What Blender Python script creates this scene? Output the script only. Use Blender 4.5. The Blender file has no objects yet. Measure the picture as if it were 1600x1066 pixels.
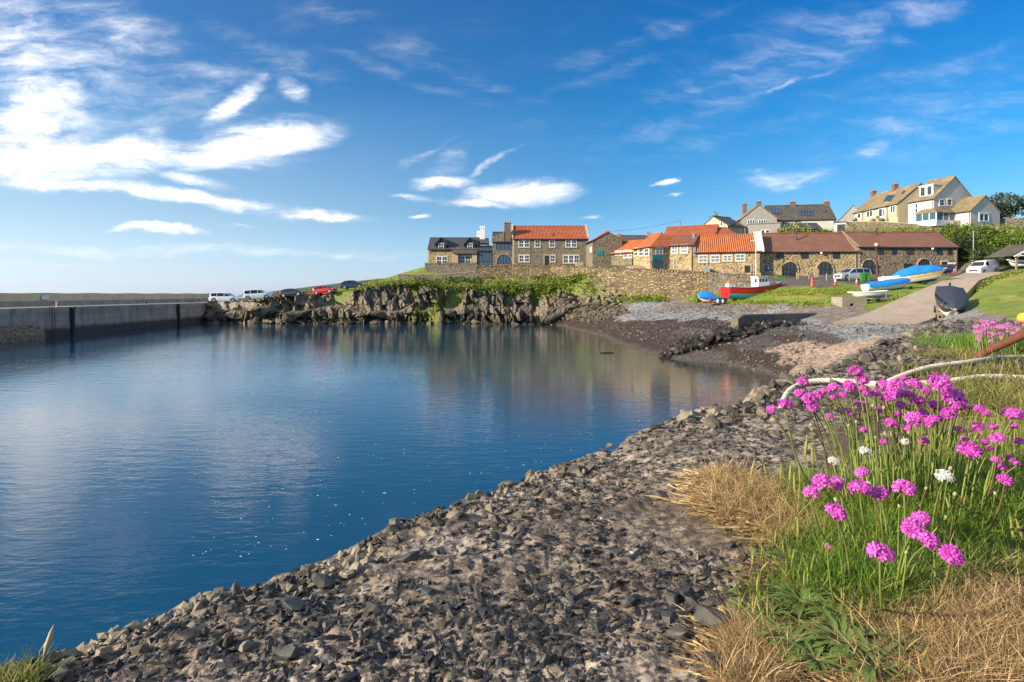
import bpy, bmesh, math, random
import numpy as np
from mathutils import Vector, Matrix
random.seed(7); RNG = np.random.default_rng(11)
SC = bpy.context.scene; COL = SC.collection
F = 900.0; H = 5.0; R = math.radians
def W(px, py, d):                      # photo pixel + depth -> world point (camera stands at x=0 y=0 z=H, looks along +Y)
    return np.array([(px-800)*d/F, d, H-(py-460)*d/F])
def WG(px, py, z):                     # photo pixel + known height -> world point
    d = (H-z)*F/(py-460); return W(px, py, d)

# ---------------------------------------------------------------- noise in numpy
def _h(ix, iy, iz=0, s=0):
    n = (ix.astype(np.int64)*374761393 + iy.astype(np.int64)*668265263 + np.asarray(iz).astype(np.int64)*2147483647 + s*974711) & 0x7fffffff
    n = ((n ^ (n >> 13)) * 1274126177) & 0x7fffffff
    n = (n ^ (n >> 16)) & 0xffffff
    return n/float(0xffffff)
def vnoise(x, y, s=0):
    x = np.asarray(x, float); y = np.asarray(y, float)
    ix = np.floor(x); iy = np.floor(y); fx = x-ix; fy = y-iy
    fx = fx*fx*(3-2*fx); fy = fy*fy*(3-2*fy)
    a = _h(ix, iy, 0, s); b = _h(ix+1, iy, 0, s); c = _h(ix, iy+1, 0, s); d = _h(ix+1, iy+1, 0, s)
    return (a*(1-fx)+b*fx)*(1-fy)+(c*(1-fx)+d*fx)*fy
def fbm(x, y, o=4, s=0, g=.5):
    t = 0; a = 1; n = 0
    for k in range(o):
        t = t + a*vnoise(x*2**k+13.7*k, y*2**k+5.1*k, s+k); n += a; a *= g
    return t/n
def worley(x, y, s=0, jit=.9):         # F1 distance, F2, id hash
    x = np.asarray(x, float); y = np.asarray(y, float)
    ix = np.floor(x); iy = np.floor(y)
    f1 = np.full(x.shape, 9.); f2 = np.full(x.shape, 9.); idh = np.zeros(x.shape)
    for dx in (-1, 0, 1):
        for dy in (-1, 0, 1):
            cx = ix+dx; cy = iy+dy
            px = cx+.5+(_h(cx, cy, 0, s)-.5)*jit; py = cy+.5+(_h(cx, cy, 0, s+7)-.5)*jit
            d = np.hypot(px-x, py-y)
            m = d < f1
            f2 = np.where(m, f1, np.minimum(f2, d)); idh = np.where(m, _h(cx, cy, 0, s+3), idh); f1 = np.where(m, d, f1)
    return f1, f2, idh
def sstep(a, b, x):
    t = np.clip((x-a)/(b-a), 0, 1); return t*t*(3-2*t)
def mix(a, b, t): return a*(1-t)+b*t

# ---------------------------------------------------------------- objects
def link(o, parent=None):
    COL.objects.link(o)
    if parent is not None: o.parent = parent
    return o
def tag(o, label=None, cat=None, group=None, kind=None):
    if label: o['label'] = label
    if cat: o['category'] = cat
    if group: o['group'] = group
    if kind: o['kind'] = kind
    return o
def thing(name, label, cat, loc=(0, 0, 0), rz=0, group=None):
    o = bpy.data.objects.new(name, None); link(o)
    o.location = [float(v) for v in loc]; o.rotation_euler = (0, 0, rz); o.empty_display_size = .2
    return tag(o, label, cat, group)
def np_mesh(name, V, Fa, mat, smooth=False, mats=None, mi=None):   # V (n,3), Fa (m,k) or list
    me = bpy.data.meshes.new(name)
    if isinstance(Fa, np.ndarray):
        V = np.ascontiguousarray(V, dtype=np.float32); m, k = Fa.shape
        me.vertices.add(len(V)); me.vertices.foreach_set('co', V.ravel())
        me.loops.add(m*k); me.loops.foreach_set('vertex_index', np.ascontiguousarray(Fa, dtype=np.int32).ravel())
        me.polygons.add(m); me.polygons.foreach_set('loop_start', np.arange(0, m*k, k, dtype=np.int32))
        me.update(calc_edges=True)
    else:
        me.from_pydata([tuple(map(float, v)) for v in V], [], [tuple(map(int, f)) for f in Fa]); me.update()
    for m_ in (mats or [mat]): me.materials.append(m_)
    if mi is not None: me.polygons.foreach_set('material_index', np.asarray(mi, dtype=np.int32))
    me.polygons.foreach_set('use_smooth', np.full(len(me.polygons), bool(smooth)))
    return me
def obj(name, me, parent=None):
    return link(bpy.data.objects.new(name, me), parent)
class MB:                               # mesh builder
    def __init__(s): s.v = []; s.f = []
    def add(s, vs, fs):
        b = len(s.v); s.v += [tuple(map(float, v)) for v in vs]; s.f += [tuple(b+i for i in f) for f in fs]; return s
    def box(s, x0, x1, y0, y1, z0, z1):
        return s.add([(x0,y0,z0),(x1,y0,z0),(x1,y1,z0),(x0,y1,z0),(x0,y0,z1),(x1,y0,z1),(x1,y1,z1),(x0,y1,z1)],
                     [(0,3,2,1),(4,5,6,7),(0,1,5,4),(1,2,6,5),(2,3,7,6),(3,0,4,7)])
    def prism(s, poly, axis, a, b):     # poly: 2D points; axis 'y': (x,z) extruded a..b ; 'x': (y,z); 'z': (x,y)
        n = len(poly)
        def P(p, t): return (p[0], t, p[1]) if axis == 'y' else ((t, p[0], p[1]) if axis == 'x' else (p[0], p[1], t))
        return s.add([P(p, a) for p in poly]+[P(p, b) for p in poly],
                     [tuple(range(n)), tuple(range(2*n-1, n-1, -1))]+[(i, i+n, (i+1) % n+n, (i+1) % n) for i in range(n)])
    def tube(s, pts, r, n=8, cap=True):
        pts = [Vector(p) for p in pts]; m = len(pts); rs = r if hasattr(r, '__len__') else [r]*m
        vs = []; up = Vector((0, 0, 1))
        for i, p in enumerate(pts):
            t = (pts[min(i+1, m-1)]-pts[max(i-1, 0)]).normalized()
            a = t.cross(up)
            if a.length < .05: a = t.cross(Vector((1, 0, 0)))
            a.normalize(); b = t.cross(a)
            for k in range(n):
                q = 2*math.pi*k/n; vs.append(p+(a*math.cos(q)+b*math.sin(q))*rs[i])
        fs = [(i*n+k, i*n+(k+1) % n, (i+1)*n+(k+1) % n, (i+1)*n+k) for i in range(m-1) for k in range(n)]
        if cap: fs += [tuple(range(n-1, -1, -1)), tuple((m-1)*n+k for k in range(n))]
        return s.add(vs, fs)
    def cyl(s, c, r, h, n=16, axis='z', r2=None):
        r2 = r if r2 is None else r2; vs = []
        for t, rr in ((0, r), (h, r2)):
            for k in range(n):
                q = 2*math.pi*k/n; u, w = rr*math.cos(q), rr*math.sin(q)
                o = (u, w, t) if axis == 'z' else ((t, u, w) if axis == 'x' else (u, t, w))
                vs.append((c[0]+o[0], c[1]+o[1], c[2]+o[2]))
        return s.add(vs, [(k, (k+1) % n, (k+1) % n+n, k+n) for k in range(n)]+[tuple(range(n-1, -1, -1)), tuple(range(n, 2*n))])
    def grid(s, P, closed=False):       # P[i][j] points
        a = len(P); b = len(P[0])
        return s.add([p for r in P for p in r], [(i*b+j, i*b+(j+1) % b, (i+1)*b+(j+1) % b, (i+1)*b+j) for i in range(a-1) for j in range(b if closed else b-1)])
    def build(s, name, mat, parent=None, smooth=False, bevel=0, fix=True):
        me = bpy.data.meshes.new(name); me.from_pydata(s.v, [], s.f); me.update()
        if fix or bevel:
            bm = bmesh.new(); bm.from_mesh(me)
            bmesh.ops.recalc_face_normals(bm, faces=bm.faces)
            if bevel: bmesh.ops.bevel(bm, geom=[e for e in bm.edges if len(e.link_faces) == 2 and e.calc_face_angle(0) > .5], offset=bevel, segments=2, affect='EDGES', clamp_overlap=True)
            bm.to_mesh(me); bm.free()
        me.materials.append(mat)
        if smooth:
            me.polygons.foreach_set('use_smooth', np.ones(len(me.polygons), bool))
            if smooth == 'auto': me.set_sharp_from_angle(angle=R(35))
        return obj(name, me, parent)

# ---------------------------------------------------------------- materials
class NT:
    def __init__(s, nt): s.nt = nt
    def n(s, t, props=None, **ins):
        nd = s.nt.nodes.new(t)
        for k, v in (props or {}).items(): setattr(nd, k, v)
        for k, v in ins.items():
            k = k.replace('__', ' ')
            key = int(k[1:]) if k[0] == 'i' and k[1:].isdigit() else k
            sk = nd.inputs[key]
            if isinstance(v, bpy.types.NodeSocket): s.nt.links.new(v, sk)
            else: sk.default_value = v
        return nd
    def math(s, op, a, b=0, c=0, clamp=False):
        nd = s.n('ShaderNodeMath', {'operation': op, 'use_clamp': clamp}, i0=a, i1=b)
        if op in ('MULTIPLY_ADD', 'SMOOTH_MIN', 'SMOOTH_MAX'): 
            if isinstance(c, bpy.types.NodeSocket): s.nt.links.new(c, nd.inputs[2])
            else: nd.inputs[2].default_value = c
        return nd.outputs[0]
    def mixc(s, f, a, b, bt='MIX'):
        nd = s.nt.nodes.new('ShaderNodeMix'); nd.data_type = 'RGBA'; nd.blend_type = bt
        for sk, v in ((nd.inputs[0], f), (nd.inputs[6], a), (nd.inputs[7], b)):
            if isinstance(v, bpy.types.NodeSocket): s.nt.links.new(v, sk)
            else: sk.default_value = (*v, 1) if hasattr(v, '__len__') and len(v) == 3 else v
        return nd.outputs[2]
    def ramp(s, f, stops, interp='LINEAR'):
        nd = s.nt.nodes.new('ShaderNodeValToRGB'); s.nt.links.new(f, nd.inputs[0]); cr = nd.color_ramp; cr.interpolation = interp
        while len(cr.elements) < len(stops): cr.elements.new(.5)
        for e, (p, c) in zip(cr.elements, stops):
            e.position = p; e.color = (*c, 1) if hasattr(c, '__len__') else (c, c, c, 1)
        return nd.outputs[0]
    def noise(s, vec, scale, detail=4, rough=.55, dist=0):
        return s.n('ShaderNodeTexNoise', Vector=vec, Scale=scale, Detail=detail, Roughness=rough, Distortion=dist).outputs[0]
    def mapr(s, v, a, b, c=0, d=1):
        return s.n('ShaderNodeMapRange', {'clamp': True}, Value=v, From__Min=a, From__Max=b, To__Min=c, To__Max=d).outputs[0]
def newmat(name):
    m = bpy.data.materials.new(name); m.use_nodes = True; t = NT(m.node_tree)
    b = m.node_tree.nodes['Principled BSDF']; return m, t, b
def setb(t, b, col=None, rough=None, bump=None, bd=.02, bs=1, **kw):
    L = t.nt.links
    if col is not None:
        if isinstance(col, bpy.types.NodeSocket): L.new(col, b.inputs['Base Color'])
        else: b.inputs['Base Color'].default_value = (*col, 1)
    if rough is not None:
        if isinstance(rough, bpy.types.NodeSocket): L.new(rough, b.inputs['Roughness'])
        else: b.inputs['Roughness'].default_value = rough
    if bump is not None:
        bn = t.n('ShaderNodeBump', Height=bump, Distance=bd, Strength=bs); L.new(bn.outputs[0], b.inputs['Normal'])
    for k, v in kw.items(): b.inputs[k.replace('__', ' ')].default_value = v
def tc(t, which='Object', scale=None):
    o = t.n('ShaderNodeTexCoord').outputs[which]
    if scale: o = t.n('ShaderNodeMapping', Vector=o, Scale=scale).outputs[0]
    return o
def m_plain(name, col, rough=.6, var=.15, scale=3, metal=0, bump=.003, coat=0):
    m, t, b = newmat(name); v = tc(t); n = t.noise(v, scale, 5, .6)
    c = t.mixc(n, tuple(x*(1-var) for x in col), tuple(min(1, x*(1+var)) for x in col))
    setb(t, b, c, rough, t.noise(v, scale*8, 3), bump, .6, Metallic=metal, Coat__Weight=coat); return m
def m_stone(name, cols, mortar, sc=(2.6, 2.6, 4.2), mw=.06, bump=.05):
    m, t, b = newmat(name); v = tc(t); w = t.n('ShaderNodeVectorMath', {'operation': 'MULTIPLY_ADD'}, i0=t.n('ShaderNodeTexNoise', Vector=v, Scale=3.).outputs['Color'], i1=(.12, .12, .12), i2=v).outputs[0]
    mp = t.n('ShaderNodeMapping', Vector=w, Scale=sc).outputs[0]
    vo = t.n('ShaderNodeTexVoronoi', {'feature': 'F1'}, Vector=mp, Scale=1., Randomness=.85)
    ve = t.n('ShaderNodeTexVoronoi', {'feature': 'DISTANCE_TO_EDGE'}, Vector=mp, Scale=1., Randomness=.85)
    hue = t.n('ShaderNodeSeparateColor', Color=vo.outputs['Color']).outputs[0]
    k = len(cols); c = t.ramp(hue, [(i/max(1, k-1), cols[i]) for i in range(k)])
    fine = t.noise(v, 14, 5, .65); c = t.mixc(t.mapr(fine, .3, .75), t.mixc(.45, c, (0, 0, 0)), c)
    big = t.noise(v, .35, 4, .6); c = t.mixc(t.mapr(big, .35, .65, 0, .45), c, t.mixc(.5, c, mortar))
    e = t.mapr(ve.outputs['Distance'], mw*.3, mw*1.6)
    c = t.mixc(e, mortar, c)
    setb(t, b, c, .88, t.math('ADD', e, t.math('MULTIPLY', fine, .5)), bump, 1); return m
def m_pantile(name, c1, c2, period=.28, lich=None, bump=.06, rows=.35):
    m, t, b = newmat(name); v = tc(t); sp = t.n('ShaderNodeSeparateXYZ', Vector=v)
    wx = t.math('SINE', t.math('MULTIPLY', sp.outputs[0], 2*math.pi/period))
    zz = t.math('FRACT', t.math('DIVIDE', sp.outputs[2], rows))
    n1 = t.noise(v, .7, 5, .6); n2 = t.noise(t.n('ShaderNodeMapping', Vector=v, Scale=(1/period, 1, 1/rows)).outputs[0], 1.0, 2, .5)
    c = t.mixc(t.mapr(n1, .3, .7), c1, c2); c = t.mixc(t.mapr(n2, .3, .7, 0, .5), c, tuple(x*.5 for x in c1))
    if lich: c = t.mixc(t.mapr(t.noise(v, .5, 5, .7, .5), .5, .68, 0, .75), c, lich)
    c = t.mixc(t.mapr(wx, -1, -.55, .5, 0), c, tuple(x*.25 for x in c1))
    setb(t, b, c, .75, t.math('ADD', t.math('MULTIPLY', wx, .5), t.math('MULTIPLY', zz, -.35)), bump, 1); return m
def m_render(name, col, stain=.15):
    m, t, b = newmat(name); v = tc(t); n = t.noise(v, .6, 6, .65); n2 = t.noise(t.n('ShaderNodeMapping', Vector=v, Scale=(3, 3, .4)).outputs[0], 1, 4, .6)
    c = t.mixc(t.mapr(n, .35, .7, 0, 1), tuple(x*(1-stain) for x in col), col); c = t.mixc(t.mapr(n2, .55, .8, 0, stain*2), c, tuple(x*.55 for x in col))
    setb(t, b, c, .85, t.noise(v, 30, 3), .01, .6); return m
MT = {}
def mats():
    MT['stone_gold'] = m_stone('golden_rubble_stone', [(.10,.065,.04), (.42,.29,.13), (.22,.15,.08), (.58,.42,.20), (.05,.04,.035), (.50,.36,.18), (.30,.2,.09)], (.52,.40,.23), sc=(2.1,2.1,3.2), mw=.09)
    MT['stone_wall'] = m_stone('harbour_wall_stone', [(.20,.14,.07), (.46,.34,.17), (.33,.25,.13), (.55,.42,.23), (.13,.10,.07), (.42,.33,.19)], (.15,.11,.065), sc=(1.5,1.5,3.0), mw=.08, bump=.12)
    MT['stone_dark'] = m_stone('dark_whinstone', [(.05,.045,.04), (.24,.18,.12), (.11,.09,.075), (.36,.27,.17), (.035,.035,.035), (.17,.14,.11)], (.30,.24,.16), sc=(2.2,2.2,3.2), mw=.08)
    MT['stone_grey'] = m_stone('grey_brown_whinstone', [(.09,.08,.065), (.26,.20,.14), (.15,.12,.10), (.36,.29,.20), (.055,.05,.045)], (.28,.23,.17), sc=(2.3,2.3,3.6), mw=.07)
    MT['stone_quoin'] = m_plain('dressed_sandstone', (.45,.36,.24), .85, .25, 2)
    MT['pan_orange'] = m_pantile('orange_clay_pantile', (.50,.12,.035), (.64,.20,.06), .30, bump=.09)
    MT['pan_red'] = m_pantile('red_clay_pantile', (.36,.085,.035), (.50,.14,.05), .27)
    MT['pan_brown'] = m_pantile('brown_clay_pantile', (.21,.075,.045), (.30,.12,.075), .27)
    MT['tile_brown'] = m_pantile('brown_plain_roof_tile', (.20,.085,.055), (.29,.135,.09), .3, bump=.02, rows=.22)
    MT['tile_lichen'] = m_pantile('lichen_covered_concrete_tile', (.20,.15,.09), (.33,.25,.14), .33, lich=(.42,.31,.10), bump=.02, rows=.3)
    MT['slate'] = m_pantile('dark_slate', (.045,.05,.062), (.085,.09,.10), .3, bump=.012, rows=.25)
    MT['slate_brown'] = m_pantile('weathered_brown_slate', (.075,.065,.055), (.14,.12,.095), .3, bump=.012, rows=.25)
    MT['white_render'] = m_render('white_harled_wall', (.66,.63,.57)); MT['cream_render'] = m_render('cream_harled_wall', (.50,.42,.29))
    MT['grey_render'] = m_render('grey_harled_wall', (.36,.34,.31)); MT['tan_render'] = m_render('tan_harled_wall', (.48,.40,.30))
    MT['white_paint'] = m_plain('white_window_paint', (.78,.78,.76), .45, .06, 6); MT['dark_paint'] = m_plain('charcoal_joinery_paint', (.025,.027,.032), .5, .2)
    MT['blue_trim'] = m_plain('slate_blue_frame_paint', (.05,.09,.13), .4, .1)
    MT['brick'] = m_stone('chimney_brick', [(.22,.08,.05), (.30,.12,.07), (.16,.07,.05)], (.25,.2,.16), sc=(5,5,13), mw=.05, bump=.02)
    MT['clay_pot'] = m_plain('terracotta_pot', (.42,.18,.09), .8); MT['lead'] = m_plain('lead_flashing', (.25,.26,.28), .6, .2, metal=.3)
    MT['iron'] = m_plain('painted_iron', (.03,.03,.035), .5); MT['steel'] = m_plain('galvanised_steel', (.42,.43,.45), .4, .2, 8, metal=.7)
    MT['wood'] = m_plain('weathered_wood', (.27,.2,.13), .8, .35, 9); MT['wood_pale'] = m_plain('pale_timber', (.45,.36,.22), .8, .25, 9)
    m, t, b = newmat('window_glass'); v = tc(t)
    setb(t, b, t.mixc(t.noise(v, 1.3, 2), (.015,.02,.028), (.07,.085,.10)), .06, t.noise(v, .9, 2), .02, .25, IOR=1.5); MT['glass'] = m
    m, t, b = newmat('blue_tinted_glass'); setb(t, b, (.05,.10,.15), .05); MT['glass_blue'] = m
    m, t, b = newmat('solar_glass'); v = tc(t, 'Object'); setb(t, b, (.05,.09,.16), .12); MT['solar'] = m
    MT['concrete'] = m_render('weathered_concrete', (.34,.29,.22), .3)
    MT['tarp_blue'] = m_plain('blue_tarpaulin', (.012,.22,.66), .42, .25, 2.2, bump=.05)
    MT['tarp_navy'] = m_plain('navy_canvas_cover', (.035,.04,.06), .6, .3, 3, bump=.02)
    for n, c in (('boat_red', (.55,.02,.02)), ('boat_sky', (.12,.44,.62)), ('boat_white', (.78,.77,.73)), ('boat_yellow', (.85,.48,.02)), ('boat_navy', (.012,.045,.20)), ('boat_black', (.012,.012,.015)), ('boat_blue', (.02,.12,.45)), ('boat_cream', (.7,.64,.5))):
        MT[n] = m_plain(n+'_paint', c, .35, .14, 4, coat=.2)
    for n, c in (('car_white', (.80,.81,.83)), ('car_silver', (.55,.58,.62)), ('car_dark', (.025,.028,.035)), ('car_red', (.55,.015,.015)), ('car_blue', (.012,.03,.06))):
        m, t, b = newmat(n+'_paint'); setb(t, b, c, .25, Coat__Weight=.8, Metallic=.3 if 'silver' in n else 0); MT[n] = m
    MT['rubber'] = m_plain('tyre_rubber', (.02,.02,.02), .85); MT['car_trim'] = m_plain('black_plastic', (.03,.03,.032), .6)
    m, t, b = newmat('car_glass'); setb(t, b, (.02,.025,.03), .04); MT['car_glass'] = m
    m, t, b = newmat('red_lamp_lens'); setb(t, b, (.5,.01,.01), .15); MT['lens_red'] = m
    m, t, b = newmat('clear_lamp_lens'); setb(t, b, (.6,.63,.66), .1, Metallic=.4); MT['lens_clear'] = m
    MT['cone_orange'] = m_plain('cone_orange', (.85,.14,.02), .5, .1); MT['bin_green'] = m_plain('bin_green', (.05,.22,.03), .5, .1)
    MT['plate_white'] = m_plain('sign_white', (.8,.8,.78), .5, .05); MT['teal'] = m_plain('teal_sign_paint', (.02,.22,.26), .5, .1)
    MT['sign_blue'] = m_plain('blue_sign_paint', (.01,.06,.25), .5); MT['rust'] = m_plain('rusty_iron', (.13,.042,.020), .85, .5, 30, bump=.004)
mats()

# ---------------------------------------------------------------- camera, sun, sky
cam = bpy.data.cameras.new('camera'); camo = link(bpy.data.objects.new('camera', cam)); SC.camera = camo
camo.location = (0, 0, H); camo.rotation_euler = (R(90), 0, 0); cam.sensor_width = 36; cam.lens = 36*F/1600
cam.shift_y = -(533-460)/1600; cam.clip_start = .05; cam.clip_end = 20000
SUN_EL = 21.0; sx, sy = -.93, -.36
sd = Vector((sx, sy, math.tan(R(SUN_EL))*math.hypot(sx, sy))).normalized()
sl = bpy.data.lights.new('sun', 'SUN'); so = link(bpy.data.objects.new('sun', sl)); sl.energy = 5.0; sl.angle = R(.5); sl.color = (1, .86, .66)
so.rotation_euler = sd.to_track_quat('Z', 'Y').to_euler(); so.location = (-30, -10, 40)
wd = bpy.data.worlds.new('World'); SC.world = wd; wd.use_nodes = True; t = NT(wd.node_tree); t.nt.nodes.clear()
sky = t.n('ShaderNodeTexSky', {'sky_type': 'NISHITA', 'sun_disc': False, 'sun_elevation': R(SUN_EL), 'sun_rotation': math.atan2(sx, sy), 'air_density': 1.0, 'dust_density': .6, 'ozone_density': 2.5, 'altitude': 0})
def world_sky():
    v = t.n('ShaderNodeTexCoord').outputs['Generated']
    sp = t.n('ShaderNodeSeparateXYZ', Vector=v)
    y = t.math('MAXIMUM', t.math('ABSOLUTE', sp.outputs[1]), .12)
    u = t.math('DIVIDE', sp.outputs[0], y); w = t.math('DIVIDE', sp.outputs[2], y)
    uv = t.n('ShaderNodeCombineXYZ', X=u, Y=w, Z=0.).outputs[0]
    def warp(vec, sc, amt, stretch):
        mp = t.n('ShaderNodeMapping', Vector=vec, Scale=stretch).outputs[0]
        nz = t.n('ShaderNodeTexNoise', Vector=mp, Scale=sc, Detail=5., Roughness=.6)
        d = t.n('ShaderNodeVectorMath', {'operation': 'SUBTRACT'}, i0=nz.outputs['Color'], i1=(.5, .5, .5)).outputs[0]
        return t.n('ShaderNodeVectorMath', {'operation': 'MULTIPLY_ADD'}, i0=d, i1=amt, i2=vec).outputs[0]
    uvw = warp(uv, 4., (.14, .055, 0), (1, 2, 1))
    uvw = warp(uvw, 17., (.030, .018, 0), (1, 1.8, 1))
    B = [  # centre px, py, radii px, tilt deg, strength   (a real cloud's bearing and height in the sky)
        (120,245,340,42,1,1.15),(390,222,155,34,8,1.15),(230,250,250,28,0,.8),(60,150,105,130,0,.75),(30,60,140,90,-20,.6),(150,110,90,150,35,.42),
        (55,100,40,75,-15,.6),(290,150,230,90,15,.34),(362,158,78,24,38,.9),(462,137,40,20,-30,.62),(405,120,45,14,30,.5),(235,205,50,15,10,.6),(470,185,60,14,-5,.45),
        (90,285,190,13,-5,.8),(300,312,190,14,-8,.95),(470,334,110,9,-6,.85),(170,266,75,9,-6,.75),(300,280,80,12,-12,.75),(525,341,50,6,-2,.8),
        (245,357,70,8,-3,1.05),(185,355,32,6,8,.8),(805,303,105,24,4,1.15),(745,318,70,13,-6,.85),(690,287,60,14,4,.85),(765,255,70,8,28,.6),(700,255,50,26,30,.42),(662,240,75,9,28,.36),
        (645,312,45,6,-4,.6),(660,341,24,6,2,.9),(1028,288,22,6,12,.95),(1043,306,16,4,3,.7),(932,341,22,4,0,.7),(370,352,35,4,-3,.5),
        (1245,276,85,20,4,.62),(1240,290,50,10,0,.45),(1190,265,50,10,0,.35),(1228,134,36,7,22,.45),(1280,115,30,8,30,.34),(1365,232,30,16,25,.6),(1085,130,45,16,-10,.35),
        (1300,60,420,60,20,.30),(1150,150,330,34,22,.26),(1480,180,300,80,12,.26),(1000,60,260,26,20,.22),(600,60,260,40,-22,.2),(640,120,260,16,-20,.22),(520,30,120,50,0,.18),
        (20,200,180,60,0,.8),(200,60,200,70,-28,.42),(420,80,200,26,-22,.30),(700,110,200,14,-18,.26),(1120,215,260,24,14,.20),(1420,120,280,34,16,.22),(1350,20,320,36,12,.24),(960,110,160,14,18,.25),(200,388,420,14,-1,.42),(560,396,130,9,-2,.36),(60,410,240,5,0,.3),(820,190,90,40,-25,.14),(1500,330,200,20,6,.25)]
    acc = None
    for (cx, cy, rx, ry, an, st) in B:
        a = R(an); c0 = ((cx-800)/F, (460-cy)/F)
        # inverse transform: rotate by -a about centre, scale by 1/r
        ca, sa = math.cos(-a), math.sin(-a); ix, iy = F/rx, F/ry
        d = t.n('ShaderNodeVectorMath', {'operation': 'SUBTRACT'}, i0=uvw, i1=(c0[0], c0[1], 0)).outputs[0]
        r = t.n('ShaderNodeMapping', Vector=d, Rotation=(0, 0, -a)).outputs[0]
        l = t.n('ShaderNodeVectorMath', {'operation': 'MULTIPLY'}, i0=r, i1=(ix, iy, 0)).outputs[0]
        ln = t.n('ShaderNodeVectorMath', {'operation': 'LENGTH'}, i0=l).outputs['Value']
        m = t.n('ShaderNodeMapRange', {'interpolation_type': 'SMOOTHSTEP'}, Value=ln, From__Min=.05, From__Max=1.42, To__Min=st, To__Max=0.).outputs[0]
        acc = m if acc is None else t.math('SMOOTH_MAX', acc, m, .12)
    # fine streaks fanning out from the lower left
    st = t.n('ShaderNodeMapping', Vector=uvw, Rotation=(0, 0, R(-17)), Scale=(1.6, 9, 1)).outputs[0]
    n1 = t.noise(st, 3.2, 8, .62, .4); n2 = t.noise(t.n('ShaderNodeMapping', Vector=uvw, Rotation=(0, 0, R(-12)), Scale=(1, 2.6, 1)).outputs[0], 12., 8, .68, .3)
    nn = t.math('ADD', t.math('MULTIPLY', n1, .55), t.math('MULTIPLY', n2, .45))
    k = t.math('ADD', t.math('MULTIPLY', acc, t.math('MULTIPLY_ADD', t.math('SUBTRACT', nn, .5), 3.9, 1.)), t.math('MULTIPLY', t.math('SUBTRACT', nn, .52), .45))
    cl = t.math('MULTIPLY', t.n('ShaderNodeMapRange', {'interpolation_type': 'SMOOTHSTEP'}, Value=k, From__Min=.03, From__Max=1.1).outputs[0], t.mapr(acc, 0, .15))
    up = t.mapr(sp.outputs[2], -.01, .02)
    cl = t.math('MULTIPLY', cl, up)
    hz = t.mapr(w, 0, .55)
    skc = t.n('ShaderNodeHueSaturation', Saturation=1.28, Value=1.0, Color=sky.outputs[0]).outputs[0]
    tint = t.ramp(hz, [(0, (1.0, 1.25, 2.6)), (.06, (.95, 1.15, 1.9)), (.14, (.88, 1.08, 1.45)), (.26, (.70, 1.0, 1.2)), (.55, (.36, 1.0, 1.25)), (1, (.16, .86, 1.22))])
    skc = t.mixc(1., skc, tint, 'MULTIPLY')
    skc = t.mixc(t.mapr(w, .68, 1.3, 0, .5), skc, (7.2, 7.3, 7.4))   # unseen white veil above the view, added as neutral fill light
    dt = t.n('ShaderNodeVectorMath', {'operation': 'DOT_PRODUCT'}, i0=v, i1=tuple(sd)).outputs['Value']
    skc = t.mixc(t.math('MULTIPLY', t.mapr(dt, -.40, .5, 0, .66), t.mapr(w, 0, .36, 1, .10)), skc, (7.6, 8.6, 9.6))
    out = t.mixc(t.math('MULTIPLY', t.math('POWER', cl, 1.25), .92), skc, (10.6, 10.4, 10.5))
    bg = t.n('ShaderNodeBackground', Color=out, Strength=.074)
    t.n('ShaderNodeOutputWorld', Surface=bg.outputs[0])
world_sky()
wd.cycles.sampling_method = 'MANUAL'; wd.cycles.sample_map_resolution = 256
SC.view_settings.view_transform = 'Standard'; SC.view_settings.look = 'None'; SC.view_settings.exposure = .80; SC.view_settings.gamma = 1
SC.cycles.max_bounces = 6; SC.cycles.diffuse_bounces = 2; SC.cycles.glossy_bounces = 3; SC.cycles.transmission_bounces = 3; SC.cycles.transparent_max_bounces = 6
SC.cycles.caustics_reflective = False; SC.cycles.caustics_refractive = False; SC.cycles.use_denoising = True
# ================================================================ TERRAIN
class RBF:
    def __init__(s, P, lam=.15):
        P = np.array(P, float); s.p = P[:, :2]; n = len(P)
        A = np.hypot(s.p[:, None, 0]-s.p[None, :, 0], s.p[:, None, 1]-s.p[None, :, 1])-lam*np.eye(n)
        M = np.zeros((n+3, n+3)); M[:n, :n] = A; M[:n, n] = 1; M[:n, n+1:] = s.p/50; M[n, :n] = 1; M[n+1:, :n] = s.p.T/50
        s.w = np.linalg.solve(M, np.concatenate([P[:, 2], [0, 0, 0]]))
    def __call__(s, x, y):
        x = np.asarray(x, float); y = np.asarray(y, float); sh = x.shape; x = x.ravel(); y = y.ravel(); o = np.empty(len(x)); n = len(s.p)
        for i in range(0, len(x), 20000):
            a, b = x[i:i+20000], y[i:i+20000]
            o[i:i+20000] = np.hypot(a[:, None]-s.p[:, 0], b[:, None]-s.p[:, 1])@s.w[:n]+s.w[n]+(a*s.w[n+1]+b*s.w[n+2])/50
        return o.reshape(sh)
RAMP_L = [W(1303,508,46), W(1352,490,51), W(1400,471,57), W(1470,440,70), W(1512,427,79)]
RAMP_R = [W(1440,508,45.5), W(1470,492,48), W(1500,470,53.5), W(1530,448,63), W(1572,426,78)]
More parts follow.
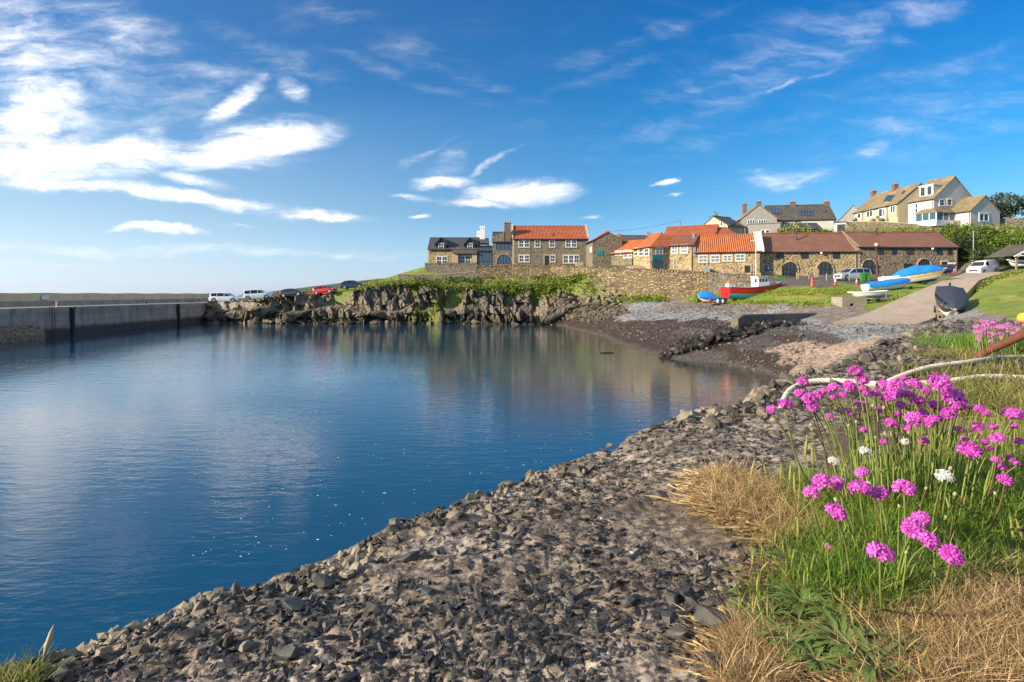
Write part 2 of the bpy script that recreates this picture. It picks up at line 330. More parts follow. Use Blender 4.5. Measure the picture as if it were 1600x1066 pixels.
shared = [tuple(p) for p in RAMP_L+RAMP_R]+[tuple(W(*a)) for a in [
    (1190,437,79),(1250,438,79),(1320,439,79),(1400,436,79),(1480,432,80),(1250,447,73),(1330,447,72),(1400,445,70),(1250,457,67),(1200,462,70),(1300,468,62),(1340,482,57.5),(1380,474,60),(1240,434,86),(1340,434,85),(1440,433,86),(1496,430,86),
    (1535,427,80),(1590,421,75),(1550,432,66),(1562,426,62),(1600,421.5,60),(1640,420,60),(1580,445,53),(1600,455,47),(1560,460,49),(1520,487,44),(1600,480,40),
    (1521,409,86),(1500,395,91),(1550,388,93),(1600,398,90),(1660,395,90),(1560,362,104),(1600,358,108),(1680,350,110),(1459,352,108),(1562,352,110),(1390,352,112),(1320,362,116),(1250,372,118),(1160,374,120),(1205,378,108),(1300,372,104),(1400,366,101),(1250,392,96),(1350,388,96),(1450,380,96)]]+[
    (90,135,19),(140,130,22),(200,100,18),(220,200,24),(60,170,19),(120,200,23),(90,70,9.5),(140,60,10),(90,45,8),(60,40,7.0),(45,35,5.4),(33,37,3.6),(120,30,8),(220,40,14)]
up_pts = shared+[tuple(W(*a)) for a in [(330,473,104),(350,471,101),(403,467,101.5),(458,463,102),(507,459.5,103),(553,451,106),(600,439,108),(640,438,107),
    (380,474,100),(430,470,100),(500,463,100),(560,456,100),(600,447,100.5),(640,446,101),(700,453,101.5),(760,456,101.5),(820,452,102),(880,449,101.5),(640,437,107),(700,437,107),(760,437,107),(820,436,106.5),(870,434,105),(905,432,101),
    (640,429,109.5),(700,429,109.5),(760,422,109.5),(820,418,109.5),(880,417,108),(670,415,113),(770,415,113),(860,415,113),(920,414,112),(944,414,100),(990,416,92),(1018,420,88),(1060,424,87),(1105,430,85),(1150,433,83),(1190,434,84),(925,417,100),(1020,424,90)]]+[
    (-70,104,3.4),(-90,110,2),(-60,125,3),(-45,125,4),(-25,130,8),(-15,135,10),(0,130,11),(20,130,11.5),(30,110,11),(0,200,12),(-60,200,3),(40,105,12.5),(60,140,17)]
low_pts = shared+[tuple(W(*a)) for a in [(960,470,90),(1020,471,86),(1083,472,82),(1150,468,78),(1060,485,72),(1150,485,68),(1100,500,64),(1000,500,72),(1160,500,62),(1230,500,57),(1290,515,46.5),(1300,500,52)]]+[tuple(WG(px, py, 0)) for px, py in
    [(1240,606),(1180,580),(1110,567),(1050,562),(1000,550),(960,537),(915,519),(880,509),(850,506),(800,505.5),(700,505),(600,505),(500,505),(400,504),(345,503)]]+[
    (17,30,0),(19,26,.3),(14,22,-.3),(24,30,2.0),(30,35,2.9),(18.5,38,.75),(21,40,1.3),(24,44,2.05),(17,45,1.05),(22,50,2.2),(14,30,-1.2),(13,38,-1.),(9,45,-1.3),(4,52,-2),(4,70,-2),(3,85,-1.6),(-10,94,-2.5),(-40,94,-3),(0,40,-4),(-30,60,-5),(-50,95,-3.5),(8,20,-3),(0,20,-5),(-50,30,-5),(-60,100,-3),(-90,60,-6),(-100,150,-6)]
fU, fL = RBF(up_pts), RBF(low_pts)
CLIFF = np.array([(-140,112),(-75,108),(-57,104.5),(-46,103),(-36,101.5),(-25,101),(-11,101.5),(0,102),(8,101),(11.6,98.3),(16.5,93.2),(22,87.8),(27.8,83.2),(34.4,80.0),(41,77.6),(60,70)])
def seg_sd(x, y, P):                   # signed distance to a polyline, + on its left (inland) side; also arc length
    best = np.full(np.shape(x), 1e9); sg = np.zeros(np.shape(x)); acc = 0; arc = np.zeros(np.shape(x))
    for a, b in zip(P[:-1], P[1:]):
        d = b-a; L = np.hypot(*d); t = np.clip(((x-a[0])*d[0]+(y-a[1])*d[1])/L**2, 0, 1)
        q = np.hypot(x-a[0]-t*d[0], y-a[1]-t*d[1]); cr = d[0]*(y-a[1])-d[1]*(x-a[0])
        m = q < best; best = np.where(m, q, best); sg = np.where(m, np.sign(cr), sg); arc = np.where(m, acc+t*L, arc); acc += L
    return best*sg, arc
RZ = [2.62,3.1,4.28,6.4,7.9]
def hgt(x, y, rough=True):
    x = np.asarray(x, float); y = np.asarray(y, float)
    sd_, _ = seg_sd(x, y, CLIFF); w = sstep(-.05, .35, sd_-.3)
    lo = fL(x, y); up = fU(x, y)
    z = lo*(1-w)+up*w
    if rough:                           # the bed of the slipway is cut to its slope
        rp = (np.array(RAMP_L)+np.array(RAMP_R))/2; hw = np.hypot(*(np.array(RAMP_L)-np.array(RAMP_R))[:, :2].T)/2
        q, arc = seg_sd(x, y, rp[:, :2]); dd = np.concatenate([[0], np.cumsum(np.hypot(*np.diff(rp[:, :2], axis=0).T))])
        zr = np.interp(arc, dd, RZ)-.25; ww_ = 1-sstep(0, 1.2, np.abs(q)-np.interp(arc, dd, hw)*.9); ww_ = ww_*((arc > .3) & (arc < dd[-1]-.3)); z = z*(1-ww_)+np.minimum(z, zr)*ww_
    if rough: z = z+(fbm(x*.35, y*.35, 4, 5)-.5)*.35*sstep(-1, 2, z)*(1-sstep(16, 17, z)*.5)
    return z
def ray(px, py, d0=18., d1=190.):      # where the sight line of a photo pixel meets the ground
    d = np.arange(d0, d1, .25); P = np.stack([(px-800)*d/F, d, H-(py-460)*d/F], 1)
    z = hgt(P[:, 0], P[:, 1]); k = np.argmax(z >= P[:, 2])
    if z[k] < P[k, 2]: return P[-1]
    return np.array([P[k, 0], P[k, 1], z[k]])
def gz(x, y): return float(hgt(np.array([x]), np.array([y]))[0])

ZC = {'weed': (.042,.022,.013), 'wet': (.075,.064,.052), 'shingle': (.235,.235,.24), 'brown': (.20,.16,.135), 'sand': (.36,.25,.185), 'grass': (.17,.24,.018), 'grass2': (.27,.27,.04), 'tarmac': (.12,.10,.085), 'bank': (.07,.10,.02), 'bed': (.09,.09,.06), 'path': (.3,.25,.2)}
ZP = [('weed', [(880,505),(930,508),(980,512),(1040,512),(1100,506),(1150,508),(1000,525),(1060,540),(1120,545),(900,512),(960,530),(1180,560),(1230,575),(1140,525),(1080,525),(1225,528),(1200,585)]),
      ('wet', [(1130,520),(1180,530),(1150,515),(1230,520),(1080,518),(1100,535),(1260,520),(1190,540),(1110,556),(1290,526)]),
      ('shingle', [(990,490),(1030,488),(1080,488),(1130,492),(1160,494),(1220,482),(1000,481),(1270,512),(1310,515),(1350,515),(1400,516),(1440,516),(1480,510),(1330,522),(1400,525),(1260,500),(1500,495),(1480,498)]),
      ('brown', [(1130,478),(1180,479),(1240,480),(1290,483),(1070,477),(1300,497),(1270,494),(975,478),(960,485),(1450,502),(1510,500),(1230,485)]),
      ('sand', [(1250,565),(1290,555),(1330,548),(1370,543),(1240,550),(1262,542),(1235,575),(1300,570),(1390,536),(1340,558),(1280,580)]),
      ('grass', [(1100,466),(1140,469),(1200,468),(1240,470),(1290,469),(1240,455),(1200,457),(1300,455),(1330,450),(1370,455),(1420,455),(1450,440),(1420,440),(1390,468),(1400,463),(1480,434),(1540,450),(1570,450),(1600,445),(1560,470),(1590,475),(1530,475),(1600,460),(1350,462),(1310,462),
                 (480,458),(540,454),(580,444),(620,438),(650,440),(700,445),(760,448),(820,444),(880,442),(590,437)]),
      ('grass2', [(1570,431),(1600,430),(1560,440),(1260,460),(1220,462),(1280,452),(560,449),(1585,468),(430,466)]),
      ('tarmac', [(1210,436),(1250,438),(1300,438),(1350,438),(1400,436),(1440,434),(1480,430),(1230,443),(1280,442),(1340,443),(1380,441),(1400,442),(1500,424),(1530,427),(1560,424),(1590,422)]),
      ('path', [(350,470),(400,467),(450,462),(500,459),(330,473),(550,450),(1060,428),(1000,424)]),
      ('bank', [(1500,400),(1540,395),(1590,395),(1550,370),(1600,365),(1480,360),(1400,360),(1300,372),(1250,380),(1150,380),(1600,410),(1560,415),(1520,410),(860,415),(950,413),(760,416)])]
def zone_color(x, y, z):
    px = 800+x/np.maximum(y, 5)*F; py = 460+(H-z)/np.maximum(y, 5)*F
    wx = (fbm(x*.5, y*.5, 4, 21)-.5)*40; wy = (fbm(x*.5, y*.5, 4, 31)-.5)*12
    best = np.full(x.shape, 1e18); c = np.zeros(x.shape+(3,)); c[:] = ZC['bank']; gr = np.zeros(x.shape)
    for nm, L in ZP:
        for (a, b) in L:
            d = (px+wx-a)**2+((py+wy-b)*3.2)**2; m = d < best
            best = np.where(m, d, best); c[m] = ZC[nm]; gr = np.where(m, 1. if nm in ('grass', 'grass2', 'bank') else 0., gr)
    far = y > 118; c[far] = ZC['bank']; gr = np.where(far, 1, gr)
    ub = z < -.1; c[ub] = ZC['bed']; gr = np.where(ub, 0, gr)
    ub = (z > -.3) & (z < .22) & (gr == 0); c[ub] = ZC['wet']
    return c, gr
def build_ground():
    xs = np.concatenate([np.arange(-140, -60, 4), np.arange(-60, 80, .4), np.arange(80, 130, 1.), np.arange(130, 420, 10)])
    ys = np.concatenate([np.arange(14, 110, .4), np.arange(110, 150, 1.), np.arange(150, 600, 15)])
    X, Y = np.meshgrid(xs, ys); Z = hgt(X, Y)
    c, gr = zone_color(X, Y, Z)
    gr2 = gr
    Z = Z+np.where(gr > .5, (fbm(X*1.6, Y*1.6, 3, 9)-.5)*.16, (fbm(X*2.2, Y*2.2, 3, 3)-.5)*.10)
    n, m = X.shape; V = np.stack([X, Y, Z], -1).reshape(-1, 3)
    i = np.arange(n-1)[:, None]*m+np.arange(m-1)[None, :]; Fa = np.stack([i, i+1, i+m+1, i+m], -1).reshape(-1, 4)
    me = np_mesh('ground', V, Fa, None, True, mats=[m_ground()])
    at = me.color_attributes.new('zone', 'FLOAT_COLOR', 'POINT')
    at.data.foreach_set('color', np.concatenate([c.reshape(-1, 3), gr2.reshape(-1, 1)], 1).astype(np.float32).ravel())
    tag(obj('ground', me), kind='structure')
def m_ground():
    m, t, b = newmat('shore_and_turf'); v = tc(t); a = t.n('ShaderNodeAttribute', {'attribute_name': 'zone'})
    n1 = t.noise(v, .9, 6, .65); n2 = t.noise(v, 6, 4, .7)
    vo = t.n('ShaderNodeTexVoronoi', Vector=v, Scale=7.); sc = t.n('ShaderNodeSeparateColor', Color=vo.outputs['Color']).outputs[0]
    st = t.math('MULTIPLY', t.mapr(sc, 0, 1, .45, 1.6), t.mapr(n1, .25, .75, .7, 1.3))
    gr = t.math('MULTIPLY', t.mapr(n2, .25, .75, .45, 1.5), t.mapr(n1, .3, .7, .65, 1.25))
    k = t.math('ADD', t.math('MULTIPLY', gr, a.outputs['Alpha']), t.math('MULTIPLY', st, t.math('SUBTRACT', 1, a.outputs['Alpha'])))
    c = t.n('ShaderNodeVectorMath', {'operation': 'SCALE'}, i0=a.outputs['Color'], Scale=k).outputs[0]
    c = t.mixc(t.math('MULTIPLY', a.outputs['Alpha'], t.mapr(t.noise(v, .25, 5, .6), .45, .65, 0, .5)), c, (.22, .19, .05))
    setb(t, b, c, .85, t.math('ADD', n2, t.math('MULTIPLY', sc, .6)), .1, .9); return m
build_ground()

def ribbon(name, L, Rr, mat, th, n=40, m=6, kind='structure', lift=.06, parent=None):
    def res(P):
        P = np.array(P); d = np.concatenate([[0], np.cumsum(np.hypot(*np.diff(P[:, :2], axis=0).T))]); q = np.linspace(0, d[-1], n)
        return np.stack([np.interp(q, d, P[:, k]) for k in range(3)], 1)
    A, B = res(L), res(Rr); mb = MB(); rows = []
    for i in range(n):
        r = [A[i]*(1-j/m)+B[i]*(j/m)+np.array([0, 0, lift]) for j in range(m+1)]
        r = [r[0]-np.array([0, 0, th])]+r+[r[-1]-np.array([0, 0, th])]; rows.append(r)
    mb.grid(rows); mb.add([p for p in rows[0]], [tuple(range(len(rows[0])))])
    o = mb.build(name, mat, parent)
    if kind: tag(o, kind=kind)
    return o
m, t, b = newmat('worn_slipway_concrete'); v = tc(t)
c = t.mixc(t.mapr(t.noise(v, .5, 6, .65), .35, .65), (.34,.265,.20), (.45,.36,.28)); c = t.mixc(t.mapr(t.noise(v, 3, 5, .7), .48, .68, 0, .6), c, (.19,.15,.12))
setb(t, b, c, .9, t.noise(v, 9, 5, .7), .03, .8)
LL = np.array(RAMP_L); RR2 = np.array(RAMP_R)
for Q in (LL, RR2): Q[:, 2] = np.array(RZ)
ribbon('slipway', LL, RR2, m, .9, lift=.16)

# ---------------------------------------------------------------- sea
def build_water():
    xs = np.concatenate([[-9000,-3000,-1000,-300,-120], np.arange(-70, 34, .8), [60,200,1000,3000,9000]])
    ys = np.concatenate([[-1500,-300,-60,-10], np.arange(-2, 108, .8), [130,200,400,1000,3000,12000]])
    X, Y = np.meshgrid(xs, ys); m0 = (X > -70) & (X < 34) & (Y > 12) & (Y < 108)
    dep = np.full(X.shape, 6.); dep[m0] = np.maximum(-hgt(X[m0], Y[m0], False), 0)
    sh = np.exp(-dep/1.1); n, m = X.shape
    i = np.arange(n-1)[:, None]*m+np.arange(m-1)[None, :]; Fa = np.stack([i, i+1, i+m+1, i+m], -1).reshape(-1, 4)
    mt, t, b = newmat('harbour_water'); v = tc(t)
    a = t.n('ShaderNodeAttribute', {'attribute_name': 'shallow'}).outputs['Fac']
    c = t.mixc(t.math('POWER', a, .6), (.002,.052,.108), (.07,.06,.025))
    w1 = t.noise(t.n('ShaderNodeMapping', Vector=v, Rotation=(0, 0, R(33)), Scale=(1., 3.1, 1)).outputs[0], .85, 3, .5, .35)
    w2 = t.noise(t.n('ShaderNodeMapping', Vector=v, Rotation=(0, 0, R(12)), Scale=(1., 2.6, 1)).outputs[0], 3.2, 3, .5, .2)
    w3 = t.noise(t.n('ShaderNodeMapping', Vector=v, Rotation=(0, 0, R(50)), Scale=(1., 2., 1)).outputs[0], 10, 2, .5)
    gust = t.mapr(t.noise(v, .06, 3, .5), .35, .65, .35, 1.)
    h = t.math('ADD', t.math('MULTIPLY', w1, 1.), t.math('ADD', t.math('MULTIPLY', w2, .36), t.math('MULTIPLY', w3, .03)))
    bn = t.n('ShaderNodeBump', Height=t.math('MULTIPLY', h, gust), Distance=.019, Strength=1.)
    t.nt.links.new(bn.outputs[0], b.inputs['Normal']); setb(t, b, c, .03, IOR=1.62)
    me = np_mesh('water', np.stack([X, Y, X*0], -1).reshape(-1, 3), Fa, mt, True)
    me.attributes.new('shallow', 'FLOAT', 'POINT').data.foreach_set('value', sh.astype(np.float32).ravel())
    tag(obj('water', me), kind='structure')
build_water()
# flecks of foam and flotsam
V = []; Fa = []
fm = m_plain('sea_foam', (.75,.77,.78), .7)
for k in range(320):
    px = RNG.uniform(280, 1100); py = RNG.uniform(590, 900); q = WG(px, py, 0)
    if py > 1020-px*.34-6 or RNG.random() > sstep(250, 620, px+(py-600)*.6)*.9+.1: continue
    r = RNG.uniform(.004, .016)*(1 if RNG.random() < .9 else 1.5); a0 = RNG.uniform(0, 6); n = 6; e = RNG.uniform(1, 2.6)
    b0 = len(V); V += [(q[0]+r*e*math.cos(a0+j*2*math.pi/n), q[1]+r*math.sin(a0+j*2*math.pi/n), .006) for j in range(n)]; V.append((q[0], q[1], .012)); Fa += [(b0+j, b0+(j+1) % n, b0+n) for j in range(n)]
tag(obj('foam_flecks', np_mesh('foam_flecks', V, Fa, fm)), kind='stuff', label='small white foam flecks floating on the blue harbour water')

# ---------------------------------------------------------------- rock helpers
def hull_rock(n=16, sq=(1, .8, .55), rng=RNG):
    bm = bmesh.new(); p = rng.normal(size=(n, 3)); p /= np.linalg.norm(p, axis=1)[:, None]; p *= np.array(sq)*rng.uniform(.75, 1.1, (n, 1))
    for q in p: bm.verts.new(q)
    r = bmesh.ops.convex_hull(bm, input=bm.verts); bmesh.ops.delete(bm, geom=[v for v in bm.verts if not v.link_faces], context='VERTS')
    bmesh.ops.triangulate(bm, faces=bm.faces); bmesh.ops.recalc_face_normals(bm, faces=bm.faces); bm.verts.index_update()
    V = np.array([v.co[:] for v in bm.verts]); Fc = np.array([[v.index for v in f.verts] for f in bm.faces]); bm.free(); return V, Fc
ROCKS = [hull_rock(int(RNG.integers(10, 19)), (1, RNG.uniform(.55, .95), RNG.uniform(.35, .8))) for _ in range(26)]
ROCKB = [hull_rock(int(RNG.integers(20, 30)), (1, RNG.uniform(.6, .95), RNG.uniform(.45, .8))) for _ in range(12)]
def rotm(rng, tilt=1.):
    a, b, c = rng.uniform(0, 2*math.pi), rng.normal()*tilt, rng.normal()*tilt
    ca, sa, cb, sb, cc, sc_ = math.cos(a), math.sin(a), math.cos(b), math.sin(b), math.cos(c), math.sin(c)
    return np.array([[ca, -sa, 0], [sa, ca, 0], [0, 0, 1]])@np.array([[1, 0, 0], [0, cb, -sb], [0, sb, cb]])@np.array([[cc, 0, sc_], [0, 1, 0], [-sc_, 0, cc]])
def scatter(name, pts, sizes, mat, tilt=.5, bank=ROCKS, sink=.2, kind='stuff', label=None, stretch=None):
    Vs = []; Fs = []; b = 0
    for p, s in zip(pts, sizes):
        V, Fc = bank[int(RNG.integers(len(bank)))]; Rm = rotm(RNG, tilt); sv = np.array([1, 1, 1]) if stretch is None else stretch()
        Vs.append((V*sv)@Rm.T*s+np.array(p)+np.array([0, 0, s*(.5-sink)])*.6); Fs.append(Fc+b); b += len(V)
    o = obj(name, np_mesh(name, np.concatenate(Vs), np.concatenate(Fs), mat)); return tag(o, kind=kind, label=label)
def m_rock(name, cols, white=.0, bump=.006, nsc=40, rough=.8, moss=None, world=False):
    m, t, b = newmat(name); v = tc(t); rnd = t.n('ShaderNodeNewGeometry').outputs['Random Per Island']
    c = t.ramp(rnd, [(i/(len(cols)-1), cols[i]) for i in range(len(cols))])
    n = t.noise(v, nsc, 5, .65); c = t.mixc(t.mapr(n, .3, .72), t.mixc(.55, c, (.0, .0, .0)), c)
    c = t.mixc(t.mapr(t.noise(v, nsc*.3, 4, .6), .56, .7, 0, .5), c, cols[-1])
    if moss: c = t.mixc(t.mapr(t.noise(v, nsc*.12, 4, .6), .52, .62, 0, .8), c, moss)
    setb(t, b, c, rough, n, bump, .8); return m

# ---------------------------------------------------------------- cliff
def facets(x, y, s, jit=.95):           # broken rock: each Voronoi block is a tilted plane
    ix = np.floor(x); iy = np.floor(y); f1 = np.full(x.shape, 9.); f2 = f1.copy(); A = [np.zeros(x.shape) for _ in range(5)]
    for dx in (-1, 0, 1):
        for dy in (-1, 0, 1):
            cx = ix+dx; cy = iy+dy; ex = x-(cx+.5+(_h(cx, cy, 0, s)-.5)*jit); ey = y-(cy+.5+(_h(cx, cy, 0, s+7)-.5)*jit); d = np.hypot(ex, ey); m = d < f1
            f2 = np.where(m, f1, np.minimum(f2, d)); f1 = np.where(m, d, f1)
            for k, v in enumerate((_h(cx, cy, 0, s+3), _h(cx, cy, 0, s+4), _h(cx, cy, 0, s+5), ex, ey)): A[k] = np.where(m, v, A[k])
    return f2-f1, A[0], (A[1]-.5)*A[3], (A[2]-.5)*A[4]
def build_cliff():
    P = CLIFF[2:11]; P = np.concatenate([P[:1]+[[-1.5, .5]], P[1:]])
    d = np.concatenate([[0], np.cumsum(np.hypot(*np.diff(P, axis=0).T))]); L = d[-1]; n = int(L/.11); q = np.linspace(0, L, n)
    cx = np.interp(q, d, P[:, 0]); cy = np.interp(q, d, P[:, 1])
    k = np.ones(31)/31; px_ = np.pad(cx, 15, 'edge'); py_ = np.pad(cy, 15, 'edge'); sx_ = np.convolve(px_, k, 'valid'); sy_ = np.convolve(py_, k, 'valid')
    tx = np.gradient(sx_); ty = np.gradient(sy_); l = np.hypot(tx, ty); nx, ny = ty/l, -tx/l       # outward = right of travel (towards the water)
    top = np.minimum(fU(cx, cy-.0)+.15, np.interp(cx, [-60,-2,3,8,11.5], [99,99,6.6,5.7,4.6]))
    top = top*1.
    M = 84; T = np.linspace(0, 1, M)[None, :]; S = q[:, None]
    tl = np.minimum(T/.9, 1)
    Z = -1.2+(top[:, None]+1.2)*tl
    amt = np.interp(cx, [-60,-50,-30,-10,0,8,14], [1.2,2.0,2.6,3.4,4.6,5.5,3.0])[:, None]
    prof = amt*(1-tl)**1.25*(.75+.5*fbm(S*.12, Z*0, 3, 3))+ .5
    ledge = np.floor((Z+ (fbm(S*.15, Z*0+3, 3, 8)-.5)*3)/1.5)
    prof = prof+ (_h(ledge, np.floor(S/3.4+ledge*.37), 0, 4)-.5)*1.5*sstep(0, .3, tl+.2)
    lean = S+Z*.22
    wx_ = (fbm(S*.3, Z*.3, 2, 51)-.5)*1.6
    e0, bid, bx, by = facets((lean+wx_)/4.2, (Z+wx_)/8., 25); e1, idh, mx, my = facets((lean*.96+wx_)/1.15, Z/3.4, 5); e2, gid, gx_, gy_ = facets(lean/.62+9, (Z-.15*S)/.85, 15)
    prof = prof+(bid-.5)*1.9+bx*2.6-.5*(1-sstep(0, .08, e0))+(idh-.5)*1.15+mx*2.1+my*1.1+1.7*sstep(2.75, 2.15, Z+(fbm(S*.14, Z*0, 3, 57)-.5)*1.8+(idh-.5)*.5)*(tl < .99)-.5-.20*(1-sstep(0, .06, e1))+(gid-.5)*.46+gx_*.85+gy_*.4-.05*(1-sstep(0, .08, e2))+(fbm(S*3, Z*3, 2, 2)-.5)*.12
    f1, f2 = np.zeros_like(e1), e1
    prof = prof*np.clip(1.1-tl*.25, 0, 1)
    back = np.clip((T-.9)/.1, 0, 1)                                   # last rows run back under the turf
    prof = prof*(1-back)-back*1.6
    Zt = Z+(fbm(S*.9, T*4, 3, 6)-.5)*.8*sstep(.5, .9, T)*(1-back)+ (idh-.5)*.5*(1-back)*sstep(.55, .9, T)-back*.35
    X = cx[:, None]+nx[:, None]*prof; Y = cy[:, None]+ny[:, None]*prof
    V = np.stack([X, Y, Zt], -1).reshape(-1, 3)
    i = np.arange(n-1)[:, None]*M+np.arange(M-1)[None, :]; Fa = np.stack([i, i+M, i+M+1, i+1], -1).reshape(-1, 4)
    base = np.zeros((n, M, 3)); r = idh[..., None]*.6+gid[..., None]*.4
    base[:] = np.array([.07,.068,.07])*(1-r)+np.array([.30,.245,.175])*r
    lich = sstep(.5, .66, fbm(S*.5, Zt*.6, 4, 12))[..., None]; base = mix(base, np.array([.36,.28,.16]), lich*.55)
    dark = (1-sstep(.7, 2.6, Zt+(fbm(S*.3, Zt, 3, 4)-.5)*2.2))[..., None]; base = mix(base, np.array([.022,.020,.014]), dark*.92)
    crack = (1-sstep(0, .1, f2-f1))[..., None]; base = mix(base, np.array([.03,.027,.025]), crack*.15)
    sxp = 800+X/Y*F
    al = (np.exp(-((sxp-682)/17)**2)*sstep(.35, .6, fbm(S*1.3, Zt*.4, 3, 44))*sstep(5.6, 3., Zt)+np.exp(-((sxp-655)/12)**2)*(Zt < 3)*.7)[..., None]; base = mix(base, np.array([.16,.20,.012]), np.clip(al*1.2, 0, .9))
    gtop = (sstep(.80, .90, T+(fbm(S*.35, T*3, 4, 66)-.5)*.36))[..., None]; base = mix(base, np.array([.11,.16,.02]), gtop)
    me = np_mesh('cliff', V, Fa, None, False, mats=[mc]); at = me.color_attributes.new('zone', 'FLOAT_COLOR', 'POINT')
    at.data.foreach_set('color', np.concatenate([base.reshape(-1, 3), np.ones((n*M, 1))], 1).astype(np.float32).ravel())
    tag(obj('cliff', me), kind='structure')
mc, t, b = newmat('whinstone_cliff'); v = tc(t); a = t.n('ShaderNodeAttribute', {'attribute_name': 'zone'}).outputs['Color']
n1 = t.noise(v, 3, 6, .7); c = t.mixc(t.mapr(n1, .25, .75), t.mixc(.6, a, (0, 0, 0)), t.mixc(.12, a, (.5,.4,.28)))
setb(t, b, c, .85, n1, .12, .8)
build_cliff()
m_boul = m_rock('cliff_boulder_rock', [(.04,.037,.034),(.08,.07,.06),(.13,.11,.085),(.19,.15,.11),(.30,.23,.15)], nsc=3, bump=.06, moss=(.07,.06,.02))
m_weedrock = m_rock('wet_weedy_rock', [(.012,.011,.008),(.03,.022,.014),(.055,.042,.03),(.028,.026,.014)], nsc=4, bump=.06, rough=.45, moss=(.028,.024,.006))
def foot(px, out):                      # a point just seaward of the cliff foot under a pixel column
    u = (px-800)/F; best = None
    for a, b_ in zip(CLIFF[1:-1], CLIFF[2:]):
        # intersect x=u*y with segment
        da = a[0]-u*a[1]; db = b_[0]-u*b_[1]
        if da*db <= 0 and da != db:
            q = a+(b_-a)*(da/(da-db)); dd = (b_-a)/np.hypot(*(b_-a)); best = q+np.array([dd[1], -dd[0]])*out
    return best
bp = []; bs = []; wp = []; ws = []; big = []
for k in range(900):
    px = RNG.uniform(350, 985); out = RNG.uniform(1.2, 6.5 if px > 760 else 4.6)
    q = foot(px, out)
    if q is None: continue
    s = RNG.uniform(.18, .75)*(1.25 if RNG.random() < .2 else 1)
    if px > 850: s *= .7
    zb = max(float(fL(q[0], q[1])), -.25)+max(0, (4.4-out)*(.5 if px < 760 else .75))*RNG.uniform(.1, 1)
    if zb < 1.25: wp.append((q[0], q[1], zb)); ws.append(s)
    else: bp.append((q[0], q[1], zb)); bs.append(s)
scatter('weedy_rocks', wp, ws, m_weedrock, .35, ROCKS, label='dark weed covered rocks along the waterline under the cliff')
scatter('fallen_rocks', bp, bs, m_boul, .45, ROCKS, label='broken grey brown rocks heaped at the foot of the cliff')
m_block = m_rock('fallen_slab_rock', [(.07,.065,.06),(.14,.12,.09),(.26,.20,.13)], nsc=2.5, bump=.08)
for k, px in enumerate([415,432,452,470,497,515,545,560,590,612,640,664,700,716,745,770,792,815,838,862,885,905,922,940]):
    q = foot(px+RNG.uniform(-4, 4), RNG.uniform(2.5, 4.6)); Vr, Fr = ROCKB[k % len(ROCKB)]; s = RNG.uniform(.65, 1.25)
    me = np_mesh('boulder', ((Vr*np.array([1, .8, .9]))@rotm(RNG, .35).T)*s, Fr, m_block); o = obj('boulder', me); o.location = (q[0], q[1], max(float(fL(q[0], q[1])), 0)+.15*s)
    tag(o, 'large grey brown boulder at the water edge below the grassy cliff', 'boulder', 'boulders at the foot of the cliff')
# low weedy skerry running out from the slip, one heap of rocks
gp = []; gs = []
for k in range(420):
    f = RNG.random(); c0 = np.array(WG(1046, 553, .25)); c1 = W(1235, 515, 52); q = c0*(1-f)+c1*f; q = q+np.array([RNG.normal()*.7, RNG.normal()*1.0, 0])
    zz = max(gz(q[0], q[1]), -.1); gp.append((q[0], q[1], zz+RNG.uniform(0, .42)*math.exp(-((f-.35)/.45)**2))); gs.append(RNG.uniform(.14, .5))
scatter('skerry_rocks', gp, gs, m_weedrock, .4, ROCKS, label='low dark weedy rock ridge running across the beach into the water')
q = WG(948, 552, 0); me = np_mesh('rock', ROCKB[3][0]*np.array([.75, .4, .22])*1.0, ROCKB[3][1], m_weedrock); o = obj('rock', me); o.location = (q[0], q[1], .02); tag(o, 'lone flat rock just breaking the surface off the dark beach', 'rock')
# loose stones strewn over the beach
def strew(name, poly, n, s0, s1, mat, label):
    pts = []; ss = []; poly = np.array(poly, float); lo = poly.min(0); hi = poly.max(0); tries = 0
    XY = []
    while len(XY) < n and tries < n*12:
        tries += 1; p = RNG.uniform(lo, hi); c = False; j = len(poly)-1
        for i in range(len(poly)):
            if (poly[i][1] > p[1]) != (poly[j][1] > p[1]) and p[0] < (poly[j][0]-poly[i][0])*(p[1]-poly[i][1])/(poly[j][1]-poly[i][1])+poly[i][0]: c = not c
            j = i
        if c: XY.append(p)
    XY = np.array(XY); Z = hgt(XY[:, 0], XY[:, 1])
    for (x, y), z in zip(XY, Z):
        if z > -.05: pts.append((x, y, z)); ss.append(s0*(s1/s0)**(RNG.random()**2.2))
    scatter(name, pts, ss, mat, .4, ROCKS, label=label)
def wp2(L): return [tuple(ray(*p)[:2]) for p in L]
m_sh = m_rock('beach_stone', [(.05,.048,.05),(.09,.088,.09),(.14,.135,.13),(.19,.17,.145),(.08,.055,.045),(.27,.24,.20)], nsc=6, bump=.02)
strew('beach_stones', wp2([(900,508),(1045,545),(1240,590),(1300,535),(1450,520),(1500,495),(1300,510),(1150,490),(1290,480),(1120,476),(975,478)]), 6500, .04, .19, m_sh, 'loose grey stones strewn over the shingle and weed of the beach')
strew('rubble_stones', wp2([(870,497),(900,478),(970,470),(985,490),(930,505)]), 900, .1, .5, m_boul, 'pale broken stones between the cliff foot and the shingle')

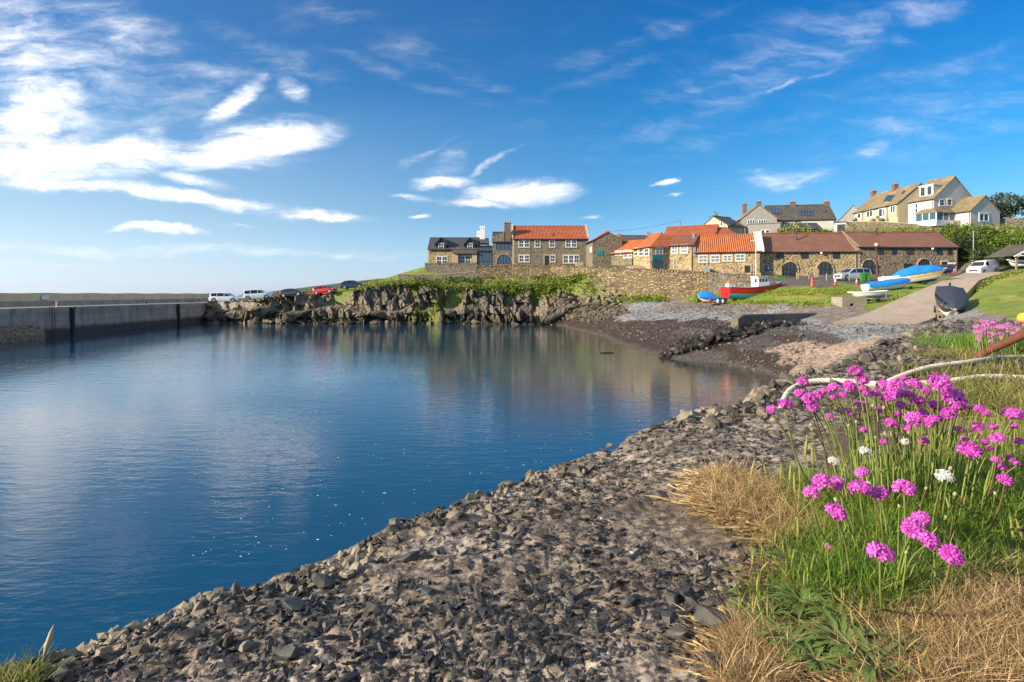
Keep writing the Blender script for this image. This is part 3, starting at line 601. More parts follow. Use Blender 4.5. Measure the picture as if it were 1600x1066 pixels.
# ---------------------------------------------------------------- harbour pier (far left)
def build_pier():
    pm, t, b = newmat('stained_pier_masonry'); v = tc(t); sp = t.n('ShaderNodeSeparateXYZ', Vector=v)
    br = t.n('ShaderNodeTexBrick', {'offset': .5}, Vector=t.n('ShaderNodeCombineXYZ', X=sp.outputs[1], Y=sp.outputs[2], Z=0.).outputs[0], Color1=(.52,.43,.34,1), Color2=(.38,.33,.28,1), Mortar=(.10,.09,.085,1), Scale=1., Mortar__Size=.02, Brick__Width=2.2, Row__Height=.95)
    n = t.noise(v, .45, 6, .7); c = t.mixc(t.mapr(n, .3, .7, .1, .8), br.outputs['Color'], (.30,.26,.22)); vs = t.noise(t.n('ShaderNodeMapping', Vector=v, Scale=(1, 1.5, .18)).outputs[0], 1, 5, .7)
    c = t.mixc(t.mapr(vs, .45, .65, 0, .7), c, (.16,.14,.12)); c = t.mixc(t.mapr(t.math('ADD', sp.outputs[2], t.math('MULTIPLY', n, .8)), 1.2, 1.75, .92, 0), c, (.035,.035,.03))
    setb(t, b, c, .85, n, .12, .8)
    r = thing('harbour_pier', 'long stained stone pier with a tall parapet closing the harbour on the left', 'pier', (0, 0, 0))
    X0, X1 = -53.3, -55.4; y0, y1 = 15., 104.5
    def fx(y): return X0+(X1-X0)*(y-60)/(104-60)
    mb = MB(); rows = []; zs = [-1.5, 0, .8, 1.5, 2.4, 3.3, 3.5]
    for y in np.linspace(y0, y1, 120):
        o = (fbm(np.array([y*.3]), np.array([0.]), 3, 5)[0]-.5)*.25
        rr = [(fx(y)+ .35*(3.5-z)/3.5+o*(1 if z < 3.2 else .3)+(.14 if z > 3.2 else 0), y, z) for z in zs]
        rows.append(rr+[(fx(y)-6.3, y, 3.55), (fx(y)-6.3, y, -1.5)])
    mb.grid(rows); mb.add(rows[0], [tuple(range(len(rows[0])))]); mb.add(rows[-1], [tuple(range(len(rows[-1])))])
    mb.build('pier_wall', pm, r)
    lm = m_render('lower_parapet_masonry', (.48,.40,.31), .4); um = m_render('pale_parapet_concrete', (.85,.66,.40), .2)
    mb = MB(); mb.grid([[(fx(y)-5.6, y, 3.4), (fx(y)-5.65, y, 4.15), (fx(y)-8, y, 4.15), (fx(y)-8, y, -1)] for y in np.linspace(y0, 119, 80)]); mb.build('parapet_base', lm, r)
    mb = MB(); rows = [[(fx(y)-6.0, y, 4.05), (fx(y)-6.05, y, 5.16+.03*math.sin(y*.7)), (fx(y)-7.6, y, 5.18+.03*math.sin(y*.7)), (fx(y)-7.7, y, 4.05)] for y in np.linspace(y0, 119, 90)]
    mb.grid(rows); mb.add(rows[-1], [(0, 1, 2, 3)]); mb.add(rows[0], [(0, 1, 2, 3)]); mb.build('parapet', um, r)
    for px in (108, 275):               # dark timber fenders
        u = (px-800)/F; y = 60.
        for _ in range(30): y = fx(y)/u
        MB().box(fx(y)+.1, fx(y)+.62, y-.16, y+.16, -1, 3.45).build('fender_post', MT['iron'], r)
    return fx
fxp = build_pier()
def pier_pt(px, out=.0):
    u = (px-800)/F; y = 60.
    for _ in range(40): y = (fxp(y)+out)/u
    return fxp(y)+out, y
x, y = pier_pt(88, -.6)
o = thing('life_buoy_stand', 'small orange and white life ring post on the pier edge', 'life ring', (x, y, 3.55)); mb = MB(); mb.box(-.05, .05, -.05, .05, 0, .9); mb.build('post', MT['plate_white'], o); o.scale = (.62,)*3
mb = MB(); mb.grid([[(.1+.05*math.cos(b_), (.3+.07*math.cos(b_))*math.cos(a), .75+(.3+.07*math.cos(b_))*math.sin(a)+0*b_) for b_ in np.linspace(0, 2*math.pi, 7)[:-1]] for a in np.linspace(0, 2*math.pi, 17)], closed=True)
for i, v_ in enumerate(mb.v): mb.v[i] = (v_[0]+.05*math.sin(i % 6), v_[1], v_[2])
mb.build('ring', MT['cone_orange'], o, True)
x, y = pier_pt(70, -5.9)
o = obj('notice_board', MB().box(0, .06, -.55, .55, -.28, .28).build('tmp', MT['plate_white']).data); bpy.data.objects.remove(bpy.data.objects['tmp']); o.location = (x+.06, y, 4.6); tag(o, 'small white notice fixed to the pale pier parapet', 'sign')
x, y = pier_pt(228, -.6); o = thing('mooring_bollard', 'small rusty mooring post on the pier edge near the second fender', 'bollard', (x, y, 3.55)); MB().cyl((0, 0, 0), .11, .3, 12).build('post', MT['rust'], o, 'auto'); MB().cyl((0, 0, .3), .16, .1, 12).build('cap', MT['rust'], o, 'auto')
# ladder rope hanging down the pier and the buttress at far left
x, y = pier_pt(83, .42); mb = MB(); 
for dy in (-.2, .2): mb.tube([(x-.3, y+dy, 3.6), (x, y+dy, 3.3), (x+.15, y+dy, -.4)], .035, 6)
for z in np.arange(-.2, 3.4, .3): mb.tube([(x+.12-.04*z, y-.2, z), (x+.12-.04*z, y+.2, z)], .025, 6)
tag(mb.build('ladder', MT['rust']), 'rusty iron ladder hanging down the face of the pier', 'ladder')
x, y = pier_pt(22, .0); mb = MB(); mb.prism([(-3, -1.5), (1.6, -1.5), (1.35, .6), (.9, 1.5), (.5, 1.75), (-3, 1.75)], 'y', -4.8, 2.6); o = mb.build('stone_buttress', MT['stone_dark'], None, bevel=.12); o.location = (x, y, 0); tag(o, 'low broken stone landing built against the pier at far left', 'landing')

# low walls behind the parked cars
def wall_run(name, label, pts, th, mat, cat='stone wall', cope=None, base=None, group=None):    # pts: (x, y, ztop, zbase)
    r = thing(name, label, cat, (pts[0][0], pts[0][1], 0), 0, group); O = np.array([pts[0][0], pts[0][1]]); mb = MB(); rows = []; P = []
    for a, b_ in zip(pts[:-1], pts[1:]):
        L = math.hypot(b_[0]-a[0], b_[1]-a[1]); n = max(1, int(L/.8))
        for k in range(n): P.append([a[i]+(b_[i]-a[i])*k/n for i in range(4)])
    P.append(list(pts[-1])); n = len(P); fr = []
    for i in range(n):
        a, b_ = P[max(0, i-1)], P[min(n-1, i+1)]; t_ = np.array([b_[0]-a[0], b_[1]-a[1]]); t_ /= np.hypot(*t_); nn = np.array([t_[1], -t_[0]]); p = np.array(P[i][:2])-O
        jt = (RNG.random()-.5)*.05; f = p+nn*(.0+jt); bk = p-nn*th; zt = P[i][2]+(RNG.random()-.5)*.06; hgt_ = zt-P[i][3]
        rows.append([(*(f+nn*.06*hgt_*.5), P[i][3]), (*f, zt), (*bk, zt), (*bk, P[i][3])]); fr.append((f, bk, zt))
    mb.grid(rows); mb.add(rows[0], [(0, 1, 2, 3)]); mb.add(rows[-1], [(3, 2, 1, 0)]); mb.build('wall', mat, r)
    if cope:
        mb = MB()
        for (f, bk, zt), (f2, b2, zt2) in zip(fr[:-1], fr[1:]):
            L = math.hypot(*(f2-f)); m_ = max(1, int(L/.34)) if cope == 'cocked' else 1; d = (f2-f)/L; nn = np.array([d[1], -d[0]])
            for k in range(m_):
                q = f+(f2-f)*k/m_; w = (L/m_)*(.72 if cope == 'cocked' else 1.); hh = RNG.uniform(.2, .34) if cope == 'cocked' else .12; z = zt+(zt2-zt)*k/m_-.02; zz = z+(zt2-zt)/m_*(1 if cope != 'cocked' else .7)
                A = q+nn*.06; B = q+d*w+nn*.06; Cc = q+d*w-nn*(th+.04); D = q-nn*(th+.04)
                mb.add([(*A, z), (*B, zz), (*Cc, zz), (*D, z), (*A, z+hh), (*B, zz+hh), (*Cc, zz+hh), (*D, z+hh)], [(0,3,2,1),(4,5,6,7),(0,1,5,4),(1,2,6,5),(2,3,7,6),(3,0,4,7)])
        mb.build('coping', MT['stone_quoin'] if cope == 'flat' else mat, r)
    return r
def wp_(px, pt, pb, d): a = W(px, pt, d); b_ = W(px, pb, d); return (a[0], a[1], a[2], b_[2]-.4)
wall_run('low_wall', 'low stone wall stepping up behind the parked cars', [wp_(428,456,468,107), wp_(486,452,466,108), wp_(524,446,460,109), wp_(576,439,452,110), wp_(630,433,446,111)], .5, MT['stone_grey'])
wall_run('garden_wall', 'low dark rubble wall round the slate house garden', [wp_(664,413,430,109.8), wp_(746,412,430,109.8)], .5, MT['stone_grey'], cope='cocked')
wall_run('bank_wall', 'low grey wall with pale capping at the head of the green bank', [wp_(622,429,440,107.4), wp_(690,429,440,107.4), wp_(744,425,440,107.4)], .6, MT['stone_grey'], cope='flat')
wall_run('retaining_wall', 'brown rubble retaining wall in front of the red roofed house', [wp_(744,417,441,107.2), wp_(800,416,443,106.8), wp_(860,417,443,105.6), wp_(905,418,446,102)], .6, MT['stone_wall'], cope='cocked')
wall_run('quay_wall', 'tall golden stone quay wall rising from the shingle beach', [wp_(903,418,470,101.5), wp_(918,419,474,98), wp_(960,420,476,93.5), wp_(1030,424,478,87), wp_(1105,428,478,82.9)], .7, MT['stone_wall'], cope='cocked')
wall_run('quay_wall', 'darker lower quay wall behind the beached red boat', [wp_(1105.5,428,478,82.7), wp_(1150,431,474,81), wp_(1193,436,462,79.8)], .7, MT['stone_grey'], cope='cocked')
# ================================================================ BUILDINGS
def zat(py, d): return H-(py-460)*d/F
class Bld:
    def __init__(s, name, label, A, B, py0, cat='building', group=None):
        a = np.array([(A[0]-800)*A[1]/F, A[1]]); b = np.array([(B[0]-800)*B[1]/F, B[1]])
        s.L = float(np.hypot(*(b-a))); s.u = (b-a)/s.L; s.v = np.array([-s.u[1], s.u[0]]); s.a = a; s.z0 = zat(py0, A[1]); s.dA = A[1]; s.dB = B[1]
        s.root = thing(name, label, cat, (a[0], a[1], s.z0), math.atan2(s.u[1], s.u[0]), group); s.D = 6; s.he = 3; s.hr = 5
    def ray(s, px, py):
        C = -s.a; c = np.array([C@s.u, C@s.v, H-s.z0]); d = np.array([(px-800)/F, 1.]); return c, np.array([d@s.u, d@s.v, -(py-460)/F])
    def hit(s, px, py, p, n):
        c, d = s.ray(px, py); t = ((np.array(p)-c)@np.array(n))/(d@np.array(n)); return c+d*t
    def on(s, side, px, py):
        p, n = {'front': ((0, 0, 0), (0, 1, 0)), 'right': ((s.L, 0, 0), (1, 0, 0)), 'left': ((0, 0, 0), (1, 0, 0))}[side]
        q = s.hit(px, py, p, n); return (q[0] if side == 'front' else q[1]), q[2]
    def P(s, side, a, h, off):
        return {'front': (a, -off, h), 'right': (s.L+off, a, h), 'left': (-off, a, h)}[side]
    def slab(s, side, a0, a1, h0, h1, o0, o1, mb):
        c = [s.P(side, a, h, o) for o in (o0, o1) for a, h in ((a0, h0), (a1, h0), (a1, h1), (a0, h1))]
        mb.add(c, [(0,1,2,3),(7,6,5,4),(0,4,5,1),(1,5,6,2),(2,6,7,3),(3,7,4,0)])
    def body(s, D, eave, ridge, wall, roof, flat=False, hipR=0, hipL=0, over=.25, dz=1.2, quoin=None, py=True, rb=False):
        s.D = D; s.he = zat(eave, s.dA)-s.z0 if py else eave
        s.hr = (zat(ridge, s.a[1]+s.u[1]*s.L+s.v[1]*D/2)-s.z0 if rb else s.hit((s.a[0]+s.v[0]*D/2)/(s.a[1]+s.v[1]*D/2)*F+800, ridge, (0, D/2, 0), (0, 1, 0))[2] if py else ridge) if not flat else s.he
        L, he, hr = s.L, s.he, s.hr; mb = MB()
        if flat: mb.box(0, L, 0, D, -dz, he)
        else:
            hip = hipL or hipR
            if hip: mb.box(0, L, 0, D, -dz, he-.02)
            else: mb.prism([(0, -dz), (D, -dz), (D, he), (D/2, hr-.03), (0, he)], 'x', 0, L)
        mb.build('wall', MT[wall], s.root)
        if quoin:
            for e in (0, 1):
                mb = MB(); k = 0; z = 0
                while z < he-.3:
                    w = .42 if k % 2 else .26
                    mb.box(-.03 if e == 0 else L-w, w if e == 0 else L+.03, -.03, .02, z, z+.297); z += .3; k += 1
                mb.build('quoins', MT['stone_quoin'], s.root)
        if flat:
            MB().box(-.12, L+.12, -.12, D+.12, he, he+.18).build('roof', MT[roof], s.root); return s
        o = over; sl = (hr-he)/(D/2); th = .14; mb = MB()
        for sg in (0, 1):
            def pt(x, y, z): return (x, y if sg == 0 else D-y, z)
            ye = -o; ze = he-o*sl; g = .12
            xl0, xr0 = -g, L+g; xl1, xr1 = -g+(hipL if hipL else 0), L+g-(hipR if hipR else 0)
            lo = [pt(xl0, ye, ze), pt(xr0, ye, ze), pt(xr1, D/2, hr), pt(xl1, D/2, hr)]; hi = [(a, b, c+th) for a, b, c in lo]
            mb.add(lo+hi, [(0,3,2,1),(4,5,6,7),(0,1,5,4),(1,2,6,5),(2,3,7,6),(3,0,4,7)])
        for hp, x0, x1 in ((hipL, -.12, hipL-.12), (hipR, L+.12, L+.12-hipR)):
            if hp:
                ze = he-o*sl; lo = [(x0, -o, ze), (x0, D+o, ze), (x1, D/2, hr)]; mb.add(lo+[(a, b, c+th) for a, b, c in lo], [(0,1,2),(5,4,3),(0,3,4,1),(1,4,5,2),(2,5,3,0)])
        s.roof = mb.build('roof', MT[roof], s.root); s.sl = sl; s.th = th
        mb = MB(); mb.tube([(-.12+hipL, D/2, hr+th), (L/2, D/2, hr+th), (L+.12-hipR, D/2, hr+th)], .13, 6); mb.build('ridge_tiles', MT[roof], s.root)
        mb = MB(); mb.tube([(0, -o-.06, he-o*sl+.04), (L, -o-.06, he-o*sl+.04)], .07, 6); mb.tube([(L-.15, -.08, he-.1), (L-.15, -.08, 0)], .05, 6); mb.build('gutter', MT['iron'], s.root)
        return s
    def win(s, side, x0, y0, x1, y1, nx=1, ny=2, bars=1, fr='white_paint', gl='glass', sur='stone_quoin', mull=None, name='window'):
        a0, h1 = s.on(side, x0, y0); a1, h0 = s.on(side, x1, y1)
        if side == 'left': a0, a1 = a1, a0
        a0, a1 = min(a0, a1), max(a0, a1); f = .09; mb = MB(); e = .07
        s.slab(side, a0, a0+f, h0, h1, -.02, e, mb); s.slab(side, a1-f, a1, h0, h1, -.02, e, mb); s.slab(side, a0+f, a1-f, h0, h0+f, -.02, e, mb); s.slab(side, a0+f, a1-f, h1-f, h1, -.02, e, mb)
        n = nx
        for k in range(1, n):
            x = a0+(a1-a0)*k/n; w = f*.8 if not mull else mull; s.slab(side, x-w, x+w, h0+f, h1-f, -.02, e-.004, mb)
        for k in range(1, ny): z = h0+(h1-h0)*k/ny; s.slab(side, a0+f, a1-f, z-.045, z+.045, -.02, e-.012, mb)
        if bars:
            for k in range(n*(bars+1)):
                if k % (bars+1): x = a0+(a1-a0)*k/(n*(bars+1)); s.slab(side, x-.02, x+.02, h0+f, h1-f, 0, e-.025, mb)
        w = mb.build(name, MT[fr], s.root, fix=True)
        mb = MB(); s.slab(side, a0+.03, a1-.03, h0+.03, h1-.03, -.01, .02, mb); mb.build('pane', MT[gl], w)
        if sur:
            mb = MB(); s.slab(side, a0-.14, a1+.14, h1, h1+.22, -.02, .05, mb); s.slab(side, a0-.14, a1+.14, h0-.16, h0, -.02, .1, mb); s.slab(side, a0-.14, a0, h0, h1, -.02, .045, mb); s.slab(side, a1, a1+.14, h0, h1, -.02, .045, mb); mb.build('frame', MT[sur], w)
        return w
    def door(s, side, x0, y0, x1, y1, mat='dark_paint', sur='stone_quoin', name='door', panes=0):
        a0, h1 = s.on(side, x0, y0); a1, h0 = s.on(side, x1, y1); a0, a1 = min(a0, a1), max(a0, a1); h0 = min(h0, .2) if side == 'front' else h0; mb = MB()
        s.slab(side, a0, a1, h0, h1, -.02, .03, mb); nb = max(2, int((a1-a0)/.25))
        for k in range(nb): s.slab(side, a0+(a1-a0)*(k+.08)/nb, a0+(a1-a0)*(k+.92)/nb, h0+.05, h1-.05, .03, .05, mb)
        w = mb.build(name, MT[mat], s.root)
        if sur: mb = MB(); s.slab(side, a0-.16, a0, h0, h1, -.02, .08, mb); s.slab(side, a1, a1+.16, h0, h1, -.02, .08, mb); s.slab(side, a0-.16, a1+.16, h1, h1+.25, -.02, .09, mb); mb.build('frame', MT[sur], w)
        mb = MB(); s.slab(side, a1-.2, a1-.12, h0+.95, h0+1.1, .05, .1, mb); mb.build('handle', MT['steel'], w)
        return w
    def arch(s, x0, y0, x1, y1, rise=.35, mat='dark_paint', gl='glass', n=4, door=True, sur='stone_gold', name='arched_door'):
        a0, h1 = s.on('front', x0, y0); a1, h0 = s.on('front', x1, y1); r = (a1-a0)/2; c = (a0+a1)/2; rs = min((h1-h0)*rise*1.2, r); hs = h1-rs
        def arc(rr, ex, k=12): return [(c+(rr)*math.cos(q), hs+(rs+ex)*math.sin(q)) for q in np.linspace(0, math.pi, k)]
        inn = arc(r, 0)
        mb = MB(); mb.prism([(a1, h0)]+inn+[(a0, h0)], 'y', .01, -.03); g = mb.build('tmp', MT[gl]); me = g.data; bpy.data.objects.remove(g)
        fr = MB()
        for k in range(n+1): x = a0+(a1-a0)*k/n; top = hs+rs*math.sqrt(max(0, 1-((x-c)/r)**2)); fr.box(x-.06, x+.06, -.09, -.02, h0, max(top, hs)-.02)
        for z in ([hs, h0+(hs-h0)*.45, h0+.15] if door else [hs]): fr.box(a0, a1, -.085, -.02, z-.06, z+.06)
        w = fr.build(name, MT[mat], s.root); me.name = 'pane'; obj('pane', me, w)
        out = arc(r+.17, .17); mb = MB()
        for k in range(len(inn)-1):
            A, B, Cc, D = inn[k], inn[k+1], out[k+1], out[k]; mb.add([(A[0], 0, A[1]), (B[0], 0, B[1]), (Cc[0], 0, Cc[1]), (D[0], 0, D[1]), (A[0], -.13, A[1]), (B[0], -.13, B[1]), (Cc[0], -.13, Cc[1]), (D[0], -.13, D[1])], [(4,5,6,7),(0,1,5,4),(2,3,7,6),(0,4,7,3),(1,2,6,5)])
        if sur: mb.box(a0-.17, a0, -.13, 0, h0, hs); mb.box(a1, a1+.17, -.13, 0, h0, hs); mb.build('stone_arch', MT[sur], w)
    def chimney(s, px, pt, y, w=.9, dp=.9, pots=2, mat='brick', down=2.2, pm='clay_pot'):
        q = s.hit(px, pt, (0, y, 0), (0, 1, 0)); x, z = q[0], q[2]; ph = .45; mb = MB(); mb.box(x-w/2, x+w/2, y-dp/2, y+dp/2, z-down, z-ph-.12); mb.box(x-w/2-.07, x+w/2+.07, y-dp/2-.07, y+dp/2+.07, z-ph-.12, z-ph)
        c = mb.build('chimney', MT[mat], s.root)
        for k in range(pots): MB().cyl((x+(k-(pots-1)/2)*w*.4, y, z-ph), .13, ph, 10, r2=.1).build('chimney_pot', MT[pm], c)
    def sky(s, x0, y0, x1, y1, n=1, slant=0, rows=1):   # skylights in the near roof slope
        nrm = (0, -s.sl, 1); p0 = (0, 0, s.he+s.th); mb = MB(); pb = MB(); nv = Vector(nrm).normalized()
        for r_ in range(rows):
            for k in range(n):
                q = [s.hit(x0+(x1-x0)*(k+f)/n+(slant if top else 0), (y0+(y1-y0)*(r_+.04)/rows) if top else (y0+(y1-y0)*(r_+.92)/rows), p0, nrm) for f, top in ((.05, 0), (.9, 0), (.9, 1), (.05, 1))]
                a = [Vector(v_) for v_ in q]; c = sum(a, Vector())/4; mb.add([tuple(v_-nv*.02) for v_ in a]+[tuple(v_+nv*.09) for v_ in a], [(4,5,6,7),(0,1,5,4),(1,2,6,5),(2,3,7,6),(3,0,4,7)])
                i_ = [c+(v_-c)*.86 for v_ in a]; pb.add([tuple(v_+nv*.1) for v_ in i_], [(0,1,2,3)])
        w = mb.build('skylight', MT['iron'], s.root); pb.build('pane', MT['solar'], w, fix=False)
    def skew(s, x, mat='lead', w=.3, up=.25):   # raised verge between roofs
        o = .2; sl = s.sl; mb = MB(); mb.prism([(-o, s.he-o*sl), (s.D/2, s.hr), (s.D+o, s.he-o*sl), (s.D+o, s.he-o*sl+up+s.th), (s.D/2, s.hr+up+s.th+.1), (-o, s.he-o*sl+up+s.th)], 'x', x-w/2, x+w/2); mb.build('verge_coping', MT[mat], s.root)
    def pipe(s, px, pb, pt, y):
        q = s.hit(px, pt, (0, y, 0), (0, 1, 0)); zb = s.he+s.sl*min(y, s.D-y)+.05; mb = MB(); mb.cyl((q[0], y, zb), .09, q[2]-zb, 10); mb.cyl((q[0], y, q[2]), .15, .1, 10); mb.build('flue', MT['iron'], s.root)

# --- slate house with dormers, glazed links, red roofed house
b = Bld('slate_house', 'stone house with dark slate roof and two gabled dormers, furthest left', (669,113), (747,113), 415, 'house').body(7, 389.5, 373, 'stone_gold', 'slate', quoin=1)
b.win('front', 682, 401, 699, 413.5, 2, 2, 1, mull=.12); b.win('front', 717, 400, 736, 412.5, 2, 2, 1, mull=.12)
for cx, wx0, wx1 in ((689.5, 685, 693.5), (734.5, 730.5, 738.5)):
    s0, hb = b.on('front', cx-8, 389); s1, _ = b.on('front', cx+8, 389); he = zat(380, 113)-b.z0; hr = zat(371.5, 113)-b.z0; mb = MB()
    mb.prism([(s0, b.he-.2), (s1, b.he-.2), (s1, he), ((s0+s1)/2, hr), (s0, he)], 'y', .0, 3.2); dm = mb.build('dormer', MT['dark_paint'], b.root)
    mb = MB(); c = (s0+s1)/2
    for sg in (-1, 1): mb.prism([(c, hr+.02), (c, hr+.16), (c+sg*((s1-s0)/2+.3), he-.28), (c+sg*((s1-s0)/2+.3), he-.42)], 'y', -.3, 3.4)
    mb.build('roof', MT['slate'], dm); b.win('front', wx0, 380, wx1, 389.5, 1, 2, 1, sur=None)
s0, _ = b.on('front', 707, 398); s1, _ = b.on('front', 746, 398); mb = MB(); hb = zat(397, 113)-b.z0; ht = zat(388, 113)-b.z0
mb.prism([(-.9, hb), (-.9, hb+.12), (.05, ht+.12), (.05, ht)], 'x', s0, s1); mb.build('porch_roof', MT['slate_brown'], b.root)
MB().box(s0+.05, b.on('front', 716, 398)[0], -.6, -.01, -1, hb+.1).build('porch_wall', MT['stone_quoin'], b.root); MB().box(b.on('front', 738, 398)[0], s1-.05, -.6, -.01, -1, hb+.1).build('porch_wall', MT['stone_quoin'], b.root)
b.chimney(693.5-22, 366, 3.5) if 0 else None
b = Bld('white_chimney_house', 'tall white twin chimney stack rising behind the slate roofed house', (742,128), (762,128), 400, 'house').body(6, 380, 374, 'white_render', 'slate')
b.chimney(753.8, 353, 3, 1.15, .9, 3, 'white_paint', 3.2, 'white_paint'); b.chimney(747.3, 361, 3, .75, .7, 2, 'white_paint', 2.4, 'white_paint')
b = Bld('glazed_link', 'blue framed glass entrance link beside the slate house', (747.6,112.6), (768.8,112.6), 416, 'building').body(5, 392, 386, 'stone_grey', 'slate')
b.win('front', 748, 393, 768.5, 408, 4, 1, 0, 'blue_trim', 'glass_blue', None); b.win('front', 748, 386.8, 768.5, 392.4, 4, 1, 0, 'blue_trim', 'glass_blue', None); b.win('front', 748, 408.6, 768.5, 415.5, 3, 1, 0, 'blue_trim', 'glass_blue', None)
b = Bld('arched_link_house', 'narrow stone house with arched glass window and tall brown chimney', (769.5,112.3), (800.4,112.3), 415, 'house').body(7, 378, 364, 'stone_grey', 'slate')
b.win('front', 775, 381, 800, 390.5, 4, 1, 0, 'blue_trim', 'glass_blue', None); b.arch(776, 397.5, 800, 412.3, .8, 'blue_trim', 'glass_blue', 5, False, name='arched_window')
MB().prism([(770, 0)], 'x', 0, 1) if 0 else None
q0 = b.on('front', 770, 369.5); q1 = b.on('front', 788, 361.5); q2 = b.on('front', 788, 378); mb = MB(); mb.prism([(q0[0], q2[1]-.1), (q0[0], q0[1]), (q0[0]+.8, q0[1]+.1), (q1[0], q1[1]), (q1[0], q2[1]-.1)], 'y', -.02, .5); mb.build('parapet', MT['stone_dark'], b.root)
b.chimney(793, 345, .6, 1.25, 1.1, 3, 'brick', 4.4)
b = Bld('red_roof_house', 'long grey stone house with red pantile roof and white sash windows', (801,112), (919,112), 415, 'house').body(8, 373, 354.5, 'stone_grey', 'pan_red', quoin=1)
for x0, x1, n in ((810.5,827.2,2),(835.8,844.2,1),(858.6,867,1),(884,901,2)): b.win('front', x0, 375.3, x1, 386.4, n, 2, 1, mull=.13 if n > 1 else None)
for x0, x1, n in ((811,827.2,2),(859.8,867.5,1)): b.win('front', x0, 399, x1, 409.4, n, 2, 1, mull=.13 if n > 1 else None)
b.win('front', 880, 399, 905, 411.3, 3, 2, 1, mull=.13); b.door('front', 850.8, 399.5, 858.4, 414); b.skew(b.L+.02, 'stone_quoin'); b.skew(-.02, 'stone_quoin')
b.chimney(888.5, 350.5, 4, .25, .25, 1, 'lead', 1.2); b.sky(863, 364, 865.5, 369, 1)
o = MB().box(-.7, .7, -.5, .5, 0, .8).box(-.74, .74, -.54, .54, .8, .86).build('crate', MT['wood_pale'], None, bevel=.02); w_ = W(905.5, 417, 108.5); o.location = (w_[0], w_[1], W(905, 416.4, 108.5)[2]); tag(o, 'pale wooden crate standing on the wall before the red roofed house', 'crate')
# --- small barn
b = Bld('gable_barn', 'small barn with red tiled slope and dark gable right of the long house', (916,106), (927.4,99), 416, 'barn').body(5.0, 381, 363, 'stone_grey', 'pan_red', rb=True)
q = b.on('right', 934, 398); mb = MB(); b.slab('right', q[0]-.1, q[0]+.9, q[1]-.1, q[1]+.7, .0, .06, mb); mb.build('sign_board', MT['teal'], b.root)
mb = MB(); q = b.on('left', 918, 395) ; b.slab('front', b.L*.55, b.L*.8, 2.2, 3.1, 0, .06, mb); mb.build('notice', MT['plate_white'], b.root)
# --- pantile range round the yard
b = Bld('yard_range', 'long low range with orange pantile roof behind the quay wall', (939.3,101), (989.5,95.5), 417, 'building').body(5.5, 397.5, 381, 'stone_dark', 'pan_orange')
for x0, x1 in ((962,966.5),(968,972.5),(975,981),(982.5,988)): b.win('front', x0, 393.5 if x0 < 974 else 392.5, x1, 398.5 if x0 < 974 else 402.5, 1, 2, 1)
b = Bld('yard_house', 'taller pantile block with teal shop sign and three white windows', (989.8,95.3), (1018,90), 420, 'building').body(6.8, 389, 368, 'stone_gold', 'pan_orange', hipR=2.6)
for x0, x1 in ((991,996.8),(999,1005.5),(1007.5,1014)): b.win('front', x0, 389, x1, 399.5, 1, 2, 1)
b.win('right', 1024.5, 387, 1035.5, 397, 2, 2, 1)
mb = MB(); a0, h1 = b.on('right', 1019.5, 398.5); a1, h0 = b.on('right', 1037, 405.5); b.slab('right', a0, a1, h0, h1, .02, .12, mb); mb.build('shop_sign', MT['teal'], b.root)
mb = MB(); a0, h1 = b.on('right', 1020, 406.5); a1, h0 = b.on('right', 1036, 418); b.slab('right', a0, a1, h0, h1, .0, .05, mb); mb.build('shop_front', MT['glass_blue'], b.root)
b = Bld('brown_roof_house', 'low stone house with brown pantile roof, two white windows and a doorway', (1038,91.5), (1083,89), 424, 'building').body(6, 384.5, 370.5, 'stone_gold', 'pan_brown')
b.win('front', 1049.4, 384.8, 1058.6, 396.2, 2, 2, 1, mull=.05); b.win('front', 1064, 384, 1074, 395.6, 2, 2, 1, mull=.05); b.door('front', 1045, 405.5, 1052.3, 420, 'wood', name='doorway')
b = Bld('orange_roof_smokehouse', 'stone building with bright orange pantile roof and four white windows', (1083.6,88.6), (1189,86), 427, 'building').body(6.5, 394, 370, 'stone_gold', 'pan_orange')
for x0, x1 in ((1091.8,1105.2),(1110.4,1124.2),(1129.6,1143.8),(1149.4,1164.2)): b.win('front', x0, 397.5 if x0 > 1140 else 399, x1, 408 if x0 > 1120 else 410, 2, 2, 2, mull=.05)
b.door('front', 1163.2, 415, 1172.6, 426); b.skew(.1, 'lead', .45); b.skew(b.L-.1, 'white_render', 1.1, .3)
a, h = b.on('front', 1104, 423); mb = MB(); mb.box(a-.55, a+.45, -.9, -.1, h-1.2, h+.35); mb.build('oil_tank', MT['steel'], b.root)
b = Bld('back_hall', 'red pantile roofed hall with tan gable end behind the low stone house', (1036,103), (1117,99), 420, 'building').body(8, 372, 356.5, 'tan_render', 'pan_red'); 
b = Bld('back_store', 'lower red pantile roofed store behind the orange roof', (1119,98.5), (1158,98), 420, 'building').body(8, 371.5, 357.6, 'tan_render', 'pan_red', hipR=1.5)
# --- the two long warehouses
b = Bld('west_warehouse', 'long golden stone warehouse with brown roof and two arched doors', (1189.6,87), (1339.4,86), 435, 'warehouse').body(7.5, 393, 366.5, 'stone_gold', 'tile_brown', quoin=1)
for x0, x1 in ((1213.4,1224),(1251.6,1263),(1301,1312)): b.win('front', x0, 394.8, x1, 404, 3, 1, 0, 'dark_paint', 'glass', None)
b.arch(1222, 409.4, 1246, 433.5, .4, n=4); b.arch(1276.6, 409, 1301.2, 433.5, .4, n=4); b.pipe(1244.4, 375, 361, 2.2)
b.skew(b.L-.12, 'wood', .34, .1)
a, h = b.on('front', 1199.5, 419); mb = MB(); mb.box(a-.32, a+.32, -.14, -.01, h-.34, h+.34); mb.build('blue_sign', MT['sign_blue'], b.root); mb = MB(); mb.box(a-.05, a+.14, -.16, -.141, h-.2, h+.2); mb.build('sign_panel', MT['plate_white'], b.root)
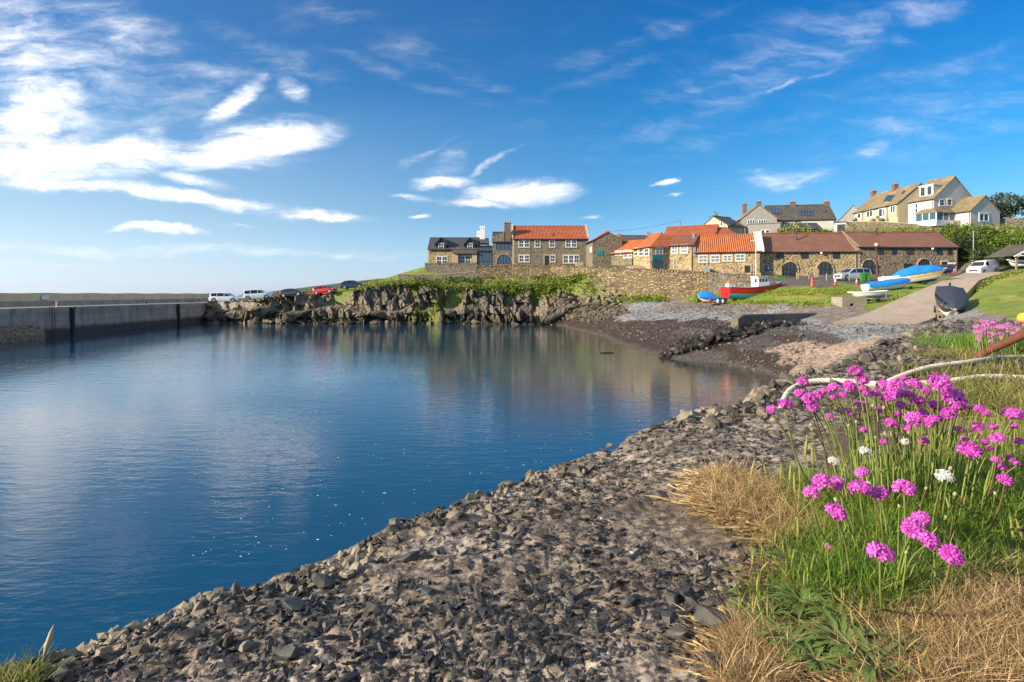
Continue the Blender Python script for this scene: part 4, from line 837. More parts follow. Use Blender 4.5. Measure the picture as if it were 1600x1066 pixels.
mb = MB(); a, h = b.on('front', 1282, 395.5); mb.cyl((a, -.35, h-.12), .16, .24, 10); mb.build('wall_lamp', MT['plate_white'], b.root, 'auto')
b = Bld('east_warehouse', 'long dark whinstone warehouse with brown roof at the head of the slip', (1340.2,86), (1496,86.5), 435, 'warehouse').body(8, 385.6, 364, 'stone_dark', 'tile_brown', quoin=1)
for x0, x1 in ((1371,1379.6),(1393,1400),(1417,1426.4),(1464,1471),(1481,1487)): b.win('front', x0, 387.6, x1, 397.6, 2, 1, 0, 'dark_paint', 'glass', None)
b.arch(1347, 406, 1368.4, 433.5, .4, n=3); b.arch(1433.4, 404.6, 1454, 431, .4, n=5, name='arched_window'); b.win('front', 1412, 411.8, 1425, 421, 6, 1, 0, 'dark_paint', 'glass', None); b.door('front', 1471, 409.4, 1480, 424)
b.pipe(1369.8, 370, 357.5, 3.2); b.skew(.12, 'wood', .3, .08)
mb = MB()
for px, py in ((1366.5, 382.5), (1455, 389)): a, h = b.on('front', px, py); mb.cyl((a, -.3, h-.1), .17, .22, 10)
mb.build('wall_lamp', MT['plate_white'], b.root, 'auto')
# --- upper houses
b = Bld('yellow_gable_cottage', 'small cottage with pale yellow gable and dark slate roof', (1117,114), (1117.01,112), 375, 'house')
b.root.name = 'pale_gable_cottage'; bpy.data.objects.remove(b.root)
b = Bld('pale_gable_cottage', 'small cottage with pale yellow gable and dark slate roof beside the terrace', (1137,108), (1163,110.5), 374, 'house').body(6.5, 352, 339, 'cream_render', 'slate_brown')
b.sky(1142.5, 345, 1149, 352, 1, -3); b.win('left', 1125.5, 346.5, 1129.5, 353.5, 1, 1, 0, sur=None)
b = Bld('flat_garage', 'grey flat roofed garage block with a wide dark window', (1170.4,109), (1219.4,107.5), 374, 'garage').body(6.5, 350.5, 0, 'grey_render', 'concrete', flat=True)
b.win('front', 1189, 359.3, 1202.4, 364.3, 2, 1, 0, 'white_paint', 'glass', None, mull=.14)
b = Bld('end_gable_house', 'grey gabled house with yellow lichen roof and brick chimneys ending the terrace', (1140,131), (1157.5,119), 378, 'house').body(7.0, 353.5, 320.5, 'grey_render', 'tile_lichen', rb=True)
b.win('right', 1167.5, 343.5, 1179.5, 350, 3, 1, 0, 'white_paint', 'glass_blue', None, mull=.06); b.win('right', 1185, 343.5, 1197, 350, 3, 1, 0, 'white_paint', 'glass_blue', None, mull=.06)
q = b.hit(1163, 312, (b.L*.35, 0, 0), (1, 0, 0))
def stack(B, x, y, px, py, w=.85): 
    c, d = B.ray(px, py); z = (c+d*((x-c[0])/d[0] if abs(d[0]) > abs(d[1]) else (y-c[1])/d[1]))[2]; mb = MB(); mb.box(x-w/2, x+w/2, y-w/2, y+w/2, z-3.2, z-.45); mb.box(x-w/2-.07, x+w/2+.07, y-w/2-.07, y+w/2+.07, z-.6, z-.45); c_ = mb.build('chimney', MT['brick'], B.root); MB().cyl((x, y-.18, z-.45), .13, .42, 8).build('chimney_pot', MT['clay_pot'], c_); MB().cyl((x, y+.2, z-.45), .13, .42, 8).build('chimney_pot', MT['clay_pot'], c_)
def stack_px(B, px, py, y):            # chimney on the plane y of a building, found by its bearing
    q = B.hit(px, py, (0, y, 0), (0, 1, 0)); stack(B, q[0], y, px, py)
c_, d_ = b.ray(1163, 312); stack_px(b, 1163.5, 316.5, 3.5)
b = Bld('terrace', 'long grey and white terrace with dark roof, brick chimneys and skylights', (1204,124), (1306,122), 372, 'terraced houses').body(8, 344, 323, 'grey_render', 'slate_brown')
b.sky(1203, 326, 1223, 335.6, 4, -3); b.sky(1249, 327, 1271.5, 337, 5, -2.5, 2); b.sky(1234.5, 327.2, 1240, 332.5, 1, -1); b.sky(1286, 327, 1291.5, 331.5, 1, -1)
mb = MB(); a0, _ = b.on('front', 1252.5, 345); a1, _ = b.on('front', 1303, 345); mb.box(a0, a1, -.1, .0, -1, b.he-.3); mb.build('white_wall', MT['white_render'], b.root)
for x0, x1 in ((1215,1219),(1220.5,1226.5),(1235.5,1239.8),(1255,1262),(1263,1268.5),(1275.5,1279),(1287,1291)): b.win('front', x0, 345.6, x1, 352.5 if x0 < 1280 else 356, 1, 1, 0, sur=None)
b.win('front', 1220, 354, 1227, 359, 1, 1, 0, sur=None); b.win('front', 1280.5, 345.6, 1283, 351, 1, 1, 0, sur=None)
for px in (1185.4, 1238.8, 1291.8): b.chimney(px, 312.6, 4, .95, .9, 2, 'brick', 2.6)
b = Bld('terrace_gable', 'brown roofed cross wing with grey gable at the right of the terrace', (1304,142), (1310.5,131), 368, 'house').body(5.8, 353.5, 321, 'grey_render', 'tile_lichen', rb=True)
b = Bld('garage', 'small white garage with dark flat roof below the terrace', (1303.4,113), (1321.8,112), 364, 'garage').body(4, 348.5, 0, 'white_render', 'slate', flat=True); b.door('front', 1308, 351, 1321, 363, 'car_trim', None, 'garage_door')
b = Bld('garden_hut', 'small pale hut with dark pointed roof in front of the terrace', (1252,111), (1284,111), 366, 'hut').body(4, 357.5, 350.5, 'cream_render', 'slate'); b.win('front', 1263, 358.6, 1268, 362.4, 1, 1, 0, sur=None)
b = Bld('cream_house', 'cream semi detached house with mossy roof and two brick chimneys', (1333.5,130), (1403,116), 352, 'house').body(9.5, 333, 306, 'cream_render', 'tile_lichen', dz=3)
for x0, y0, x1, y1 in ((1340,334,1345.4,340.6),(1354.4,330.5,1363.6,338.5),(1373,327,1379,338.5),(1379.6,326.5,1382.4,338),(1391.5,322.5,1399,332)): b.win('front', x0, y0, x1, y1, 1 if x1-x0 < 7 else 2, 1, 0, sur='white_paint')
b.win('front', 1374, 343, 1384, 350, 2, 1, 0, sur=None); b.sky(1380, 305, 1392, 315.5, 3, 7); b.sky(1408, 298, 1413, 303.5, 1, 3)
stack_px(b, 1364.8, 296, 4.7); stack_px(b, 1398.5, 285, 4.7)
mb = MB()
for px in (1348.5, 1386.5): a, h = b.on('front', px, 330); mb.tube([(a, -.08, b.he-.2), (a, -.08, -.5)], .06, 6)
mb.build('drainpipe', MT['iron'], b.root)
b = Bld('white_house', 'large white house with tall gable, dormer and glazed sun room', (1419,112.75), (1459,108), 352.5, 'house').body(11, 316.5, 276.5, 'white_render', 'tile_lichen', dz=3, rb=True)
b.win('front', 1430, 318, 1434.5, 333, 1, 2, 0, sur=None); b.door('front', 1432, 340, 1437, 352, 'dark_paint', None)
b.win('right', 1467.5, 312, 1475.5, 321.6, 1, 2, 0, sur='white_paint'); b.win('right', 1479.5, 311.5, 1487, 321, 1, 2, 0, sur='white_paint')
# dormer
nrm = (0, -b.sl, 1); q0 = b.hit(1436.5, 303.5, (0, 1.0, 0), (0, 1, 0)); q1 = b.hit(1460.5, 302, (0, 1.0, 0), (0, 1, 0)); x0, x1 = q0[0], min(q1[0], b.L-.8); zb = b.he+b.sl*.9; zt = b.hit(1445, 291, (0, 1.0, 0), (0, 1, 0))[2]
dm = MB().box(x0, x1, 1.0, 4.2, zb-.6, zt).build('dormer', MT['white_render'], b.root); MB().box(x0-.15, x1+.15, .8, 4.3, zt, zt+.14).build('roof', MT['white_paint'], dm)
n = 2
mb = MB(); pb = MB()
for k in range(n):
    a = x0+(x1-x0)*(.08+k*.48); c = a+(x1-x0)*.36; pb.box(a+.08, c-.08, .96, .99, zb+.25, zt-.2)
    for r_ in ((a, c, zt-.2, zt-.12), (a, c, zb+.17, zb+.25)): mb.box(r_[0], r_[1], .93, .995, r_[2], r_[3])
    mb.box(a, a+.08, .93, .995, zb+.25, zt-.2); mb.box(c-.08, c, .93, .995, zb+.25, zt-.2)
w = mb.build('window_frame', MT['white_paint'], dm); pb.build('window_pane', MT['glass'], dm)
# sun room wrapping the corner: roof skirt and glass
lx, hz = b.L, zat(333, 108)-b.z0; hb_ = 0; ht = zat(325, 108)-b.z0
mb = MB(); pr = 1.7; D1 = 7.6
mb.add([(lx-2.4, -pr, hz), (lx+pr, -pr, hz), (lx+pr, D1, hz), (lx-2.4, 0, ht), (lx, 0, ht), (lx, D1, ht), (lx-2.4, -pr, hz-.12), (lx+pr, -pr, hz-.12), (lx+pr, D1, hz-.12), (lx-2.4, 0, hz-.12), (lx, D1, hz-.12), (lx, 0, hz-.12)], [(0,1,4,3),(1,2,5,4),(0,6,7,1),(1,7,8,2),(6,9,11,7),(7,11,10,8),(0,3,9,6),(2,8,10,5)])
mb.build('sun_room_roof', MT['tile_lichen'], b.root)
mb = MB(); pb = MB(); z1 = hz-.14
for k in range(4): x = lx-2.3+(pr+2.2)*k/3.0; mb.box(x-.07, x+.07, -pr+.12, -pr+.22, -.2, z1)
for y in (-pr+.12, .2, 1.7, 3.2, 4.6): mb.box(lx+pr-.22, lx+pr-.1, y, y+.14, -.2, z1)
mb.box(lx-2.3, lx+pr-.1, -pr+.1, -pr+.23, -.8, .35); mb.box(lx+pr-.24, lx+pr-.1, -pr+.23, 4.7, -.8, .3)
sr = mb.build('sun_room', MT['white_paint'], b.root); pb.box(lx-2.25, lx+pr-.2, -pr+.15, -pr+.18, .35, z1); pb.box(lx+pr-.18, lx+pr-.15, -pr+.25, 4.65, .3, z1); pb.build('pane', MT['glass_blue'], sr)
MB().box(lx+.1, lx+pr-.12, 4.75, D1-.1, -.8, z1).build('sun_room_wall', MT['white_render'], b.root)
b = Bld('white_annexe', 'low white gabled annexe with one window joined to the white house', (1480,109), (1516.5,105), 353, 'house').body(7.6, 334, 306.5, 'white_render', 'tile_lichen', dz=3, rb=True)
b.win('right', 1530, 333.6, 1544.4, 346, 2, 1, 0, sur='white_paint')
# distant roofs behind the yard
b = Bld('far_cottage', 'distant grey slate roofed cottage with small chimneys behind the pantile range', (962,140), (1032,140), 395, 'house').body(7, 380, 369, 'grey_render', 'slate_brown')
b.chimney(967, 363, 3.5, .9, .8, 2, 'grey_render', 2); b.chimney(1013.5, 361, 3.5, 1.1, .8, 2, 'grey_render', 2)
# garden walls up the bank
wall_run('hill_wall', 'dark rubble garden wall in front of the cream house', [wp_(1322,347,359,112), wp_(1380,347,358,109), wp_(1436,351,359,106.5)], .5, MT['stone_dark'], cope='flat')
wall_run('hill_wall', 'low brown rubble wall running under the white annexe', [wp_(1446,357,364,103), wp_(1498,356,366,102), wp_(1566,352.5,366,101.5)], .5, MT['stone_dark'])
wall_run('hill_wall', 'high grey stone wall right of the white annexe', [wp_(1564,341,362,108), wp_(1640,339,362,106)], .5, MT['stone_dark'])
o = thing('timber_fence', 'short pale timber fence panel beside the glazed sun room', 'fence', W(1489,357,103.5)); 
for k in range(9): MB().box(k*.16, k*.16+.14, 0, .03, -.4, 1.45).build('board', MT['wood_pale'], o)
# ================================================================ PLANTS ON THE LAND
def m_leaf(name, c1, c2, c3=None, trans=.25):
    m, t, b = newmat(name); r = t.n('ShaderNodeNewGeometry').outputs['Random Per Island']
    c = t.ramp(r, [(0, c1), (.55, c2), (1, c3 or c2)]); setb(t, b, c, .6)
    tr = t.n('ShaderNodeBsdfTranslucent', Color=c); mx = t.n('ShaderNodeMixShader', i0=trans)
    t.nt.links.new(b.outputs[0], mx.inputs[1]); t.nt.links.new(tr.outputs[0], mx.inputs[2]); t.nt.links.new(mx.outputs[0], t.nt.nodes['Material Output'].inputs[0]); return m
ML = {'bush': m_leaf('bright_bank_foliage', (.04,.075,.008), (.12,.19,.014), (.24,.30,.04)), 'dark': m_leaf('dark_bramble_foliage', (.015,.03,.008), (.04,.07,.012), (.08,.11,.02)),
      'pine': m_leaf('blue_green_pine_needles', (.02,.035,.028), (.04,.065,.045), (.08,.10,.05), .1), 'tuft': m_leaf('cliff_top_herbage', (.06,.10,.008), (.19,.27,.014), (.40,.42,.05)), 'yel': m_leaf('yellow_green_blossoming_foliage', (.12,.16,.02), (.22,.26,.04), (.45,.45,.22))}
def leaf_cards(C, size, rng=RNG, flat=0., long=1.6):      # C (n,3) centres -> quads
    n = len(C); a = rng.normal(size=(n, 3)); a /= np.linalg.norm(a, axis=1)[:, None]; b = rng.normal(size=(n, 3)); b -= (b*a).sum(1)[:, None]*a; b /= np.linalg.norm(b, axis=1)[:, None]
    s = size*rng.uniform(.6, 1.3, (n, 1)); a = a*s*long*.5; b = b*s*.5
    V = np.stack([C-a, C+b*.9, C+a, C-b*.9], 1).reshape(-1, 3); return V, np.arange(4*n).reshape(n, 4)
def clumps(center, rad, nc, nl, size, rr=.32, top=.0):
    c = np.array(center); rad = np.array(rad); p = RNG.normal(size=(nc, 3)); p /= np.linalg.norm(p, axis=1)[:, None]; p *= RNG.uniform(.35, 1., (nc, 1)); p[:, 2] = np.where(p[:, 2] < top-.6, -p[:, 2]*.5, p[:, 2])
    p = p*rad+c; q = RNG.normal(size=(nc, nl, 3)); q /= np.linalg.norm(q, axis=2)[..., None]; q *= RNG.uniform(.5, 1, (nc, nl, 1))*rr*rad.mean()*RNG.uniform(.6, 1.25, (nc, 1, 1))
    return (p[:, None]+q).reshape(-1, 3)
def plant(name, label, cat, cen, rad, nc, nl, size, mat, group=None, trunk=None):
    C = clumps(cen, rad, nc, nl, size); V, Fc = leaf_cards(C, size)
    if not trunk:
        V[:, 2] = np.maximum(V[:, 2], cen[2]-rad[2]*.75); return tag(obj(name, np_mesh(name, V, Fc, ML[mat])), label, cat, group)
    base = (cen[0], cen[1], trunk[0]); r = thing(name, label, cat, base, 0, group); V = V-np.array(base); obj('crown', np_mesh('crown', V, Fc, ML[mat]), r)
    mb = MB(); h = cen[2]-trunk[0]; mb.tube([(0, 0, -.5), (.1, 0, h*.5), (.05, .1, h), (.2, .1, h+rad[2]*.5)], [trunk[1], trunk[1]*.8, trunk[1]*.55, trunk[1]*.2], 8)
    for k in range(7): a = k*2.4; mb.tube([(.05, .05, h*.55+.12*k*h*.5), (math.cos(a)*rad[0]*.35, math.sin(a)*rad[1]*.35, h*.9), (math.cos(a)*rad[0]*.75, math.sin(a)*rad[1]*.75, h+rad[2]*RNG.uniform(-.2, .5))], [trunk[1]*.4, trunk[1]*.25, .03], 6)
    mb.build('trunk', MT['wood'], r, True); return r
def atg(px, py, d, dz=0): p = W(px, py, d); return p
plant('pine_tree', 'broad dark blue green pine on the skyline right of the white annexe', 'tree', W(1575,321,126), (5.0,4,3.4), 46, 60, .34, 'pine', trunk=(17.5,.3))
plant('pine_tree', 'lower pine crown touching the right end of the annexe roof', 'tree', W(1553,330,128), (3.4,3,2.6), 26, 50, .34, 'pine', trunk=(17.5,.25))
plant('broadleaf_tree', 'thin yellowish tree rising behind the red roofed back hall', 'tree', W(1114,352,125), (2.4,2,2.4), 24, 26, .26, 'yel', trunk=(12,.14))
plant('shrub', 'rounded green shrub growing against the cream house wall', 'shrub', W(1371,347,110.5), (1.9,1.1,1.1), 16, 40, .16, 'yel')
plant('hedge', 'leafy bright green hedge under the flat roofed garage and hut', 'hedge', W(1243,364,107), (4.0,1.2,1.5), 60, 45, .2, 'yel')
plant('hedge', 'low green hedge in front of the small white garage', 'hedge', W(1285,366,106), (4.2,1.0,.9), 50, 40, .2, 'bush')
BL = ['tall dark bush at the right end of the long warehouse', 'rounded bush between the warehouse end and the tall grey pole', 'dark bramble bush low down behind the white van', 'pale flowering bush high on the bank under the grey wall', 'wide green bush above the white van roof', 'bright bush halfway up the bank at the photo edge', 'dark hollow bush right of the grey pole', 'bushy green mound directly below the annexe wall', 'low bush beside the small boat shelter', 'bush at the top of the bank below the timber fence']
for i, (px, py, d, rx, rz, mt_) in enumerate([(1499,389,90,1.8,3.4,'dark'),(1513,372,95,2.2,2.4,'bush'),(1548,401,84,3.2,1.3,'dark'),(1572,364,98,3.0,1.8,'yel'),(1545,382,91,3.0,1.9,'bush'),(1590,382,90,3.0,1.9,'bush'),(1528,384,92,1.8,2.2,'dark'),(1530,364,99,3.4,1.7,'bush'),(1574,402,82,2.4,1.1,'dark'),(1488,366,98,3.2,1.8,'bush')]):
    plant('bush', BL[i], 'bush', W(px, py, d), (rx, rx*.8, rz), 34, 46, .2, mt_, 'bushes on the bank above the slip')
# continuous undergrowth on the bank, hill brow and cliff top
def undergrowth(name, label, polys, n, size, mat, hgt_=.5, cl=10, spread=.45):
    Cs = []
    for L in polys:
        k = 0
        while k < n//len(polys):
            i = RNG.integers(len(L)-1); f = RNG.random(); a, b = L[i], L[i+1]; px = a[0]+(b[0]-a[0])*f; py = (a[1]+(b[1]-a[1])*f)+RNG.uniform(-1, 1)*a[2]; q = ray(px, py, 60, 150); k += 1
            if q[1] > 148 or (q[1] > 90 and q[0] < 20 and fbm(np.array([q[0]*.22]), np.array([q[1]*.22+q[2]*.5]), 3, 77)[0] < .47 and RNG.random() < .8): continue
            Cs.append(q+RNG.normal(size=(cl, 3))*np.array([spread, spread, hgt_*.45])*RNG.uniform(.5, 1.4)+np.array([0, 0, hgt_*RNG.uniform(.1, .8)]))
    V, Fc = leaf_cards(np.concatenate(Cs), size); return tag(obj(name, np_mesh(name, V, Fc, ML[mat])), label, kind='stuff')
undergrowth('undergrowth', 'tangled green undergrowth covering the bank behind the warehouse', [[(1470,375,10),(1540,385,22),(1620,385,26)],[(1480,370,8),(1620,368,10)]], 2000, .2, 'bush', .7, 16, .5)
undergrowth('brow_grass', 'low green growth along the brow behind the warehouse roofs', [[(1190,372,3),(1300,364,3),(1400,361,3),(1470,362,4)]], 700, .16, 'yel', .3, 14, .4)
undergrowth('bank_flowers', 'pale yellow green blossoming patches on the bank', [[(1480,372,6),(1540,366,6),(1620,372,8)],[(1560,385,10),(1620,390,10)]], 420, .17, 'yel', .8, 16, .35)
undergrowth('undergrowth', 'dark brambles and long grass low on the bank', [[(1498,402,8),(1560,398,12),(1620,405,12)]], 800, .2, 'dark', .7, 16, .5)
undergrowth('cliff_herbage', 'bright green herbage hanging over the top of the cliff', [[(560,449,5),(640,443,6),(720,444,8),(800,445,8),(870,440,8),(905,443,12)],[(640,450,5),(760,452,8),(860,450,9),(900,452,10)],[(740,460,6),(850,462,6),(930,466,6)]], 2700, .17, 'tuft', .42, 14, .4)
undergrowth('cliff_herbage', 'pale yellowish weeds mixed in the cliff top herbage', [[(560,450,4),(640,446,6),(760,446,10),(840,448,10),(905,446,12)],[(690,458,8),(800,466,8),(880,464,8)]], 520, .17, 'yel', .7, 16, .35)
undergrowth('cliff_herbage', 'darker leafy clumps in the cliff top herbage', [[(650,444,7),(760,446,10),(905,448,12)]], 420, .2, 'dark', .6, 16, .4)
undergrowth('wall_foot_weeds', 'green weeds growing along the foot of the quay wall', [[(930,467,6),(985,470,3),(1040,471,2)],[(1085,470,3),(1120,472,2)]], 260, .2, 'tuft', .7, 14, .4)
undergrowth('grass_tussocks', 'rough grass tussocks on the banks beside the slipway', [[(1110,470,2),(1200,474,3),(1310,476,3)],[(1200,459,4),(1330,455,4)],[(1380,470,2),(1430,462,3)],[(1515,480,6),(1600,488,5)],[(400,466,1.5),(470,462,1.5),(560,452,1.5)]], 1500, .10, 'tuft', .12, 12, .45)
# ================================================================ VEHICLES
def car(name, label, loc, rz, L, Wd, Ht, paint, style='suv', pitch=0, group=None, cat='car'):
    r = thing(name, label, cat, loc, rz, group); r.rotation_euler = (0, pitch, rz)
    PR = {'suv': [(-.5,.5),(-.49,.66),(-.455,.90),(-.40,.97),(-.2,1.),(.02,.985),(.10,.94),(.245,.66),(.40,.60),(.475,.52),(.5,.38)],
          'hatch': [(-.5,.45),(-.49,.62),(-.44,.80),(-.33,.96),(-.12,1.),(.03,.98),(.10,.93),(.27,.64),(.42,.56),(.48,.48),(.5,.36)],
          'van': [(-.5,.5),(-.495,.80),(-.47,.95),(-.42,.99),(-.1,1.),(.08,.98),(.15,.93),(.31,.62),(.44,.53),(.485,.45),(.5,.33)]}[style]
    gr = .17; belt = {'suv': .60, 'hatch': .58, 'van': .60}[style]; w = Wd/2; xs = np.linspace(-.5, .5, 45); zt = np.interp(xs, *zip(*PR)); mb = MB(); rows = []
    rw = .345 if style != 'hatch' else .32; ax = (-.31*L, .32*L)
    def ww(x): return w*(1-.10*abs(2*x)**5)
    def wt(x, z): return ww(x)*(1-.24*max(0, (z-belt)/(1-belt)))
    for x, z in zip(xs, zt):
        X = x*L; zb = gr
        for a in ax:
            dd = abs(X-a)
            if dd < rw+.04: zb = max(zb, .0+math.sqrt(max(0, (rw+.06)**2-dd*dd))+rw*.9)
        zb = min(zb, z*Ht-.12); bz = min(belt, z)*Ht
        half = [(ww(x)*.96, zb), (ww(x), max(zb+.02, .45)), (ww(x)*.99, max(bz-.01, zb+.05)), (wt(x, z)+.0, max(z*Ht-.05, bz)), (wt(x, z)*.86, max(z*Ht, bz+.004)), (0, max(z*Ht+.015, bz+.01))]
        rows.append([(X, y, zz) for y, zz in half]+[(X, -y, zz) for y, zz in reversed(half[:-1])])
    mb.grid(rows, closed=True); mb.add(rows[0], [tuple(range(len(rows[0])))]); mb.add(rows[-1], [tuple(range(len(rows[0])))])
    mb.build('body', MT[paint], r, 'auto')
    for sg, nm in ((1, 'side_window'), (-1, 'side_window')):
        x0, x1 = (-.42, .22) if style != 'van' else (.06, .265); n = 22; A = []; B = []
        for k in range(n+1):
            x = x0+(x1-x0)*k/n; z = float(np.interp(x, *zip(*PR)))-.055; z = max(z, belt+.004); A.append((x*L, sg*(wt(x, belt)+.008), belt*Ht+.02)); B.append((x*L, sg*(wt(x, z)+.010), z*Ht))
        mb = MB(); mb.grid([A, B]); g = mb.build('side_window', MT['car_glass'], r, fix=False)
        mb = MB()
        for px_ in ((-.22, .02) if style != 'van' else ()):
            z = float(np.interp(px_, *zip(*PR)))-.05; mb.add([(px_*L-.035, sg*(wt(px_, belt)+.016), belt*Ht), (px_*L+.035, sg*(wt(px_, belt)+.016), belt*Ht), (px_*L+.035, sg*(wt(px_, z)+.018), z*Ht), (px_*L-.035, sg*(wt(px_, z)+.018), z*Ht)], [(0,1,2,3)])
        if mb.v: mb.build('pillar', MT[paint], g, fix=False)
        MB().box(.245*L-.0, .245*L+.12, sg*(w+.02)-.09*(sg < 0), sg*(w+.02)+.09*(sg > 0), belt*Ht+.02, belt*Ht+.16).build('mirror', MT[paint], r)
    for a, b_, nm in (((.12, .905), (.25, .665), 'windscreen'), ((-.462, .86), (-.487, .68), 'rear_window')) if style == 'suv' else (((.115, .90), (.27, .655), 'windscreen'), ((-.40, .865), (-.475, .68), 'rear_window')) if style == 'hatch' else (((.165, .90), (.305, .64), 'windscreen'),):
        o = .02; sgn = 1 if b_[0] > 0 else -1; p = [(a[0]*L+o*sgn, -wt(a[0], a[1])*.84, a[1]*Ht+o), (a[0]*L+o*sgn, wt(a[0], a[1])*.84, a[1]*Ht+o), (b_[0]*L+o*sgn, w*.84, b_[1]*Ht+o), (b_[0]*L+o*sgn, -w*.84, b_[1]*Ht+o)]
        MB().add(p+[(x-.02*sgn, y, z-.03) for x, y, z in p], [(0,1,2,3),(4,7,6,5),(0,4,5,1),(1,5,6,2),(2,6,7,3),(3,7,4,0)]).build(nm, MT['car_glass'], r)
    for a in ax:
        for sg in (-1, 1):
            y0 = sg*(w-.2) if sg > 0 else -w-.0; mb = MB(); mb.cyl((a, y0 if sg > 0 else -w, rw), rw, .2, 20, 'y'); wh = mb.build('wheel', MT['rubber'], r, 'auto')
            yy = w if sg > 0 else -w; mb = MB(); mb.cyl((a, yy-.006 if sg > 0 else yy-.012, rw), rw*.66, .018, 14, 'y')
            for k in range(5): q = k*2*math.pi/5; mb.box(a+math.cos(q)*rw*.3-.04, a+math.cos(q)*rw*.3+.04, yy-.02*(sg < 0), yy+.02, rw+math.sin(q)*rw*.3-.04, rw+math.sin(q)*rw*.3+.04)
            mb.build('rim', MT['steel'], wh, 'auto')
    for sg in (-1, 1):
        MB().box(.452*L, .492*L, min(sg*w*.60, sg*w*.93), max(sg*w*.60, sg*w*.93), .44*Ht, .51*Ht).build('headlight', MT['lens_clear'], r, bevel=.02)
        MB().box(-.503*L, -.485*L, min(sg*w*.66, sg*w*.95), max(sg*w*.66, sg*w*.95), .50*Ht, .66*Ht).build('tail_light', MT['lens_red'], r, bevel=.01)
    MB().box(.485*L, .506*L, -w*.55, w*.55, .27*Ht, .40*Ht).build('grille', MT['car_trim'], r); MB().box(.500*L, .512*L, -.26, .26, .2*Ht, .27*Ht).build('number_plate', MT['plate_white'], r)
    MB().box(-.508*L, -.495*L, -.26, .26, .36*Ht, .43*Ht).build('number_plate', MT['boat_yellow'], r)
    MB().box(-.49*L, .49*L, -w*.9, w*.9, gr*.85, gr+.12).build('sill', MT['car_trim'], r)
    return r
def carpos(px, pb, d): p = W(px, pb, d); return (p[0], p[1], p[2])
G = 'cars parked along the harbour head'
for pxs, pb, d, rz, nm, lb, Lc, Hc, pt, st, pi in (
    (352,472,98,8,'parked_car','white estate car parked nearest the pier, leftmost of the row',4.8,1.62,'car_white','suv',0),
    (404,467.5,100,12,'parked_car','taller white off road car, second from the pier',4.8,1.72,'car_white','suv',R(-4)),
    (458,463.5,102,-5,'parked_car','dark grey hatchback between the white car and the red car',4.3,1.45,'car_dark','hatch',R(-5)),
    (508,459.0,102.5,-8,'parked_car','small red hatchback parked on the grass slope',3.9,1.5,'car_red','hatch',R(-6)),
    (552,451.0,104,0,'parked_car','dark blue green hatchback, highest and last of the row',4.2,1.5,'car_blue','hatch',R(-4))):
    car(nm, lb, carpos(pxs, pb, d), R(rz), Lc, 1.84, Hc, pt, st, pi, G)
car('parked_car', 'silver off road car parked in front of the warehouse arches', carpos(1332,438,79), R(188), 4.55, 1.85, 1.66, 'car_silver', 'suv')
car('van', 'white panel van facing down the slope at the top of the slip', carpos(1536,428.5,79), R(205), 4.6, 1.85, 1.9, 'car_white', 'van', R(5), cat='van')
# ================================================================ BOATS
def hull(L, Bm, Dp, sheer=.35, stern=.8, full=.5, n=30, m=14, rake=.12, flare=1.):
    rows = []
    for i in range(n+1):
        t_ = i/n; x = (t_-.5)*L
        b_ = Bm/2*((stern+(1-stern)*math.sin(min(t_/.45, 1)*math.pi/2)) if t_ < .45 else math.cos((t_-.45)/.55*math.pi/2)**.62); b_ = max(b_, .02)
        zk = .10*Dp*(1-min(1, t_*3))+Dp*.9*max(0, (t_-.82)/.18)**2.2; zg = Dp*(1+sheer*max(0, (t_-.3)/.7)**2+.10*max(0, (.3-t_)/.3)); rr = []
        for j in range(-m, m+1):
            v_ = abs(j)/m; y = b_*min(1, (math.sin(v_*math.pi/2)**full))*math.copysign(1, j) if j else 0; z = zk+(zg-zk)*(v_**1.7); xo = rake*L*v_*max(0, (t_-.6)/.4)
            rr.append((x+xo, y, z))
        rows.append(rr)
    return rows
def hull_obj(rows, name, bands, parent, th=.05):           # bands: [(v_max, material key)]
    m = (len(rows[0])-1)//2; mb = MB(); mb.grid(rows); nf = len(mb.f); mi = []
    for i in range(len(rows)-1):
        for j in range(2*m):
            v_ = abs((j+.5)-m)/m; mi.append(next(k for k, (vm, _) in enumerate(bands) if v_ <= vm))
    b = len(mb.v); ring = rows[0]; c = len(ring)
    for j in range(2*m):                                      # transom in strips so that bands carry round the stern
        pass
    mb.add(ring, [tuple(range(c))]); mi.append(len(bands)-1)
    # inner deck a little below the gunwale
    dk = [[(r_[0][0], r_[0][1]*.96, r_[0][2]-.12), (r_[-1][0], r_[-1][1]*.96, r_[-1][2]-.12)] for r_ in rows]; mb.grid(dk); mi += [len(bands)-1]*(len(rows)-1)
    me = bpy.data.meshes.new(name); me.from_pydata(mb.v, [], mb.f); me.update()
    for _, k in bands: me.materials.append(MT[k])
    me.polygons.foreach_set('material_index', np.array(mi, dtype=np.int32)); me.polygons.foreach_set('use_smooth', np.ones(len(mi), bool)); me.set_sharp_from_angle(angle=R(40))
    o = obj(name, me, parent)
    mb = MB()
    for e in (0, -1): mb.tube([r_[e] for r_ in rows], th, 6)
    mb.tube([rows[0][0], rows[0][-1]], th, 6); mb.build('gunwale', MT[bands[-1][1]], parent, True); return o
